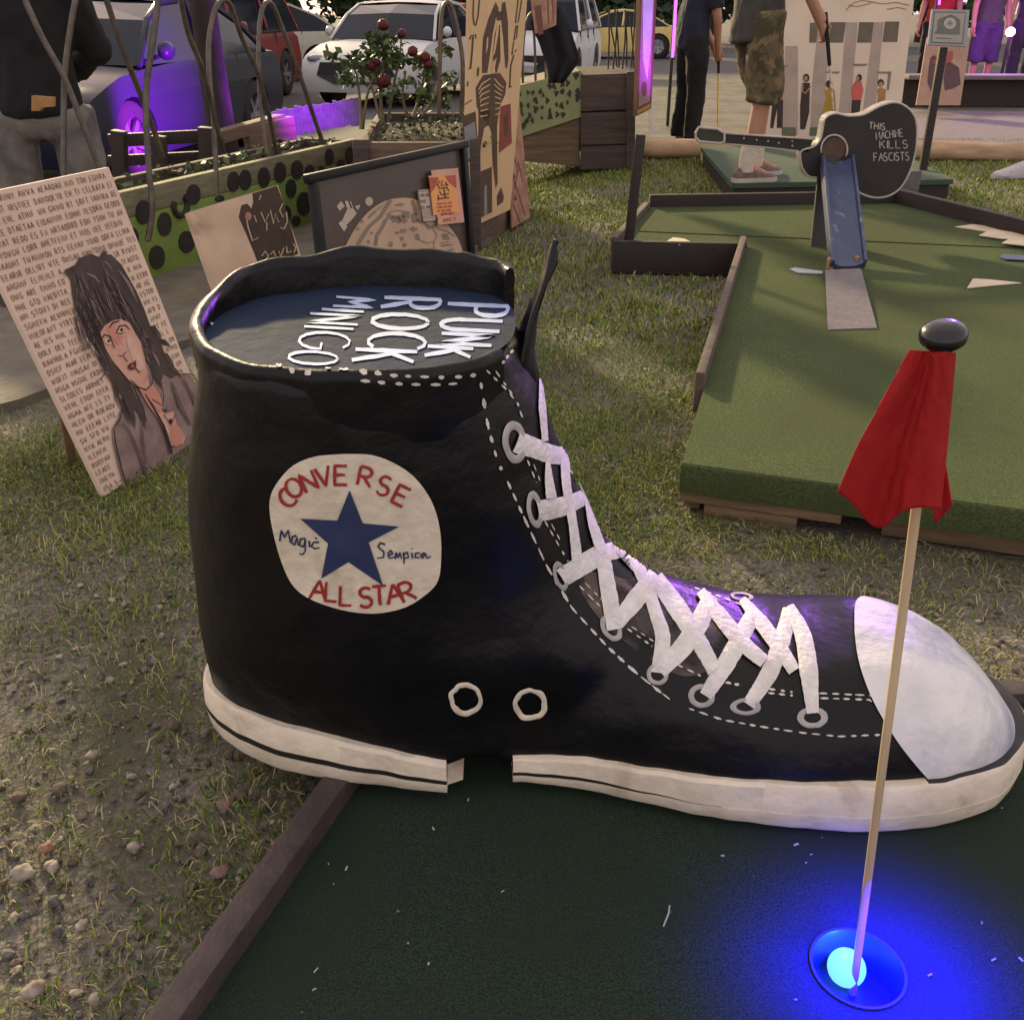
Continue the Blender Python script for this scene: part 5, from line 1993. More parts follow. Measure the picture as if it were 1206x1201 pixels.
FL.poly([Zf(1030, 250), Zf(1112, 244), Zf(1120, 350), Zf(1060, 300)], 2, 2)
for pl in [[(985, 290), (970, 320), (985, 340)], [(1005, 285), (1000, 330), (1030, 320)], [(1030, 300), (1050, 330)], [(975, 350), (1040, 340), (1060, 370)], [(985, 370), (1000, 400), (1060, 390)], [(1020, 350), (1030, 420)], [(980, 430), (1060, 420)], [(975, 400), (975, 445)]]:
    FL.stroke([Zf(*p) for p in pl], 1.3, 3, 3, jit=.4)
FL.text_px('FREE SHOW', *Zf(908, 245), 4.0, -.06, .8, 0, 3, sx=.55) if False else None
for k, t in enumerate(('MUSIC ALL DAY', 'FOOD AND ART', 'BY THE PARK')):
    FL.text_px(t, *Zf(965 + k * 4, 478 + k * 28), 2.2, -.08, .5, 2, 3, sx=.75)
FL.text_px('JUNE 7', *Zf(1010, 610), 3.4, -.08, .8, 2, 3, sx=.9)
FL.text_px('DOORS OPEN', *Zf(1000, 560), 2.8, -.08, .6, 2, 3, sx=.6)
FL.text_px('7', *Zf(955, 612), 4.2, -.08, 1.1, 3, 3)
o = FL.mb.build('flyer', [m_pk, m_or, m_rd, m_bk], fix=False)
tag(o, 'orange and pink flyer stuck on the corner of the black picture frame', 'flyer')

# ---- tall figure poster on the planter end
P0 = YP(547, 272, 4.86)
C_ = para((547, 272), (601, 247), (622, -14), (553, -14), P0)
C_ = [YP(547, 272, 4.86), YP(601, 247, 5.22), YP(622, -14, 5.30), YP(552, -14, 4.94)]
P = Panel(*C_, thick=.012)
m_t = mat('poster_tan', srgb(212, 178, 134), srgb(200, 166, 124), scale=4, rough=.7)
m_d = mat('poster_brown', srgb(78, 58, 44), srgb(92, 68, 50), scale=16, rough=.7)
m_gb = mat('poster_greyblue', srgb(134, 136, 134), srgb(120, 122, 122), scale=14, rough=.7)
m_r2 = mat('poster_red', srgb(140, 68, 56), srgb(124, 62, 52), scale=14, rough=.7)
def Zp(X, Y): return (530 + X / 8.007, Y / 8.007)
def Zq(X, Y): return (530 + X / 7.507, 130 + Y / 7.507)
for q in ([(430, 20), (460, 90), (430, 180), (400, 330), (370, 560), (350, 690), (300, 690), (300, 560), (310, 360), (360, 180)],
          [(490, 30), (520, 20), (545, 200), (550, 560), (535, 650), (520, 640), (500, 360), (475, 150)],
          [(445, 230), (470, 240), (475, 560), (440, 690), (415, 690), (440, 540), (400, 600), (405, 480), (420, 330)],
          [(310, 710), (470, 690), (530, 780), (520, 890), (470, 1000), (440, 1200), (370, 1200), (300, 1100), (250, 1010), (240, 830)],
          [(430, 100), (490, 120), (500, 190), (440, 200)]):
    P.poly([Zp(*p) for p in q], 1, 1)
for q in ([(440, 230), (460, 210), (450, 330), (420, 500), (400, 540)], [(345, 360), (358, 350), (355, 440), (335, 520)], [(385, 690), (405, 560), (425, 690)], [(450, 100), (470, 60), (480, 100)]):
    P.poly([Zp(*p) for p in q], 0, 2)
for k in range(7):
    P.stroke([Zp(380 - k * 5, 740 + k * 58), Zp(300 - k * 4, 790 + k * 52), Zp(262 + k * 6, 850 + k * 40)], [1.0, 1.6, 1], 0, 3)
    P.stroke([Zp(410 + k * 2, 740 + k * 58), Zp(460 + k * 1, 800 + k * 44), Zp(500 - k * 6, 830 + k * 36)], [1.0, 1.4, .8], 0, 3)
# legs
P.poly([Zq(*p) for p in [(250, 0), (350, 0), (340, 130), (300, 160), (270, 330), (262, 500), (225, 760), (203, 740), (225, 400), (250, 200)]], 1, 1)
P.poly([Zq(*p) for p in [(340, 0), (415, 0), (415, 300), (420, 650), (402, 690), (375, 470), (365, 200), (340, 120)]], 1, 1)
P.poly([Zq(*p) for p in [(160, 960), (200, 840), (228, 850), (228, 955), (165, 1000)]], 3, 1)
P.poly([Zq(*p) for p in [(415, 850), (412, 760), (450, 680), (475, 760), (468, 810)]], 1, 1)
P.poly([Zq(*p) for p in [(272, 540), (368, 500), (372, 900), (272, 950)]], 1, 1)
P.poly([Zq(*p) for p in [(300, 670), (322, 660), (326, 920), (296, 935)]], 2, 2)
P.poly([Zq(*p) for p in [(105, 55), (225, 10), (250, 390), (120, 490)]], 1, 1)
P.poly([Zq(*p) for p in [(120, 150), (215, 100), (242, 370), (140, 450)]], 2, 2)
P.poly([Zq(*p) for p in [(440, -30), (535, -60), (545, 290), (430, 380)]], 3, 1)
P.poly([Zq(*p) for p in [(470, 60), (510, 40), (512, 200), (480, 240)]], 1, 2)
# lettering down the sides
for (pl, w_) in [([(220, 0), (215, 150), (225, 230), (240, 245), (262, 150), (275, 0)], 1.6), ([(185, 375), (195, 340), (240, 330), (240, 365)], 1.6), ([(215, 345), (205, 500), (190, 650)], 2.0), ([(175, 650), (200, 640)], 1.6),
                 ([(640, 0), (615, 220), (640, 210), (665, 60), (672, 0)], 1.3), ([(620, 250), (600, 380), (625, 360), (635, 250), (620, 240)], 1.3), ([(600, 390), (580, 520), (625, 470)], 1.3), ([(600, 520), (570, 620), (560, 820)], 1.6), ([(550, 828), (580, 815)], 1.3), ([(265, 640), (258, 720)], 2.4), ([(165, 770), (160, 815)], 2), ([(130, 990), (205, 945)], 1.2)]:
    P.stroke([Zp(*p) for p in pl], w_, 1, 2)
o = P.mb.build('figure_poster', [m_t, m_d, m_gb, m_r2], fix=False)
tag(o, 'tall tan poster of a thin brown figure with tall letters down its sides', 'poster')

# pink map poster half behind it
P = Panel(YP(603, 269, 5.36), YP(624.5, 256, 5.62), YP(606, 60, 5.78), YP(597, 62, 5.52), thick=.008)
m_p1 = mat('poster_pink', srgb(176, 132, 108), srgb(140, 100, 82), scale=14, rough=.75)
m_p2 = mat('poster_pink_ink', srgb(112, 72, 60), rough=.75)
for pl in [[(604, 180), (610, 200), (606, 222)], [(604, 210), (612, 232), (618, 254)], [(610, 190), (616, 215)], [(604, 240), (612, 262)]]:
    P.stroke(pl, 1.2, 1, 1)
P.disc(605, 208, 2, 3, 1, 1); P.disc(607, 234, 2, 3, 1, 1); P.disc(604, 190, 1.6, 2.4, 1, 1)
o = P.mb.build('pink_poster', [m_p1, m_p2], fix=False)
tag(o, 'narrow pinkish poster leaning half hidden behind the tall figure poster', 'poster')

# pink print and black cloth hanging on the hoops of the spotted planter
P = Panel(YP(631, 40, 6.2), YP(655, 30, 6.35), YP(657, -40, 6.4), YP(620, -40, 6.2), thick=.006)
P.poly([(629, 8), (637, 6), (640, 40), (634, 42)], 1, 1)
P.stroke([(645, 0), (646, 30)], 1.4, 1, 1)
P.stroke([(650, -5), (652, 28)], 1.0, 1, 1)
o = P.mb.build('hanging_print', [m_p1, m_p2], fix=False)
tag(o, 'pinkish print hanging from the hoops above the leopard spotted planter', 'print')
mb = MB()
rows = []
for j in range(15):
    t = j / 14
    yy = 8 + t * 90
    l = lerp_table([(0, 628), (.25, 624), (.45, 634), (.7, 642), (1, 645)], t)
    r = lerp_table([(0, 664), (.3, 672), (.7, 684), (1, 664)], t)
    rows.append([YP(l + (r - l) * k / 10, yy, 6.5 + .03 * math.sin(k * 1.4 + t * 2)) for k in range(11)])
mb.grid(rows)
o = mb.build('black_cloth', mat('black_fabric', srgb(22, 21, 26), srgb(28, 27, 32), scale=14, rough=.9), smooth='all', fix=False)
sm = o.modifiers.new('Solidify', 'SOLIDIFY')
sm.thickness = .004
tag(o, 'black cloth hanging from the hoops behind the tall figure poster', 'cloth')

# narrow poster on the far planter corner, lit purple along its edge
P = Panel(YP(750, 137, 7.15), YP(767, 128, 7.2), YP(774, -12, 7.3), YP(754, -12, 7.25), thick=.05)
m_y = mat('poster_yellow', srgb(176, 128, 56), rough=.7)
m_pa = mat('poster_pale', srgb(150, 126, 116), srgb(128, 106, 100), scale=12, rough=.7)
m_wl = mat('painted_purple_glow', srgb(206, 196, 214), rough=.6)
P.poly([(750.5, 135), (766, 127), (766.2, 122), (750.8, 130)], 1, 1)
P.poly([(752, 126), (765, 120), (771, -10), (756, -10)], 2, 1)
P.disc(758.5, 105, 3.5, 9, 0, 2)
P.poly([(757, -10), (770, -10), (766, 60), (762, 95), (757, 70)], 3, 2)  # purple light on the upper part, painted in as lavender
o = P.mb.build('narrow_poster', [mat('poster_brown_edge', srgb(104, 66, 40), rough=.7), m_y, m_pa, m_wl], fix=False)
tag(o, 'narrow poster with a yellow foot glowing purple at the far planter corner', 'poster')
P = Panel(YP(766, 160, 7.35), YP(771, 158, 7.6), YP(768, 100, 7.6), YP(764, 104, 7.4), thick=.006)
o = P.mb.build('white_card', [M_WHT, M_WHT], fix=False)
tag(o, 'sliver of white card leaning at the far planter corner', 'card')
# ================================================================== raised beds, hoops, plants
M_GPAINT = mat('green_paint', srgb(98, 124, 52), srgb(112, 136, 62), scale=6, rough=.7, bump=.2, bscale=60, c3=srgb(120, 116, 84), scale3=3.0, lo3=.5, hi3=.75)
M_GTOP = mat('weathered_green_plank', srgb(118, 116, 90), srgb(96, 94, 74), scale=8, rough=.8, bump=.3, stretch=(1, 1, 5))
M_DISC = mat('black_disc', srgb(30, 28, 28), srgb(38, 35, 34), scale=20, rough=.6)
M_SOIL = mat('bed_soil', srgb(50, 42, 34), srgb(72, 60, 46), scale=30, rough=.95, bump=.8, bscale=60)
M_PLANK = mat('bed_plank', srgb(116, 94, 74), srgb(88, 72, 58), scale=7, rough=.85, bump=.4, bscale=30, stretch=(.5, .5, 5))
M_PLANKD = mat('bed_plank_dark', srgb(86, 72, 64), srgb(64, 54, 50), scale=7, rough=.85, bump=.4, bscale=30, stretch=(.5, .5, 5))

# green bed with black discs
FR, BR_ = Vector((-1.75, 3.8, 0)), Vector((-.90, 6.02, 0))
d_ = (BR_ - FR).normalized()
n_ = Vector((d_.y, -d_.x, 0))          # faces right
bed = thing('garden_bed', 'narrow green raised bed with black discs on its side, behind the painted boards', 'raised bed', (FR + BR_) / 2)
def board(name, a, b, z0, z1, m, par, th=.04, outward=None):
    k = MB()
    k.bar(Vector((a.x, a.y, (z0 + z1) / 2)), Vector((b.x, b.y, (z0 + z1) / 2)), th, z1 - z0, bev=.004)
    return k.build(name, m, par, smooth=True)
WB = .36
ins = n_ * -.02
sb = MB()
sb.bar(Vector((FR.x, FR.y, .125)) + ins, Vector((BR_.x, BR_.y, .125)) + ins, .04, .33, mi=0, bev=.004)
def face_pt(x, y, off=.004):
    r = ray(x, y)
    t = (FR - CAM).dot(n_) / r.dot(n_)
    return CAM + r * t + n_ * off
DOTS = [(168, 250, 9, 14), (193, 264, 8, 14), (227, 229, 8, 12), (219, 285, 9, 13), (184, 303, 9, 14), (274, 214, 7, 12), (288, 212, 7, 12), (310, 209, 7, 12), (329, 203, 7, 12), (349, 200, 7, 11), (342, 222, 6, 11), (364, 204, 6, 10), (378, 205, 5, 9),
        (387, 185, 5, 10), (401, 196, 5, 8), (411, 183, 5, 10), (357, 240, 8, 14), (336, 252, 6, 10), (348, 260, 5, 6), (258, 234, 5, 4), (155, 280, 7, 12), (300, 245, 6, 11), (240, 262, 7, 12)]
for (x, y, rx, ry) in DOTS:
    ringp = [face_pt(x + rx * math.cos(2 * PI * k / 18) , y + ry * math.sin(2 * PI * k / 18), .007) for k in range(18)]
    sb.slab(ringp, n_ * -.006, 1)
# the one bitten disc
ar = [face_pt(211 + 8 * math.cos(a), 242 + 12 * math.sin(a), .007) for a in [math.radians(k) for k in range(-60, 220, 20)]]
sb.tube(ar, .014, n=6, mi=1)
sb.build('side_board', [M_GPAINT, M_DISC], bed, smooth=True)
board('top_plank', FR + ins + d_ * .0, BR_ + ins, .292, .395, M_GTOP, bed, .044)
L1, L2 = FR - n_ * WB, BR_ - n_ * WB
board('side_board', L1, L2, -.34, .38, M_PLANKD, bed)
board('end_board', FR - n_ * .045, L1 + n_ * .025, -.3, .385, M_PLANKD, bed)
board('end_board', BR_ - n_ * .045 + d_ * .0, L2 + n_ * .025, -.3, .385, M_PLANKD, bed)
mb = MB()
mb.slab([FR - n_ * .03 + Vector((0, 0, .34)), BR_ - n_ * .03 + Vector((0, 0, .34)), L2 + Vector((0, 0, .34)), L1 + Vector((0, 0, .34))], (0, 0, -.3))
mb.build('soil', M_SOIL, bed)

# rose bed: plank box with its corner behind the picture frame
rb = thing('garden_bed', 'plank raised bed of roses behind the black framed map', 'raised bed', (-.4, 5.6, 0))
rp = [(-.72, 4.95), (-.19, 4.95), (.0, 5.55), (-.05, 6.4), (-.80, 6.4)]
for a, b in ((0, 1), (1, 2), (2, 3), (3, 4), (4, 0)):
    A, B = Vector((*rp[a], 0)), Vector((*rp[b], 0))
    dd = (B - A).normalized() * .021
    for z0, z1 in ((-.3 if a > 1 else -.01, .15), (.154, .33), (.334, .50)):
        board('plank', A + dd, B - dd, z0, z1, M_PLANK if a < 2 else M_PLANKD, rb)
for i in (0, 1):
    mb = MB()
    mb.box((rp[i][0], rp[i][1], .255), (.075, .075, .52), bev=.006)
    mb.build('corner_post', M_PLANKD, rb, smooth=True)
mb = MB()
mb.slab([(x, y, .455) for x, y in rp], (0, 0, -.3))
mb.build('soil', M_SOIL, rb)

# far bed: leopard spotted board and tall planks
fb = thing('garden_bed', 'far plank bed with a pale green leopard spotted board on its left side', 'raised bed', (.5, 8, 0))
FY = 7.7
mb = MB()
mb.slab([YP(608, 103, FY), YP(683, 84, FY), YP(683, 196, FY), YP(612, 190, FY)], (0, .9, 0))
mb.build('plank_side', M_PLANK, fb)
pts_l = [(607, 102), (684, 83), (684, 138), (612, 162)]
m_leo = mat('pale_green_paint', srgb(140, 146, 104), srgb(124, 132, 92), scale=5, rough=.75)
lb = MB()
lb.slab([YP(x, y, FY - .02) for x, y in pts_l], (0, .016, 0), 0)
rs2 = random.Random(3)
for k in range(34):
    u, v = (k % 9 + rs2.uniform(.2, .8)) / 9, (k // 9 + rs2.uniform(.15, .85)) / 4
    x = 609 + 74 * u
    yt, yb = 102 - 19 * u + 3, 161 - 23 * u - 4
    y = yt + (yb - yt) * v
    rr = rs2.uniform(2.2, 4.2)
    lb.poly([YP(x + rr * (.75 + .35 * math.sin(k + q * 2.1)) * math.cos(q * PI / 5), y + rr * 1.4 * (.8 + .3 * math.cos(k * 2 + q * 1.7)) * math.sin(q * PI / 5), FY - .0225) for q in range(10)], 1)
lb.build('spotted_board', [m_leo, mat('leopard_spot', srgb(48, 50, 34), srgb(58, 60, 42), scale=20, rough=.8)], fb, fix=False)
for (y0, y1) in ((88, 131), (133, 171), (172.5, 200)):
    mb = MB()
    mb.slab([YP(684, y0 + .5, FY - .03), YP(742, y0 - 1.5, FY - .03), YP(742, y1 - 2, FY - .03), YP(684, y1, FY - .03)], (0, .04, 0))
    mb.build('plank', M_PLANKD, fb)
mb = MB()
mb.slab([YP(738, 85, FY - .05), YP(748, 84, FY - .05), YP(748, 199, FY - .05), YP(738, 200, FY - .05)], (0, .08, 0))
mb.build('corner_post', M_PLANKD, fb)
mb = MB()
a, b = YP(684, 92, FY), YP(745, 90, FY)
mb.slab([a, b, b + Vector((.1, 1.3, .01)), a + Vector((0, 1.3, .01))], (0, 0, -.5))
mb.build('soil', M_SOIL, fb)

# hoops
M_ROD = mat('galvanised_rod', srgb(104, 96, 86), srgb(76, 70, 64), scale=20, rough=.45, metallic=.5)
def hoop(pts, Y0, Y1, w, label, grp='hoops over the raised beds'):
    n = len(pts)
    P = [YP(x, y, Y0 + (Y1 - Y0) * i / (n - 1)) for i, (x, y) in enumerate(pts)]
    P = spline(P, 6)
    dd = (P[0] - CAM).dot(FW)
    mb = MB()
    mb.tube(P, w * dd / F_PX / 2, n=8)
    o = mb.build('garden_hoop', M_ROD, smooth=True)
    tag(o, label, 'hoop', grp)
hoop([(174, 284), (179, 245), (174, 180), (172, 110), (180, 50), (188, -10), (198, -50), (206, -50), (212, -5), (222, 40), (238, 80), (248, 120), (258, 160), (264, 180)], 4.18, 4.9, 7, 'tall bent rod hoop whose left leg stands on the disc-covered green board')
hoop([(75, 225), (75, 150), (76, 90), (82, 40), (90, -5), (100, -40), (110, -42), (122, -10), (140, 45), (155, 85), (168, 118), (180, 150), (192, 185)], 3.95, 4.5, 7, 'rod hoop rising in front of the grey jeans, right leg crossing the dark car')
hoop([(128, 228), (112, 185), (95, 140), (75, 90), (50, 45), (25, -10), (5, -60), (-20, -60), (-30, 20), (-30, 200)], 4.0, 3.95, 7, 'rod hoop slanting across the back of the person in black')
hoop([(255, 235), (253, 160), (247, 95), (246, 50), (252, 15), (262, 0), (272, 8), (285, 45), (303, 85), (318, 140), (327, 190)], 4.75, 5.5, 6, 'rod hoop arching right over the dark tree trunk')
hoop([(318, 210), (312, 160), (306, 110), (305, 50), (308, 15), (314, 3), (322, 8), (335, 40), (350, 80), (362, 115), (372, 145), (384, 178)], 5.3, 5.9, 5.5, 'rod hoop arching in front of the maroon car')
hoop([(517, 134), (518, 70), (520, 20), (524, 5), (530, 5), (535, 18), (541, 45), (545, 80), (543, 138)], 5.7, 5.75, 5, 'rod hoop beside the roses, close to the tall figure poster')
hoop([(643, 100), (642, 60), (638, 22), (633, 8), (628, 15), (630, 60), (631, 105)], 7.8, 7.8, 3, 'thin rod hoop carrying the black cloth')
hoop([(657, 98), (655, 50), (650, 20), (640, 12), (622, 20), (616, 60), (616, 110)], 7.95, 7.95, 3, 'thin wide rod hoop behind the black cloth')
for k, (x0, y0, x1, y1) in enumerate([(716, 82, 717, 8), (722, 82, 727, 12), (729, 80, 724, 10), (733, 82, 737, 15), (738, 80, 736, 12), (743, 80, 748, 5), (727, 82, 719, 30), (746, 80, 742, 20)]):
    mb = MB()
    mb.tube([YP(x0, y0, 8.3 + .08 * k), YP((x0 + x1) / 2 + 1, (y0 + y1) / 2, 8.32 + .08 * k), YP(x1, y1, 8.3 + .08 * k)], .007, n=5)
    o = mb.build('plant_stake', M_DKWOOD)
    tag(o, 'thin dark stake standing in the far bed before the yellow car', 'stake', 'thin stakes in the far bed')

# leaf helper for shrubs and trees
def leaf_mesh(pts, size, mb, mi=0, var=2, droop=0.0):
    for p in pts:
        s_ = size * random.uniform(.6, 1.3)
        u = Vector((random.gauss(0, 1), random.gauss(0, 1), random.gauss(0, .7) - droop)).normalized()
        v = u.cross(Vector((random.gauss(0, 1), random.gauss(0, 1), random.gauss(0, 1)))).normalized()
        p = Vector(p)
        mb.add([p - u * s_ * .5, p + v * s_ * .28, p + u * s_ * .5, p - v * s_ * .28], [(0, 1, 2, 3)], mi + random.randrange(var))
M_LEAF = [mat('leaf_mid', srgb(62, 80, 42), srgb(50, 68, 36), scale=20, rough=.55), mat('leaf_light', srgb(92, 108, 58), srgb(76, 92, 48), scale=20, rough=.55)]
M_CANE = mat('rose_cane', srgb(128, 116, 90), srgb(96, 88, 64), scale=20, rough=.7)
M_ROSE = mat('rose_red', srgb(96, 14, 26), srgb(64, 8, 18), scale=40, rough=.6)
def rose_bush(label, Y, canes, clumps, flowers):
    base = YP(canes[0][0][0], canes[0][0][1], Y)
    t = thing('rose_bush', label, 'rose bush', base, 'rose bushes in the plank bed')
    mb = MB()
    for k, c in enumerate(canes):
        P = spline([YP(x, y, Y + .05 * math.sin(k * 2 + i)) for i, (x, y) in enumerate(c)], 4)
        n = len(P)
        mb.tube(P, [.010 * (1 - .6 * i / n) for i in range(n)], n=6)
    mb.build('canes', M_CANE, t, smooth=True)
    mb = MB()
    for (x, y, r, n) in clumps:
        c = YP(x, y, Y)
        R = r * (c - CAM).dot(FW) / F_PX
        leaf_mesh([c + Vector((random.gauss(0, .5), random.gauss(0, .5), random.gauss(0, .45))) * R for _ in range(n)], .05, mb)
    mb.build('leaves', M_LEAF, t, fix=False)
    for k, (x, y, r) in enumerate(flowers):
        c = YP(x, y, Y - .06)
        R = r * (c - CAM).dot(FW) / F_PX
        fm = MB()
        fm.sphere(c, R * .62, n=10, wob=.3, seed=k)
        for q in range(14):
            a = q * 2.4
            el = random.uniform(-.5, .9)
            dv = Vector((math.cos(a) * math.cos(el), math.sin(a) * math.cos(el), math.sin(el)))
            fm.sphere(c + dv * R * .55, R * .55, n=8, sc=(1, 1, .22), M=dv.to_track_quat('Z', 'Y').to_matrix(), wob=.3, seed=q)
        fm.build('flower', M_ROSE, t, smooth='all')
rose_bush('sparse rose bush without blooms at the left end of the plank bed', 6.0, [[(425, 152), (424, 120), (420, 90), (412, 68)], [(427, 152), (432, 115), (440, 90)]], [(392, 64, 10, 26), (410, 82, 13, 40), (405, 95, 10, 24), (418, 70, 10, 18)], [])
rose_bush('leafy rose bush with several dark red blooms in the middle of the plank bed', 6.1, [[(452, 150), (448, 110), (452, 70), (450, 30)], [(456, 150), (462, 110), (470, 70), (473, 42)], [(450, 150), (440, 110), (432, 80)]],
          [(448, 45, 17, 90), (460, 66, 18, 100), (440, 60, 14, 60), (470, 75, 12, 40), (436, 88, 14, 50), (452, 110, 14, 40), (430, 70, 10, 30)], [(451, 30, 9), (473, 40, 7), (437, 78, 8), (452, 96, 11), (444, 74, 6)])
rose_bush('rose bush with pale bare canes at the right end of the plank bed', 5.95, [[(487, 138), (495, 110), (500, 80), (496, 62)], [(480, 138), (474, 112), (478, 84)], [(497, 136), (512, 112), (518, 80), (520, 50)], [(485, 138), (492, 122), (489, 96)]],
          [(490, 72, 12, 40), (508, 86, 14, 50), (482, 96, 10, 30), (525, 60, 10, 30), (530, 95, 12, 40), (500, 112, 14, 50), (470, 110, 12, 30), (520, 120, 12, 40)], [(486, 61, 8), (500, 68, 9), (504, 76, 7)])
# weeds in the bed
mb = MB()
for _ in range(420):
    x, y = random.uniform(-.74, -.05), random.uniform(5.0, 6.35)
    leaf_mesh([(x, y, .46 + random.random() * .05)], .035, mb)
o = mb.build('weeds', M_LEAF, fix=False)
tag(o, 'low weeds covering the soil of the rose bed', 'weeds', kind='stuff')
mb = MB()
for _ in range(260):
    a = random.random()
    p = FR.lerp(BR_, a) - n_ * random.uniform(.05, .33)
    leaf_mesh([(p.x, p.y, .35 + random.random() * .06)], .045, mb)
o = mb.build('bed_weeds', M_LEAF, fix=False)
tag(o, 'weeds in the narrow green bed', 'weeds', kind='stuff')

# trunk lit purple
tt = thing('tree', 'dark upright tree trunk standing in front of the dark blue car, one side lit purple', 'tree', (-1.98, 6.9, -.15))
mb = MB()
tb = [Vector((-1.90, 6.9, -.25)), Vector((-1.925, 6.9, .4)), Vector((-1.94, 6.9, 1.1)), Vector((-1.95, 6.92, 2.0)), Vector((-1.9, 6.95, 3.2))]
mb.tube(spline(tb, 5), [.105 - .0022 * i for i in range(21)], n=12)
for (dx, dy, l) in ((.9, .3, 1.4), (-.8, .2, 1.5), (.1, -.8, 1.3), (-.2, .9, 1.2)):
    mb.tube([Vector((-1.92, 6.93, 2.6)), Vector((-1.92 + dx * .5, 6.93 + dy * .5, 3.0)), Vector((-1.92 + dx, 6.93 + dy, 2.6 + l))], [.05, .035, .015], n=7)
mb.build('trunk', mat('bark_dark', srgb(58, 46, 42), srgb(40, 33, 32), scale=18, rough=.95, bump=.8, bscale=30, stretch=(1, 1, .3)), tt, smooth=True)
mb = MB()
cl = [Vector((random.gauss(-1.9, .8), random.gauss(7.0, .8), random.gauss(3.7, .5))) for _ in range(60)]
leaf_mesh([random.choice(cl) + Vector((random.gauss(0, .2), random.gauss(0, .2), random.gauss(0, .16))) for _ in range(3200)], .1, mb)
mb.build('crown', M_LEAF, tt, fix=False)

# low dark fence in front of the dark car
lf = thing('low_fence', 'low dark timber rail fence in front of the dark blue car wheel', 'fence', (-2.6, 6, -.2))
def ypx(x, y, Y):
    return YP(x, y, Y)
for (x0, y0, x1, y1, w_) in [(128, 166, 250, 160, .07), (128, 190, 250, 184, .06)]:
    mb = MB()
    mb.bar(ypx(x0, y0, 5.9), ypx(x1, y1, 6.1), .04, w_, bev=.004)
    mb.build('rail', M_DKWOOD, lf, smooth=True)
for (x, y0, y1) in [(140, 154, 232), (187, 160, 228), (242, 150, 222)]:
    mb = MB()
    mb.bar(ypx(x, y0, 5.92), ypx(x + 3, y1, 5.92), .075, .075, bev=.006)
    mb.build('post', M_DKWOOD, lf, smooth=True)
mb = MB()
mb.bar(ypx(252, 163, 6.3), ypx(330, 141, 6.9), .09, .07, bev=.006)
mb.bar(ypx(290, 165, 6.55), ypx(345, 152, 6.9), .06, .16, bev=.006)
o = mb.build('edging_timber', M_PLANK, smooth=True)
tag(o, 'weathered edging timber at the foot of the dark tree trunk', 'timber')

# small picket edging lit purple
pk = thing('picket_edging', 'low picket edging glowing purple under the lamp between the cars', 'fence', (-1.5, 7, 0))
pa, pb_ = YP(318, 143, 7.1), YP(424, 126, 7.5)
mb = MB()
for k in range(26):
    c = pa.lerp(pb_, (k + .5) / 26)
    h = .16 + .03 * random.random()
    mb.box(c + Vector((0, 0, -.02 - .01 * random.random())), (.026, .016, h), rz=.3, bev=.003)
mb.bar(pa + Vector((0, .02, .03)), pb_ + Vector((0, .02, .03)), .015, .03)
mb.bar(pa + Vector((0, .02, -.05)), pb_ + Vector((0, .02, -.05)), .015, .03)
mb.build('pickets', mat('pale_picket', srgb(112, 104, 114), srgb(90, 84, 92), scale=20, rough=.7), pk)

# purple lamps (unseen spots standing in for party lights)
def purple(loc, target, energy, size=80, col=(.36, .008, 1.0), nm='purple_lamp'):
    l = bpy.data.lights.new(nm, 'SPOT')
    l.energy = energy
    l.color = col
    l.spot_size = math.radians(size)
    l.spot_blend = .7
    l.shadow_soft_size = .03
    o = bpy.data.objects.new(nm, l)
    o.location = loc
    o.rotation_euler = (Vector(loc) - Vector(target)).to_track_quat('Z', 'Y').to_euler()
    COL.objects.link(o)
purple((-1.75, 8.45, .0), (-3.05, 9.25, .28), 1000, 60, (.46, .012, 1.0))
purple((-1.15, 6.75, .62), (-1.6, 7.25, .38), 34, 100)
purple((-1.3, 7.1, .55), (-1.95, 6.9, .9), 26, 90)
purple((1.18, 6.9, .40), (1.0, 7.25, .95), 26, 80)
# ================================================================== parked cars
M_GLASS = mat('car_glass', srgb(26, 32, 42), srgb(22, 28, 38), scale=3, rough=.08, spec=.22)
M_TYRE = mat('tyre', srgb(24, 23, 24), srgb(32, 31, 32), scale=20, rough=.85)
M_RIM = mat('alloy_rim', srgb(150, 150, 154), srgb(130, 130, 134), scale=10, rough=.35, metallic=.8)
M_TRIM = mat('black_trim', srgb(18, 18, 20), srgb(24, 24, 26), scale=10, rough=.4)
M_LAMP = mat('lamp_clear', srgb(130, 130, 138), srgb(104, 104, 112), scale=20, rough=.15, spec=.8)
M_TAIL = mat('lamp_red', srgb(150, 20, 22), srgb(120, 14, 18), scale=20, rough=.2)

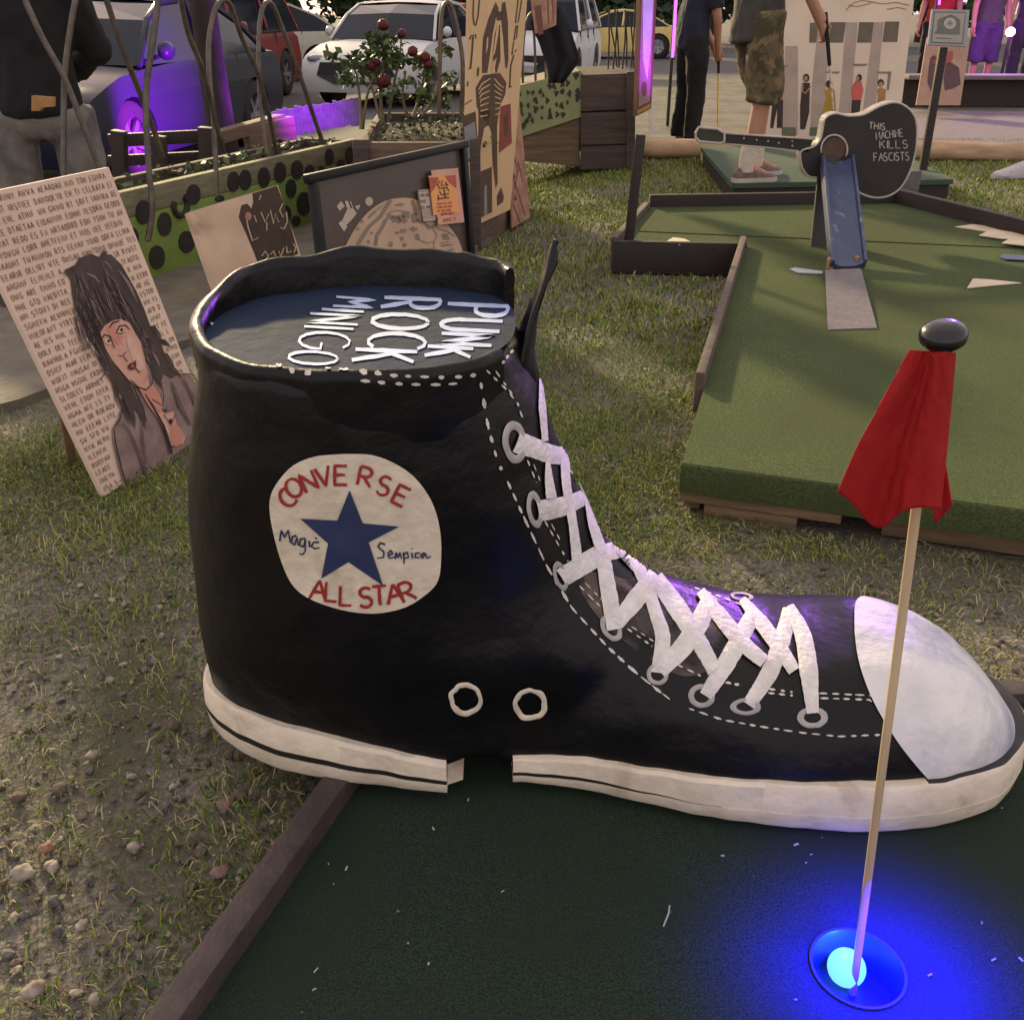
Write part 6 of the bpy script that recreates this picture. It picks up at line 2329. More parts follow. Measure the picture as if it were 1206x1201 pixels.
def car(name, label, loc, heading, colour, kind='sedan', cat='car', L=4.6, W=1.82):
    """heading: 2-D direction the car's nose points to"""
    ang = math.atan2(heading[1], heading[0])
    t = thing(name, label, cat, loc, 'cars in the car park', ang)
    R = Matrix.Translation(Vector(loc)) @ Matrix.Rotation(ang, 4, 'Z')
    paint = mat(name + '_paint', colour, tuple(c * .92 for c in colour[:3]) + (1,), scale=2, rough=.32, spec=.22)
    k = L / 4.6
    if kind == 'suv':
        hood, belt, roof, rr, rb, cowl, rf, tr = .98, 1.05, 1.70, -1.75, -2.20, 1.05, .45, 1.05
    elif kind == 'coupe':
        hood, belt, roof, rr, rb, cowl, rf, tr = .80, .88, 1.30, -.70, -1.75, .85, .10, .92
    else:
        hood, belt, roof, rr, rb, cowl, rf, tr = .90, .97, 1.45, -.85, -1.80, 1.08, .22, 1.0
    rw = .34 if kind != 'suv' else .37
    xf, xr = 1.38 * k, -1.36 * k
    ra = rw + .055
    def arch(xc):
        return [(xc + ra * math.cos(a), rw - .02 + ra * math.sin(a)) for a in [math.radians(d) for d in range(-15, 196, 15)]]
    F = 2.3 * k
    prof = [(F - .06, .22), (F, .36), (F + .01, .52), (F - .06, .66), (F - .22, hood - .16), (F - .55, hood - .07), (1.5 * k, hood - .01), (cowl * k, belt - .04), (.3, belt), (-.8, belt + .01), (rb * k, belt + .02 if kind != 'suv' else belt),
            (-F + .15, tr - .03), (-F + .02, tr - .10), (-F, .62), (-F + .03, .42), (-F + .10, .24)]
    low = [(xr - ra * 1.0, .20)] + [(x, z) for x, z in reversed(arch(xr))] + [(xr + ra, .19), (xf - ra, .19)] + [(x, z) for x, z in reversed(arch(xf))] + [(xf + ra, .20)]
    low = [(x, max(z, .19)) for x, z in low]
    prof_all = prof + low
    mb = MB()
    fr = [-1, -.97, -.88, -.6, 0, .6, .88, .97, 1]
    rows = []
    for s_ in fr:
        row = []
        a = abs(s_)
        for (x, z) in prof_all:
            xx = x * (1 - .055 * a ** 3 * (abs(x) / F) ** 3)
            up_ = max(0, z - .55)
            zz = z - .10 * a ** 4 * up_
            wz = W / 2 * (1 - .10 * (max(0, z - .7) / .4) ** 2 - .05 * (max(0, .5 - z) / .3) ** 2)
            row.append(R @ Vector((xx, s_ * wz, zz)))
        rows.append(row)
    mb.grid(rows, closed=True)
    for row in (rows[0], rows[-1]):
        mb.poly(row)
    body = mb.build('body', paint, t, smooth=True)
    # cabin
    def wz_(z):
        f = max(0.0, min(1.0, (z - belt) / (roof - belt)))
        return W / 2 * (.955 - .20 * f)
    cab = [(cowl * k, belt - .05), ((cowl * .45 + rf * .55) * k, belt + (roof - belt) * .62), (rf * k, roof - .04), ((rf * .4 + rr * .6) * k, roof), (rr * k, roof - .03), ((rr * .45 + rb * .55) * k, belt + (roof - belt) * .52), (rb * k, belt - .03)]
    mb = MB()
    Lr = [R @ Vector((x, wz_(z), z)) for x, z in cab]
    Rr = [R @ Vector((x, -wz_(z), z)) for x, z in cab]
    Mid = [R @ Vector((x + (.06 if i < 2 else (-.05 if i > 4 else 0)), 0, z + .025)) for i, (x, z) in enumerate(cab)]
    mb.grid([Lr, Mid, Rr])
    mb.poly(Lr)
    mb.poly(Rr)
    mb.build('windows', M_GLASS, t, smooth=False)
    # roof skin and pillars
    mb = MB()
    top = [(x, z) for x, z in cab[2:5]]
    rows = []
    for s_ in (-1.01, -.95, -.5, 0, .5, .95, 1.01):
        rows.append([R @ Vector((x, s_ * wz_(z), z + .03 * (1 - s_ * s_) + .012 - (.03 if abs(s_) > 1 else 0))) for x, z in top])
    mb.grid(rows)
    for s_ in (-1, 1):
        for i in (0, 1, 4, 5):
            a, b = cab[i], cab[i + 1]
            mb.bar(R @ Vector((a[0], s_ * wz_(a[1]) * 1.0, a[1])), R @ Vector((b[0], s_ * wz_(b[1]) * 1.0, b[1])), .045, .04, bev=.012)
        xm = (rf + rr) / 2 * k + .05
        mb.bar(R @ Vector((xm + .03, s_ * wz_(belt) * 1.0, belt)), R @ Vector((xm - .05, s_ * wz_(roof), roof - .02)), .05, .09, bev=.01)
        for i in (2, 3):
            a, b = cab[i], cab[i + 1]
            mb.bar(R @ Vector((a[0], s_ * wz_(a[1]), a[1])), R @ Vector((b[0], s_ * wz_(b[1]), b[1])), .06, .05, bev=.012)
    mb.build('roof', paint, t, smooth=True)
    # wheels
    for x in (xf, xr):
        for s_ in (-1, 1):
            c = Vector((x, s_ * (W / 2 - .115), rw))
            Mw = R.to_3x3() @ Matrix.Rotation(-s_ * PI / 2, 3, 'X')
            mb = MB()
            mb.lathe([(.20, .10), (rw - .05, .105), (rw - .01, .08), (rw, .03), (rw, -.06), (rw - .02, -.10), (.20, -.10)], R @ c, n=28, M=Mw)
            w_o = mb.build('wheel', M_TYRE, t, smooth=True)
            mb = MB()
            mb.lathe([(.235, .085), (.215, .095), (.205, .04), (.20, .03), (.001, .03)], R @ c, n=24, M=Mw)
            for q in range(5):
                a = 2 * PI * q / 5 + .3
                mb.bar(R @ c + Mw @ Vector((0, 0, .06)), R @ c + Mw @ Vector((.22 * math.cos(a), .22 * math.sin(a), .075)), .055, .02, up=Mw @ Vector((0, 0, 1)))
            mb.build('rim', M_RIM, w_o, smooth=False)
            # dark well
            mb = MB()
            mb.lathe([(.001, -.13), (ra - .01, -.13), (ra - .004, .02)], R @ c, n=24, M=Mw)
            mb.build('wheel_well', M_TRIM, t)
    # lamps, grille, mirrors, handles
    for s_ in (-1, 1):
        mb = MB()
        mb.sphere(R @ Vector((F - .20, s_ * (W / 2 - .22), hood - .22)), .17, n=14, sc=(.75, .85, .36), M=R.to_3x3() @ Matrix.Rotation(-s_ * .35, 3, 'Z'))
        mb.build('headlight', M_LAMP, t, smooth='all')
        mb = MB()
        mb.sphere(R @ Vector((-F + .12, s_ * (W / 2 - .20), tr - .19)), .2, n=14, sc=(.5, .8, .42))
        mb.build('tail_light', M_TAIL, t, smooth='all')
        mb = MB()
        mb.sphere(R @ Vector((cowl * k - .28, s_ * (W / 2 + .09), belt + .06)), .12, n=12, sc=(.6, .95, .65))
        mb.bar(R @ Vector((cowl * k - .30, s_ * (W / 2 - .08), belt - .01)), R @ Vector((cowl * k - .28, s_ * (W / 2 + .05), belt + .03)), .04, .03)
        mb.build('mirror', paint, t, smooth='all')
        mb = MB()
        mb.bar(R @ Vector((-.15, s_ * (W / 2 * .965), belt - .16)), R @ Vector((.05, s_ * (W / 2 * .965), belt - .16)), .03, .03, bev=.008)
        mb.build('door_handle', M_TRIM, t, smooth=True)
    for s_ in (-1, 1):
        mb = MB()
        for xx in (.98 * k, -.12 * k, -1.0 * k):
            ys_ = W / 2 * .985
            mb.bar(R @ Vector((xx, s_ * ys_, .34)), R @ Vector((xx + .01, s_ * (ys_ + .006), .66)), .012, .02)
            mb.bar(R @ Vector((xx + .01, s_ * (ys_ + .006), .66)), R @ Vector((xx - .02, s_ * (W / 2 * .955), belt - .03)), .012, .02)
        mb.build('door_gaps', M_TRIM, t)
    mb = MB()
    mb.slab([R @ Vector((F + .012 - .03 * abs(y) , y, z)) for y, z in ((-.55, .64), (.55, .64), (.62, .46), (.35, .34), (-.35, .34), (-.62, .46))], R.to_3x3() @ Vector((-.06, 0, 0)))
    mb.build('grille', M_TRIM, t)
    mb = MB()
    mb.bar(R @ Vector((F + .02, -.26, .43)), R @ Vector((F + .02, .26, .43)), .02, .11)
    mb.build('number_plate', mat(name + '_plate', srgb(170, 168, 160), rough=.5), t)
    return t

car('sedan_car', 'dark blue grey sedan behind the hoops, front wing lit purple', (-3.90, 10.4, -.296), (-.15, -.99), srgb(34, 38, 48))
car('sedan_car', 'white sedan facing the roses, black grille towards the camera', (-1.80, 18.2, -.296), (-.24, -.97), srgb(190, 190, 186))
car('suv_car', 'maroon upright car just behind the dark blue grey sedan', (-4.95, 17.3, -.296), (-.12, -.99), srgb(112, 44, 46), 'suv')
car('hatchback_car', 'silver car seen from its rear corner between the maroon car and the white sedan', (-5.6, 22.6, -.296), (-.90, -.44), srgb(176, 172, 158))
car('sedan_car', 'red car whose roof shows over the white sedan', (-1.9, 27.6, -.296), (-.97, .2), srgb(176, 48, 46))
car('coupe_car', 'pale yellow two door car parked alone beyond the far bed', (3.0, 33.0, -.296), (-1, -.06), srgb(214, 190, 120), 'coupe', L=4.4)
car('hatchback_car', 'white car half hidden behind the black cloth', (.55, 20.5, -.296), (-.2, -.98), srgb(196, 198, 200), 'suv', L=4.3)

# trees and hedge beyond the car park
M_FOL = [mat('foliage_dark', srgb(48, 66, 42), srgb(38, 54, 34), scale=3, rough=.7), mat('foliage_mid', srgb(66, 86, 52), srgb(56, 74, 46), scale=3, rough=.7)]
M_BARK = mat('bark', srgb(78, 66, 56), srgb(60, 50, 44), scale=12, rough=.95, bump=.5)
def tree(x, y, h, label, seed):
    rs_ = random.Random(seed)
    st_ = random.getstate()
    random.seed(seed)
    t = thing('background_tree', label, 'tree', (x, y, -.3), 'trees beyond the car park')
    mb = MB()
    mb.tube([(x, y, -.35), (x + .1, y, h * .3), (x, y + .1, h * .7)], [.22, .17, .07], n=9)
    for k in range(5):
        a = k * 1.26 + seed
        mb.tube([(x + .05, y, h * (.22 + .08 * k)), (x + math.cos(a) * h * .16, y + math.sin(a) * h * .16, h * (.4 + .09 * k))], [.09, .03], n=6)
    mb.build('trunk', M_BARK, t, smooth=True)
    cl = []
    for _ in range(46):
        a, r = rs_.uniform(0, 6.28), rs_.random() ** .5
        zz = rs_.uniform(.08, 1)
        rr = h * .36 * math.sin(min(1, zz * .85 + .12) * PI) ** .6 * r
        cl.append(Vector((x + math.cos(a) * rr, y + math.sin(a) * rr, h * zz)))
    pts = []
    for _ in range(4200):
        c = rs_.choice(cl)
        pts.append(c + Vector((rs_.gauss(0, 1), rs_.gauss(0, 1), rs_.gauss(0, .7))) * h * .055)
    mb = MB()
    leaf_mesh(pts, .50, mb)
    mb.build('crown', M_FOL, t, fix=False)
    random.setstate(st_)
TL = [(-21, 46, 8, 'tree far behind at the left, beyond the dark car'), (-15.5, 49, 9.5, 'tall tree above the dark blue grey sedan'), (-11, 45, 7, 'tree above the maroon car'), (-7, 48, 8.5, 'tree above the silver car'), (-3, 45, 7.5, 'tree above the roof of the red car'),
      (1, 48, 9, 'tree behind the tall figure poster'), (4.5, 44, 7, 'bushy tree right behind the yellow car'), (8.5, 47, 8.5, 'tree beyond the two players'), (13, 46, 8, 'tree behind the white pillared board'), (18, 48, 9, 'tree behind the sign on its post'), (23.5, 45, 8, 'tree far behind at the right edge')]
for k, (x, y, h, l) in enumerate(TL):
    tree(x, y, h, l, 100 + k)
# ================================================================== people and the right-hand background
M_SKINP = mat('skin', srgb(176, 128, 104), srgb(164, 116, 94), scale=12, rough=.6)
def skin(name, joints, edges, m, parent=None, sub=2, root=0):
    """one continuous surface grown over a skeleton; joints: list of (pos, radius or (rx, ry))"""
    me = bpy.data.meshes.new(name)
    me.from_pydata([tuple(j[0]) for j in joints], edges, [])
    o = bpy.data.objects.new(name, me)
    COL.objects.link(o)
    o.modifiers.new('Skin', 'SKIN').use_smooth_shade = True
    for i, v in enumerate(me.skin_vertices[0].data):
        r = joints[i][1]
        v.radius = r if hasattr(r, '__len__') else (r, r)
        v.use_root = (i == root)
    s_ = o.modifiers.new('Sub', 'SUBSURF')
    s_.levels = sub
    s_.render_levels = sub
    me2 = baked(o)
    me2.materials.clear()
    me2.materials.append(m)
    for p in me2.polygons:
        p.use_smooth = True
    return link(name, me2, parent)

def person(label, loc, face, pose, top, trousers, hairm, shoem, short=False, bare_fore=True, h=1.75, group=None, shoes=True, sockm=None, hem=0.0, long_sleeve=False):
    """face: angle of the facing direction; pose overrides joints (x right, y forward, z up, for a height of 1.75)"""
    s_ = h / 1.75
    rot = Matrix.Rotation(face, 4, 'Z')
    W = Matrix.Translation(Vector(loc)) @ rot @ Matrix.Scale(s_, 4)
    J = dict(pel=(0, 0, .95), sp=(0, .0, 1.10), ch=(0, .01, 1.30), nk=(0, .0, 1.47), hd=(0, .02, 1.58), ht=(0, .02, 1.69),
             ls=(-.17, 0, 1.42), le=(-.23, 0, 1.13), lw=(-.25, .05, .88), lh=(-.25, .07, .80), rs=(.17, 0, 1.42), re=(.23, 0, 1.13), rw=(.25, .05, .88), rh=(.25, .07, .80),
             lhip=(-.095, 0, .90), lk=(-.11, .02, .50), la=(-.11, -.01, .09), lt=(-.12, .15, .03), rhip=(.095, 0, .90), rk=(.11, .02, .50), ra=(.11, -.01, .09), rt=(.12, .15, .03))
    J.update(pose)
    P = {k: W @ Vector(v) for k, v in J.items()}
    t = thing('person', label, 'person', loc, group, face)
    names = ['pel', 'sp', 'ch', 'nk', 'hd', 'ht', 'ls', 'le', 'lw', 'lh', 'rs', 're', 'rw', 'rh', 'lhip', 'lk', 'la', 'lt', 'rhip', 'rk', 'ra', 'rt']
    rad = dict(pel=(.13, .10), sp=(.125, .095), ch=(.145, .10), nk=.055, hd=(.082, .095), ht=(.06, .07), ls=.058, le=.043, lw=.029, lh=(.034, .022), rs=.058, re=.043, rw=.029, rh=(.034, .022), lhip=.085, lk=.058, la=.034, lt=.020, rhip=.085, rk=.058, ra=.034, rt=.020)
    joints = [(P[n], tuple(v * s_ for v in (rad[n] if hasattr(rad[n], '__len__') else (rad[n], rad[n])))) for n in names]
    E = [('pel', 'sp'), ('sp', 'ch'), ('ch', 'nk'), ('nk', 'hd'), ('hd', 'ht'), ('ch', 'ls'), ('ls', 'le'), ('le', 'lw'), ('lw', 'lh'), ('ch', 'rs'), ('rs', 're'), ('re', 'rw'), ('rw', 'rh'), ('pel', 'lhip'), ('lhip', 'lk'), ('lk', 'la'), ('la', 'lt'), ('pel', 'rhip'), ('rhip', 'rk'), ('rk', 'ra'), ('ra', 'rt')]
    ed = [(names.index(a), names.index(b)) for a, b in E]
    # fingers: short chains rooted in each palm, curled
    for sd in ('l', 'r'):
        hp, wp = P[sd + 'h'], P[sd + 'w']
        ax_ = (hp - wp).normalized()
        fwd = (rot @ Vector((0, 1, 0))).to_3d()
        side = ax_.cross(fwd)
        if side.length < .1:
            side = Vector((1, 0, 0))
        side.normalize()
        palm = side.cross(ax_).normalized()
        for q in range(4):
            b_ = hp + palm * (q - 1.5) * .017 * s_ - ax_ * .005
            ln = (.026, .031, .029, .023)[q] * s_
            cur = side * (.4 if sd == 'l' else -.4)
            k0 = len(joints)
            joints += [(b_ + ax_ * ln, (.009 * s_,) * 2), (b_ + (ax_ + cur).normalized() * ln * 2, (.008 * s_,) * 2), (b_ + (ax_ * .8 + cur * 2).normalized() * ln * 2.3, (.007 * s_,) * 2)]
            ed += [(names.index(sd + 'h'), k0), (k0, k0 + 1), (k0 + 1, k0 + 2)]
        k0 = len(joints)
        joints += [(wp.lerp(hp, .55) + palm * .036 * s_, (.010 * s_,) * 2), (hp + palm * .045 * s_ + ax_ * .012, (.009 * s_,) * 2)]
        ed += [(names.index(sd + 'w'), k0), (k0, k0 + 1)]
    skin('body', joints, ed, M_SKINP, t)
    rx_ = rot.to_3x3() @ Vector((1, 0, 0))
    fy_ = rot.to_3x3() @ Vector((0, 1, 0))
    def loft(lv):
        m_ = MB()
        m_.grid([[c + rx_ * (a * s_ * math.cos(2 * PI * k / 20)) + fy_ * (b_ * s_ * math.sin(2 * PI * k / 20)) for k in range(20)] for c, a, b_ in lv], closed=True)
        m_.f += [tuple(range(20)), tuple(range((len(lv) - 1) * 20, len(lv) * 20))]
        m_.m += [0, 0]
        return m_
    def cloth(name, parts, m):
        me_ = remeshed(parts, .017 * s_, 5)
        me_.materials.clear()
        me_.materials.append(m)
        for v, nv in zip(me_.vertices, [v.normal.copy() for v in me_.vertices]):
            c = v.co.copy()
            q = Vector((c.x * 9, c.y * 9, c.z * 5))
            v.co = c + nv * (.014 * noise.noise(q) + .009 * noise.noise(q * 2.6) + .004 * noise.noise(q * 5.5))
        for p in me_.polygons:
            p.use_smooth = True
            p.material_index = 0
        return link(name, me_, t)
    mid = lambda a, b, f: P[a].lerp(P[b], f)
    dz = lambda k, z: P[k] + Vector((0, 0, z * s_))
    parts = [loft([(dz('pel', -.06 - hem), .178, .138), (dz('pel', .0), .176, .136), (P['sp'], .170, .130), (P['ch'], .188, .134), (mid('ls', 'rs', .5), .185, .105), (dz('nk', -.03), .085, .08), (dz('nk', -.015), .07, .068)])]
    for sd in ('l', 'r'):
        m_ = MB()
        if long_sleeve:
            m_.tube([mid('ch', sd + 's', .8), P[sd + 's'], mid(sd + 's', sd + 'e', .5), P[sd + 'e'], mid(sd + 'e', sd + 'w', .95)], [.075 * s_, .085 * s_, .080 * s_, .072 * s_, .055 * s_], n=14)
        else:
            m_.tube([mid('ch', sd + 's', .8), P[sd + 's'], mid(sd + 's', sd + 'e', .4), mid(sd + 's', sd + 'e', .78)], [.075 * s_, .085 * s_, .080 * s_, .078 * s_], n=14)
        parts.append(m_)
    cloth('shirt', parts, top)
    parts = [loft([(dz('pel', .07), .155, .118), (P['pel'], .165, .126), (dz('pel', -.10), .172, .130), (dz('pel', -.14), .12, .10)])]
    for sd in ('l', 'r'):
        m_ = MB()
        hp_, kn_, an_ = P[sd + 'hip'], P[sd + 'k'], P[sd + 'a']
        if short:
            m_.tube([hp_ + Vector((0, 0, .03)), hp_.lerp(kn_, .5), kn_, kn_.lerp(an_, .14)], [.108 * s_, .112 * s_, .106 * s_, .104 * s_], n=16)
        else:
            m_.tube([hp_ + Vector((0, 0, .03)), hp_.lerp(kn_, .5), kn_, kn_.lerp(an_, .5), kn_.lerp(an_, .97)], [.105 * s_, .100 * s_, .085 * s_, .078 * s_, .076 * s_], n=16)
        parts.append(m_)
    cloth('trousers', parts, trousers)
    for sd in ('l', 'r'):
        a, b = P[sd + 'a'], P[sd + 't']
        dv = (b - a)
        dv.z = 0
        dv.normalize()
        sv = Vector((-dv.y, dv.x, 0))
        g0 = Vector((a.x, a.y, min(P[sd + 't'].z, a.z) - .03 * s_))
        mb = MB()
        rows = []
        for (u, wd, z1) in ((-.075, .028, .055), (-.06, .036, .085), (0, .040, .095), (.06, .042, .075), (.12, .046, .055), (.17, .042, .045), (.205, .022, .035)):
            c = g0 + dv * u * s_
            rows.append([c + sv * (wd * math.cos(k * PI / 8) * s_) + Vector((0, 0, (.022 + (z1 - .022) * math.sin(k * PI / 8)) * s_)) for k in range(9)])
        mb.grid(rows)
        mb.add(rows[0], [tuple(range(9))]); mb.add(rows[-1], [tuple(range(9))])
        sh = mb.build('shoe', shoem, t, smooth='all')
        mb = MB()
        out = []
        for (u, wd) in ((-.08, .025), (-.06, .038), (0, .043), (.06, .045), (.12, .049), (.17, .045), (.21, .020)):
            c = g0 + dv * u * s_
            out.append((c + sv * wd * s_, c - sv * wd * s_))
        mb.slab([p[0] + Vector((0, 0, .026 * s_)) for p in out] + [p[1] + Vector((0, 0, .026 * s_)) for p in reversed(out)], (0, 0, -.026 * s_))
        mb.build('sole', mat('shoe_sole', srgb(190, 182, 170), rough=.7), sh)
        if sockm:
            mb = MB()
            mb.tube([a + Vector((0, 0, -.03)), a + Vector((0, 0, .05)), a.lerp(P[sd + 'k'], .30)], [.046 * s_, .047 * s_, .055 * s_], n=12)
            mb.build('sock', sockm, t, smooth=True)
    # hair cap
    mb = MB()
    hc = P['hd'].lerp(P['ht'], .55)
    back = rot.to_3x3() @ Vector((0, -.02, .012))
    mb.sphere(hc + back, .108 * s_, n=16, sc=(.9, 1.0, .98), wob=.15, seed=3)
    mb.build('hair', hairm, t, smooth='all')
    # face: eyes, nose, mouth
    fr_ = rot.to_3x3() @ Vector((0, 1, 0))
    rg = rot.to_3x3() @ Vector((1, 0, 0))
    mb = MB()
    for sd in (-1, 1):
        mb.sphere(P['hd'] + fr_ * .088 * s_ + rg * sd * .032 * s_ + Vector((0, 0, .035 * s_)), .012 * s_, n=8)
    mb.build('eyes', mat('eye_dark', srgb(40, 34, 32), rough=.3), t, smooth='all')
    return t, P, W

M_BLKT = mat('black_cotton', srgb(12, 12, 14), srgb(17, 17, 19), scale=20, rough=.9)
M_NAVYT = mat('navy_cotton', srgb(34, 36, 50), srgb(28, 30, 44), scale=20, rough=.9)
M_CHAR = mat('charcoal_cotton', srgb(72, 68, 62), srgb(60, 57, 53), scale=16, rough=.9)
M_JEAN = mat('grey_denim', srgb(122, 116, 110), srgb(100, 96, 92), scale=9, rough=.9, bump=.3, bscale=60, c3=srgb(74, 74, 76), scale3=5, lo3=.5, hi3=.7)
M_CAMO = mat('camouflage', srgb(96, 84, 58), srgb(70, 62, 44), scale=11, rough=.9, lo=.47, hi=.52, c3=srgb(120, 100, 70), scale3=13, lo3=.56, hi3=.6)
M_HAIRD = mat('hair_dark', srgb(46, 36, 30), srgb(34, 27, 24), scale=40, rough=.7)
M_SHOEB = mat('shoe_black', srgb(26, 25, 26), rough=.6)
M_SHOEG = mat('shoe_grey', srgb(116, 96, 88), srgb(84, 70, 66), scale=40, rough=.7)
M_SOCK = mat('white_sock', srgb(206, 192, 178), srgb(190, 176, 164), scale=40, rough=.9)

# 1: seen from behind, left edge
t, P_, W_ = person('person in black top and baggy grey jeans seen from behind at the left edge', (-2.08, 4.62, -.30), 0.22,
       dict(le=(-.25, .10, 1.16), lw=(-.12, .26, 1.06), lh=(-.06, .29, 1.05), re=(.25, .10, 1.16), rw=(.12, .26, 1.06), rh=(.06, .29, 1.05), lhip=(-.12, 0, .90), rhip=(.12, 0, .90), lk=(-.15, .02, .5), rk=(.15, .02, .5), la=(-.16, -.01, .09), ra=(.16, -.01, .09), pel=(0, 0, .96)),
       M_BLKT, M_JEAN, M_HAIRD, M_SHOEB, h=1.83, long_sleeve=True)
# tan label on the waistband
lw_ = MB()
lc_ = [YP(37, 113, 4.40), YP(62, 115, 4.42), YP(62, 126, 4.42), YP(49, 127, 4.41), YP(47, 131, 4.41), YP(37, 131, 4.40)]
lw_.slab(lc_, (0, .03, 0))
lw_.build('waist_label', mat('tan_leather', srgb(176, 132, 78), srgb(160, 118, 68), scale=20, rough=.7), t)

# 2: player in black trousers
lx2 = YP(806, 170, 8.75)
t, P_, W_ = person('player in navy top and black trousers looking down at a yellow putter', (lx2.x, 8.75, 0), math.radians(-75),
       dict(ls=(-.16, .06, 1.36), rs=(.16, .06, 1.36), ch=(0, .04, 1.27), nk=(0, .10, 1.44), hd=(0, .16, 1.54), ht=(0, .18, 1.65), le=(-.16, .14, 1.09), lw=(-.05, .22, .86), lh=(-.02, .25, .79), re=(.17, .14, 1.09), rw=(.06, .22, .83), rh=(.03, .25, .76),
            lk=(-.12, .03, .5), rk=(.12, .03, .5), la=(-.13, -.01, .09), ra=(.13, -.01, .09)), M_NAVYT, M_BLKT, M_HAIRD, M_SHOEB, h=1.62, hem=.06)
ha = (P_['lh'] + P_['rh']) / 2
def putter(label, a, b, head_dir, colour):
    g = thing('putter', label, 'putter', b, 'putters')
    mb = MB()
    mb.tube([a, a.lerp(b, .3)], [.013, .011], n=8)
    mb.build('grip', M_BLKT, g, smooth=True)
    mb = MB()
    mb.tube([a.lerp(b, .3), b], [.0075, .006], n=8)
    mb.build('shaft', colour, g, smooth=True)
    mb = MB()
    mb.bar(b + Vector((0, 0, .005)) - head_dir * .02, b + Vector((0, 0, .005)) + head_dir * .09, .03, .028, bev=.006)
    mb.build('head', M_TRIM, g, smooth=True)
M_YEL = mat('yellow_shaft', srgb(216, 186, 104), srgb(200, 168, 92), scale=20, rough=.4)
putter('yellow shafted putter held by the player in black trousers', ha + Vector((0, 0, .12)), Vector((ha.x + .05, ha.y - .1, .012)), Vector((.9, -.3, 0)), M_YEL)

# 3: player in camouflage shorts, walking right, seen from behind
lx3 = YP(880, 212, 6.36)
t, P_, W_ = person('player in charcoal shirt and camouflage shorts stepping to the right on the small tee', (lx3.x - .04, 6.36, .12), math.radians(-68),
       dict(rs=(.18, 0, 1.42), re=(.30, .06, 1.12), rw=(.31, .20, .90), rh=(.31, .25, .83), la=(-.09, .16, .09), lk=(-.10, .17, .50), lt=(-.10, .33, .03), ra=(.10, -.04, .09), rk=(.10, .03, .50), rt=(.12, .12, .03)),
       M_CHAR, M_CAMO, M_HAIRD, M_SHOEG, short=True, h=1.74, sockm=M_SOCK, hem=.12)
hb = P_['rh']
pe = YP(973, 146, 6.3)
M_STRP = mat('striped_shaft', srgb(206, 190, 170), srgb(150, 96, 80), scale=30, rough=.4, stretch=(.2, .2, 2))
putter('striped putter held low by the player in camouflage shorts', hb + Vector((-.01, 0, .10)), Vector((hb.x + .14, hb.y - .22, .15)), Vector((.8, -.5, 0)), M_STRP)

# ------------------------------------------------------------------ white board painted as a pillared front with five figures
BYY = 9.7
wb = thing('pillared_board', 'big white board painted as a pillared house front with five small figures', 'painted board', (YP(975, 163, BYY).x, BYY, 0))
P = Panel(YP(893, 163, BYY), YP(1057, 163, BYY), YP(1082, -45, BYY + .12), YP(893, -45, BYY + .12), thick=.02)
m_w = mat('board_white', srgb(222, 204, 182), srgb(210, 190, 170), scale=3, rough=.8)
m_pl = mat('pillar_grey', srgb(176, 158, 144), srgb(162, 146, 134), scale=5, rough=.8)
m_wn = mat('window_grey', srgb(112, 102, 88), srgb(98, 90, 80), scale=8, rough=.8)
m_gr = mat('board_green', srgb(104, 110, 88), rough=.8)
m_fk = mat('figure_dark', srgb(62, 50, 44), rough=.8)
m_fp = mat('figure_pink', srgb(196, 120, 104), rough=.8)
m_fc = mat('figure_coral', srgb(200, 100, 90), rough=.8)
m_fy = mat('figure_yellow', srgb(176, 140, 44), rough=.8)
m_fs = mat('figure_skin', srgb(180, 134, 108), rough=.8)
m_fo = mat('figure_ochre', srgb(176, 130, 84), rough=.8)
m_ln = mat('lintel_grey', srgb(132, 122, 118), rough=.8)
def Zw(X, Y): return (890 + X / 6.03, Y / 6.03)
WP = lambda pts, mi, k=1: P.poly([Zw(*p) for p in pts], mi, k)
for q in ([(445, 160), (525, 160), (490, 800), (480, 960), (385, 960), (400, 600)], [(640, 160), (725, 160), (670, 820), (600, 960), (560, 960), (590, 800)], [(838, 160), (910, 160), (870, 560), (850, 800), (760, 800), (790, 560)], [(210, 330), (300, 330), (300, 960), (190, 960)]):
    WP(q, 1)
for q in ([(385, 165), (445, 160), (430, 305), (380, 305)], [(530, 160), (640, 160), (620, 305), (522, 305)], [(735, 160), (838, 160), (820, 305), (718, 305)], [(918, 155), (1020, 155), (1005, 300), (900, 300)]):
    WP(q, 2, 2)
WP([(185, 905), (285, 905), (285, 968), (185, 968)], 3, 2)
WP([(385, 905), (450, 905), (450, 968), (380, 968)], 3, 2)
for q in ([(140, 465), (220, 465), (230, 478), (135, 480)], [(690, 455), (800, 455), (780, 470), (690, 472)], [(495, 510), (595, 510), (590, 524), (495, 520)], [(865, 510), (965, 510), (960, 526), (860, 522)], [(940, 520), (962, 520), (945, 640), (930, 640)]):
    WP(q, 10, 3)
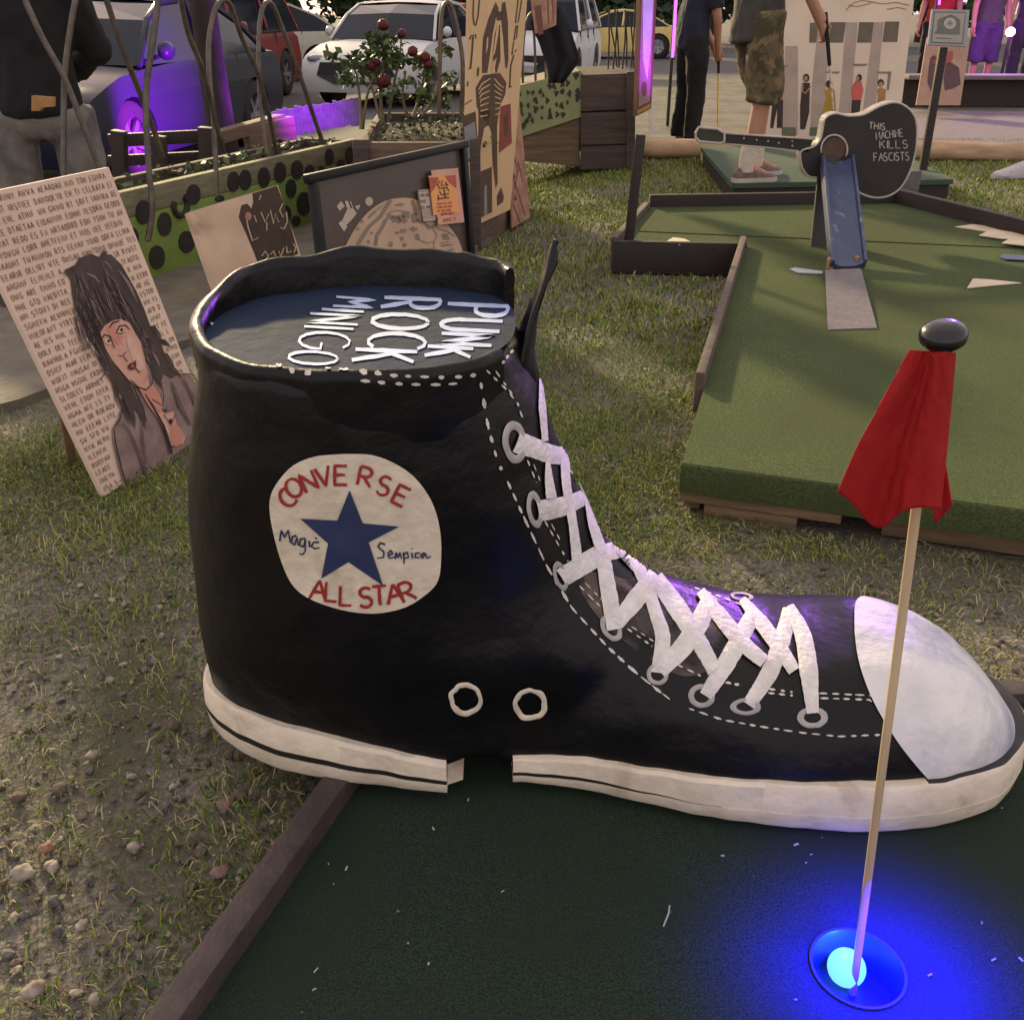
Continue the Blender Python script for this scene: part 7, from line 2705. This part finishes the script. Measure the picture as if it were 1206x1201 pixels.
# figures
WP([(120, 590), (200, 590), (195, 710), (125, 710)], 5, 3); WP([(120, 710), (195, 710), (190, 910), (150, 910), (152, 770), (125, 910), (102, 910)], 4, 3); P.disc(*Zw(160, 545), 3.2, 3.4, 4, 4); P.disc(*Zw(160, 556), 2.6, 2.6, 8, 5)
WP([(115, 640), (130, 590), (150, 550), (160, 560), (135, 620)], 8, 5); WP([(205, 640), (200, 590), (185, 550), (178, 560), (190, 610)], 8, 5)
WP([(330, 590), (385, 590), (380, 800), (350, 920), (315, 920), (315, 760)], 4, 3); P.disc(*Zw(358, 555), 3.8, 5, 4, 4); P.disc(*Zw(355, 560), 2.2, 3, 8, 5)
P.stroke([Zw(335, 600), Zw(330, 650), Zw(350, 665), Zw(390, 620)], 1.6, 8, 5)
WP([(490, 650), (520, 625), (560, 640), (565, 700), (570, 800), (475, 800), (500, 700)], 7, 3); P.disc(*Zw(522, 598), 4, 4.6, 4, 4); P.disc(*Zw(535, 608), 2, 3, 8, 5)
WP([(680, 620), (710, 575), (750, 580), (765, 640), (748, 712), (682, 712)], 6, 3); WP([(682, 712), (748, 712), (735, 820), (675, 820)], 4, 3); P.disc(*Zw(735, 553), 3.2, 4.2, 4, 4); P.disc(*Zw(722, 560), 2, 2.6, 8, 5)
WP([(862, 640), (885, 620), (925, 640), (920, 700), (905, 760), (855, 760), (870, 690)], 9, 3); P.disc(*Zw(888, 590), 3.8, 4.4, 4, 4); P.disc(*Zw(888, 600), 2.4, 2.8, 8, 5)
for q in ([(640, 75), (700, 20), (760, 5), (900, 30), (1000, 20), (1090, 40)], [(930, 70), (1010, 55), (1070, 70)], [(660, 40), (720, 50), (820, 25)]):
    P.stroke([Zw(*p) for p in q], 1.3, 9, 2)
P.mb.build('panel', [m_w, m_pl, m_wn, m_gr, m_fk, m_fp, m_fc, m_fy, m_fs, m_fo, m_ln], wb, fix=False)
mb = MB()
for x in (915, 1040):
    a = YP(x, 120, BYY + .06)
    mb.bar(a, Vector((a.x, a.y + .7, 0)), .05, .05)
mb.build('braces', M_PLANKD, wb)

# ------------------------------------------------------------------ sign on a post
sg = thing('sign_post', 'small pale square sign with a wheel emblem on a leaning black post', 'sign', (YP(1083, 221, 6.8).x, 6.8, 0))
mb = MB()
mb.bar(YP(1083, 222, 6.75), YP(1111, 56, 6.8), .05, .03, bev=.004, up=(0, 1, 0))
mb.build('post', M_DKWOOD, sg, smooth=True)
P = Panel(YP(1093, 53, 6.76), YP(1138, 55, 6.76), YP(1142, 12, 6.80), YP(1098, 11, 6.80), thick=.02)
m_sg = mat('sign_frame', srgb(150, 150, 160), srgb(136, 136, 148), scale=10, rough=.4)
m_sp = mat('sign_paper', srgb(164, 158, 140), srgb(152, 146, 130), scale=10, rough=.6)
m_si = mat('sign_ink', srgb(112, 110, 104), rough=.6)
m_sl = mat('sign_light', srgb(190, 188, 180), rough=.6)
P.poly([(1096, 51), (1134, 52.5), (1137.5, 14.5), (1100, 14)], 2, 1)
P.poly([(1097.5, 49.5), (1132.5, 51), (1136, 16), (1101, 15.5)], 1, 2)
P.poly([(1103, 38), (1130, 39), (1131, 24), (1125, 20), (1120, 17.5), (1112, 20), (1104, 24)], 2, 3)
P.disc(1118.5, 28, 7, 6.6, 3, 4); P.disc(1118.5, 28, 4.6, 4.4, 1, 5); P.disc(1118.5, 28, 1.6, 1.6, 2, 6)
P.poly([(1101, 40), (1130, 41), (1130, 37), (1116, 35), (1101, 37)], 2, 5)
P.stroke([(1102, 45), (1120, 46)], 1, 2, 4)
P.mb.build('sign_panel', [m_sg, m_sp, m_si, m_sl], sg, fix=False)

# leaning poster with two dark figures, beyond the path
PY = 11.6
P = Panel(YP(1079, 124, PY), YP(1131, 124, PY), YP(1143, 44, PY + .25), YP(1092, 44, PY + .25), thick=.02)
m_lp = mat('poster_cream', srgb(170, 138, 118), srgb(154, 124, 108), scale=6, rough=.8)
m_lf = mat('poster_plum', srgb(84, 60, 66), srgb(96, 70, 72), scale=20, rough=.8)
m_lr = mat('poster_rose', srgb(150, 84, 78), rough=.8)
def Zr(X, Y): return (1080 + X / 9.53, Y / 9.53)
for q, mi in (([(150, 650), (190, 620), (235, 650), (245, 800), (225, 980), (160, 1040), (115, 930), (130, 760)], 1), ([(320, 720), (380, 700), (470, 760), (490, 950), (400, 1000), (310, 1020), (295, 880)], 1), ([(170, 640), (200, 630), (240, 660), (230, 720), (180, 720)], 2), ([(330, 580), (400, 570), (410, 650), (370, 720), (320, 730)], 2)):
    P.poly([Zr(*p) for p in q], mi, 1)
o = P.mb.build('leaning_poster', [m_lp, m_lf, m_lr], fix=False)
tag(o, 'cream poster of two plum coloured figures leaning behind the sign post', 'poster')

# low bench along the far side of the path
bn = thing('long_bench', 'long low dark bench along the far side of the path at the right', 'bench', (6.2, 12.9, 0))
mb = MB()
a, b = YP(1062, 107, 12.9), YP(1420, 104, 12.9)
mb.bar(Vector((a.x, 12.9, .33)), Vector((b.x, 12.8, .33)), .35, .05, bev=.008)
mb.build('seat', mat('bench_top', srgb(118, 108, 110), srgb(100, 92, 96), scale=6, rough=.7), bn, smooth=True)
mb = MB()
mb.bar(Vector((a.x, 12.98, .15)), Vector((b.x, 12.88, .15)), .2, .30)
mb.build('base', M_DKWOOD, bn)

# people beyond the bench
M_SHRED = mat('red_shirt', srgb(170, 44, 36), srgb(150, 38, 32), scale=20, rough=.9)
M_PURP = mat('plum_cotton', srgb(70, 48, 84), srgb(58, 40, 70), scale=20, rough=.9)
person('person in a red shirt standing beyond the bench behind the sign', (YP(1092, 104, 14.6).x, 14.6, 0), 2.6, {}, M_SHRED, M_BLKT, M_HAIRD, M_SHOEB, h=1.7, group=None)
person('person in dark shorts with bare legs standing by the bench right of the sign', (YP(1150, 100, 14.2).x, 14.2, 0), 3.3, {}, M_CHAR, M_PURP, M_HAIRD, M_SHOEB, short=True, h=1.72)
person('person in plum clothes by the pink lamp at the right edge', (YP(1196, 100, 14.4).x, 14.4, 0), 3.0, {}, M_PURP, M_PURP, M_HAIRD, M_SHOEB, h=1.75)
# white trainer on the grass, cut off by the right edge
g0 = G(1196, 209, 0.0)
dv, sv = Vector((-.96, -.28, 0)), Vector((.28, -.96, 0))
mb = MB()
rows = []
for (u, wd, z1) in ((-.12, .030, .07), (-.10, .040, .10), (-.03, .043, .11), (.04, .043, .085), (.11, .047, .062), (.16, .043, .05), (.195, .022, .036)):
    c = g0 + dv * u
    rows.append([c + sv * (wd * math.cos(k * PI / 8)) + Vector((0, 0, .02 + (z1 - .02) * math.sin(k * PI / 8))) for k in range(9)])
mb.grid(rows)
mb.add(rows[0], [tuple(range(9))]); mb.add(rows[-1], [tuple(range(9))])
mb.slab([g0 + dv * u + sv * w_ + Vector((0, 0, .024)) for u, w_ in ((-.125, .028), (-.03, .046), (.11, .050), (.20, .022), (.20, -.022), (.11, -.050), (-.03, -.046), (-.125, -.028))], (0, 0, -.024))
o = mb.build('white_shoe', mat('shoe_white', srgb(190, 182, 186), srgb(170, 162, 168), scale=20, rough=.7), smooth=True)
tag(o, 'white trainer on the grass at the right edge, before the log', 'shoe')

# pink and purple party lamps
lp_ = thing('party_lamp', 'glowing pink lamp bulb on a thin stand near the right edge', 'lamp', (YP(1190, 110, 13.6).x, 13.6, 0))
lc = YP(1190, 38, 13.6)
mb = MB()
mb.sphere(lc, .055, n=16)
mb.build('bulb', mat('pink_bulb', srgb(255, 220, 250), rough=.3, emit=(1.0, .45, 1.0, 1), estr=7.0), lp_, smooth='all')
mb = MB()
mb.tube([Vector((lc.x, lc.y, 0)), lc - Vector((0, 0, .05))], .02, n=8)
mb.lathe([(.14, 0), (.14, .02), (.02, .04)], (lc.x, lc.y, 0), n=20)
mb.build('stand', M_TRIM, lp_, smooth=True)
l = bpy.data.lights.new('pink_lamp', 'POINT')
l.energy = 26
l.color = (.55, .07, 1.0)
l.shadow_soft_size = .06
o = bpy.data.objects.new('pink_lamp', l)
o.location = lc + Vector((-.25, -.35, .1))
COL.objects.link(o)
# upright light strips
M_STRIP = mat('violet_strip', srgb(200, 120, 255), rough=.4, emit=(.42, .04, 1.0, 1), estr=3.0)
for (x0, y0, x1, y1, Y, lab) in [(792, 68, 797, -12, 10.6, 'upright violet light strip behind the player in black trousers'), (1106, 6, 1108, -20, 13.9, 'short violet light strip above the sign')]:
    mb = MB()
    a, b = YP(x0, y0, Y), YP(x1, y1, Y)
    mb.bar(a, b, .035, .02)
    mb.bar(Vector((a.x, a.y + .03, gz(a.x, a.y))), b + Vector((0, .03, 0)), .03, .03, mi=1)
    o = mb.build('light_strip', [M_STRIP, M_TRIM])
    tag(o, lab, 'light strip')
purple((1.1, 7.05, .55), (1.08, 7.3, 1.3), 3, 120)
purple((4.4, 8.6, 2.3), (.12, 1.3, .62), 900, 10, (.42, .10, 1.0), 'added_violet_spot')  # unseen spot added for the violet edge on the shoe tongue
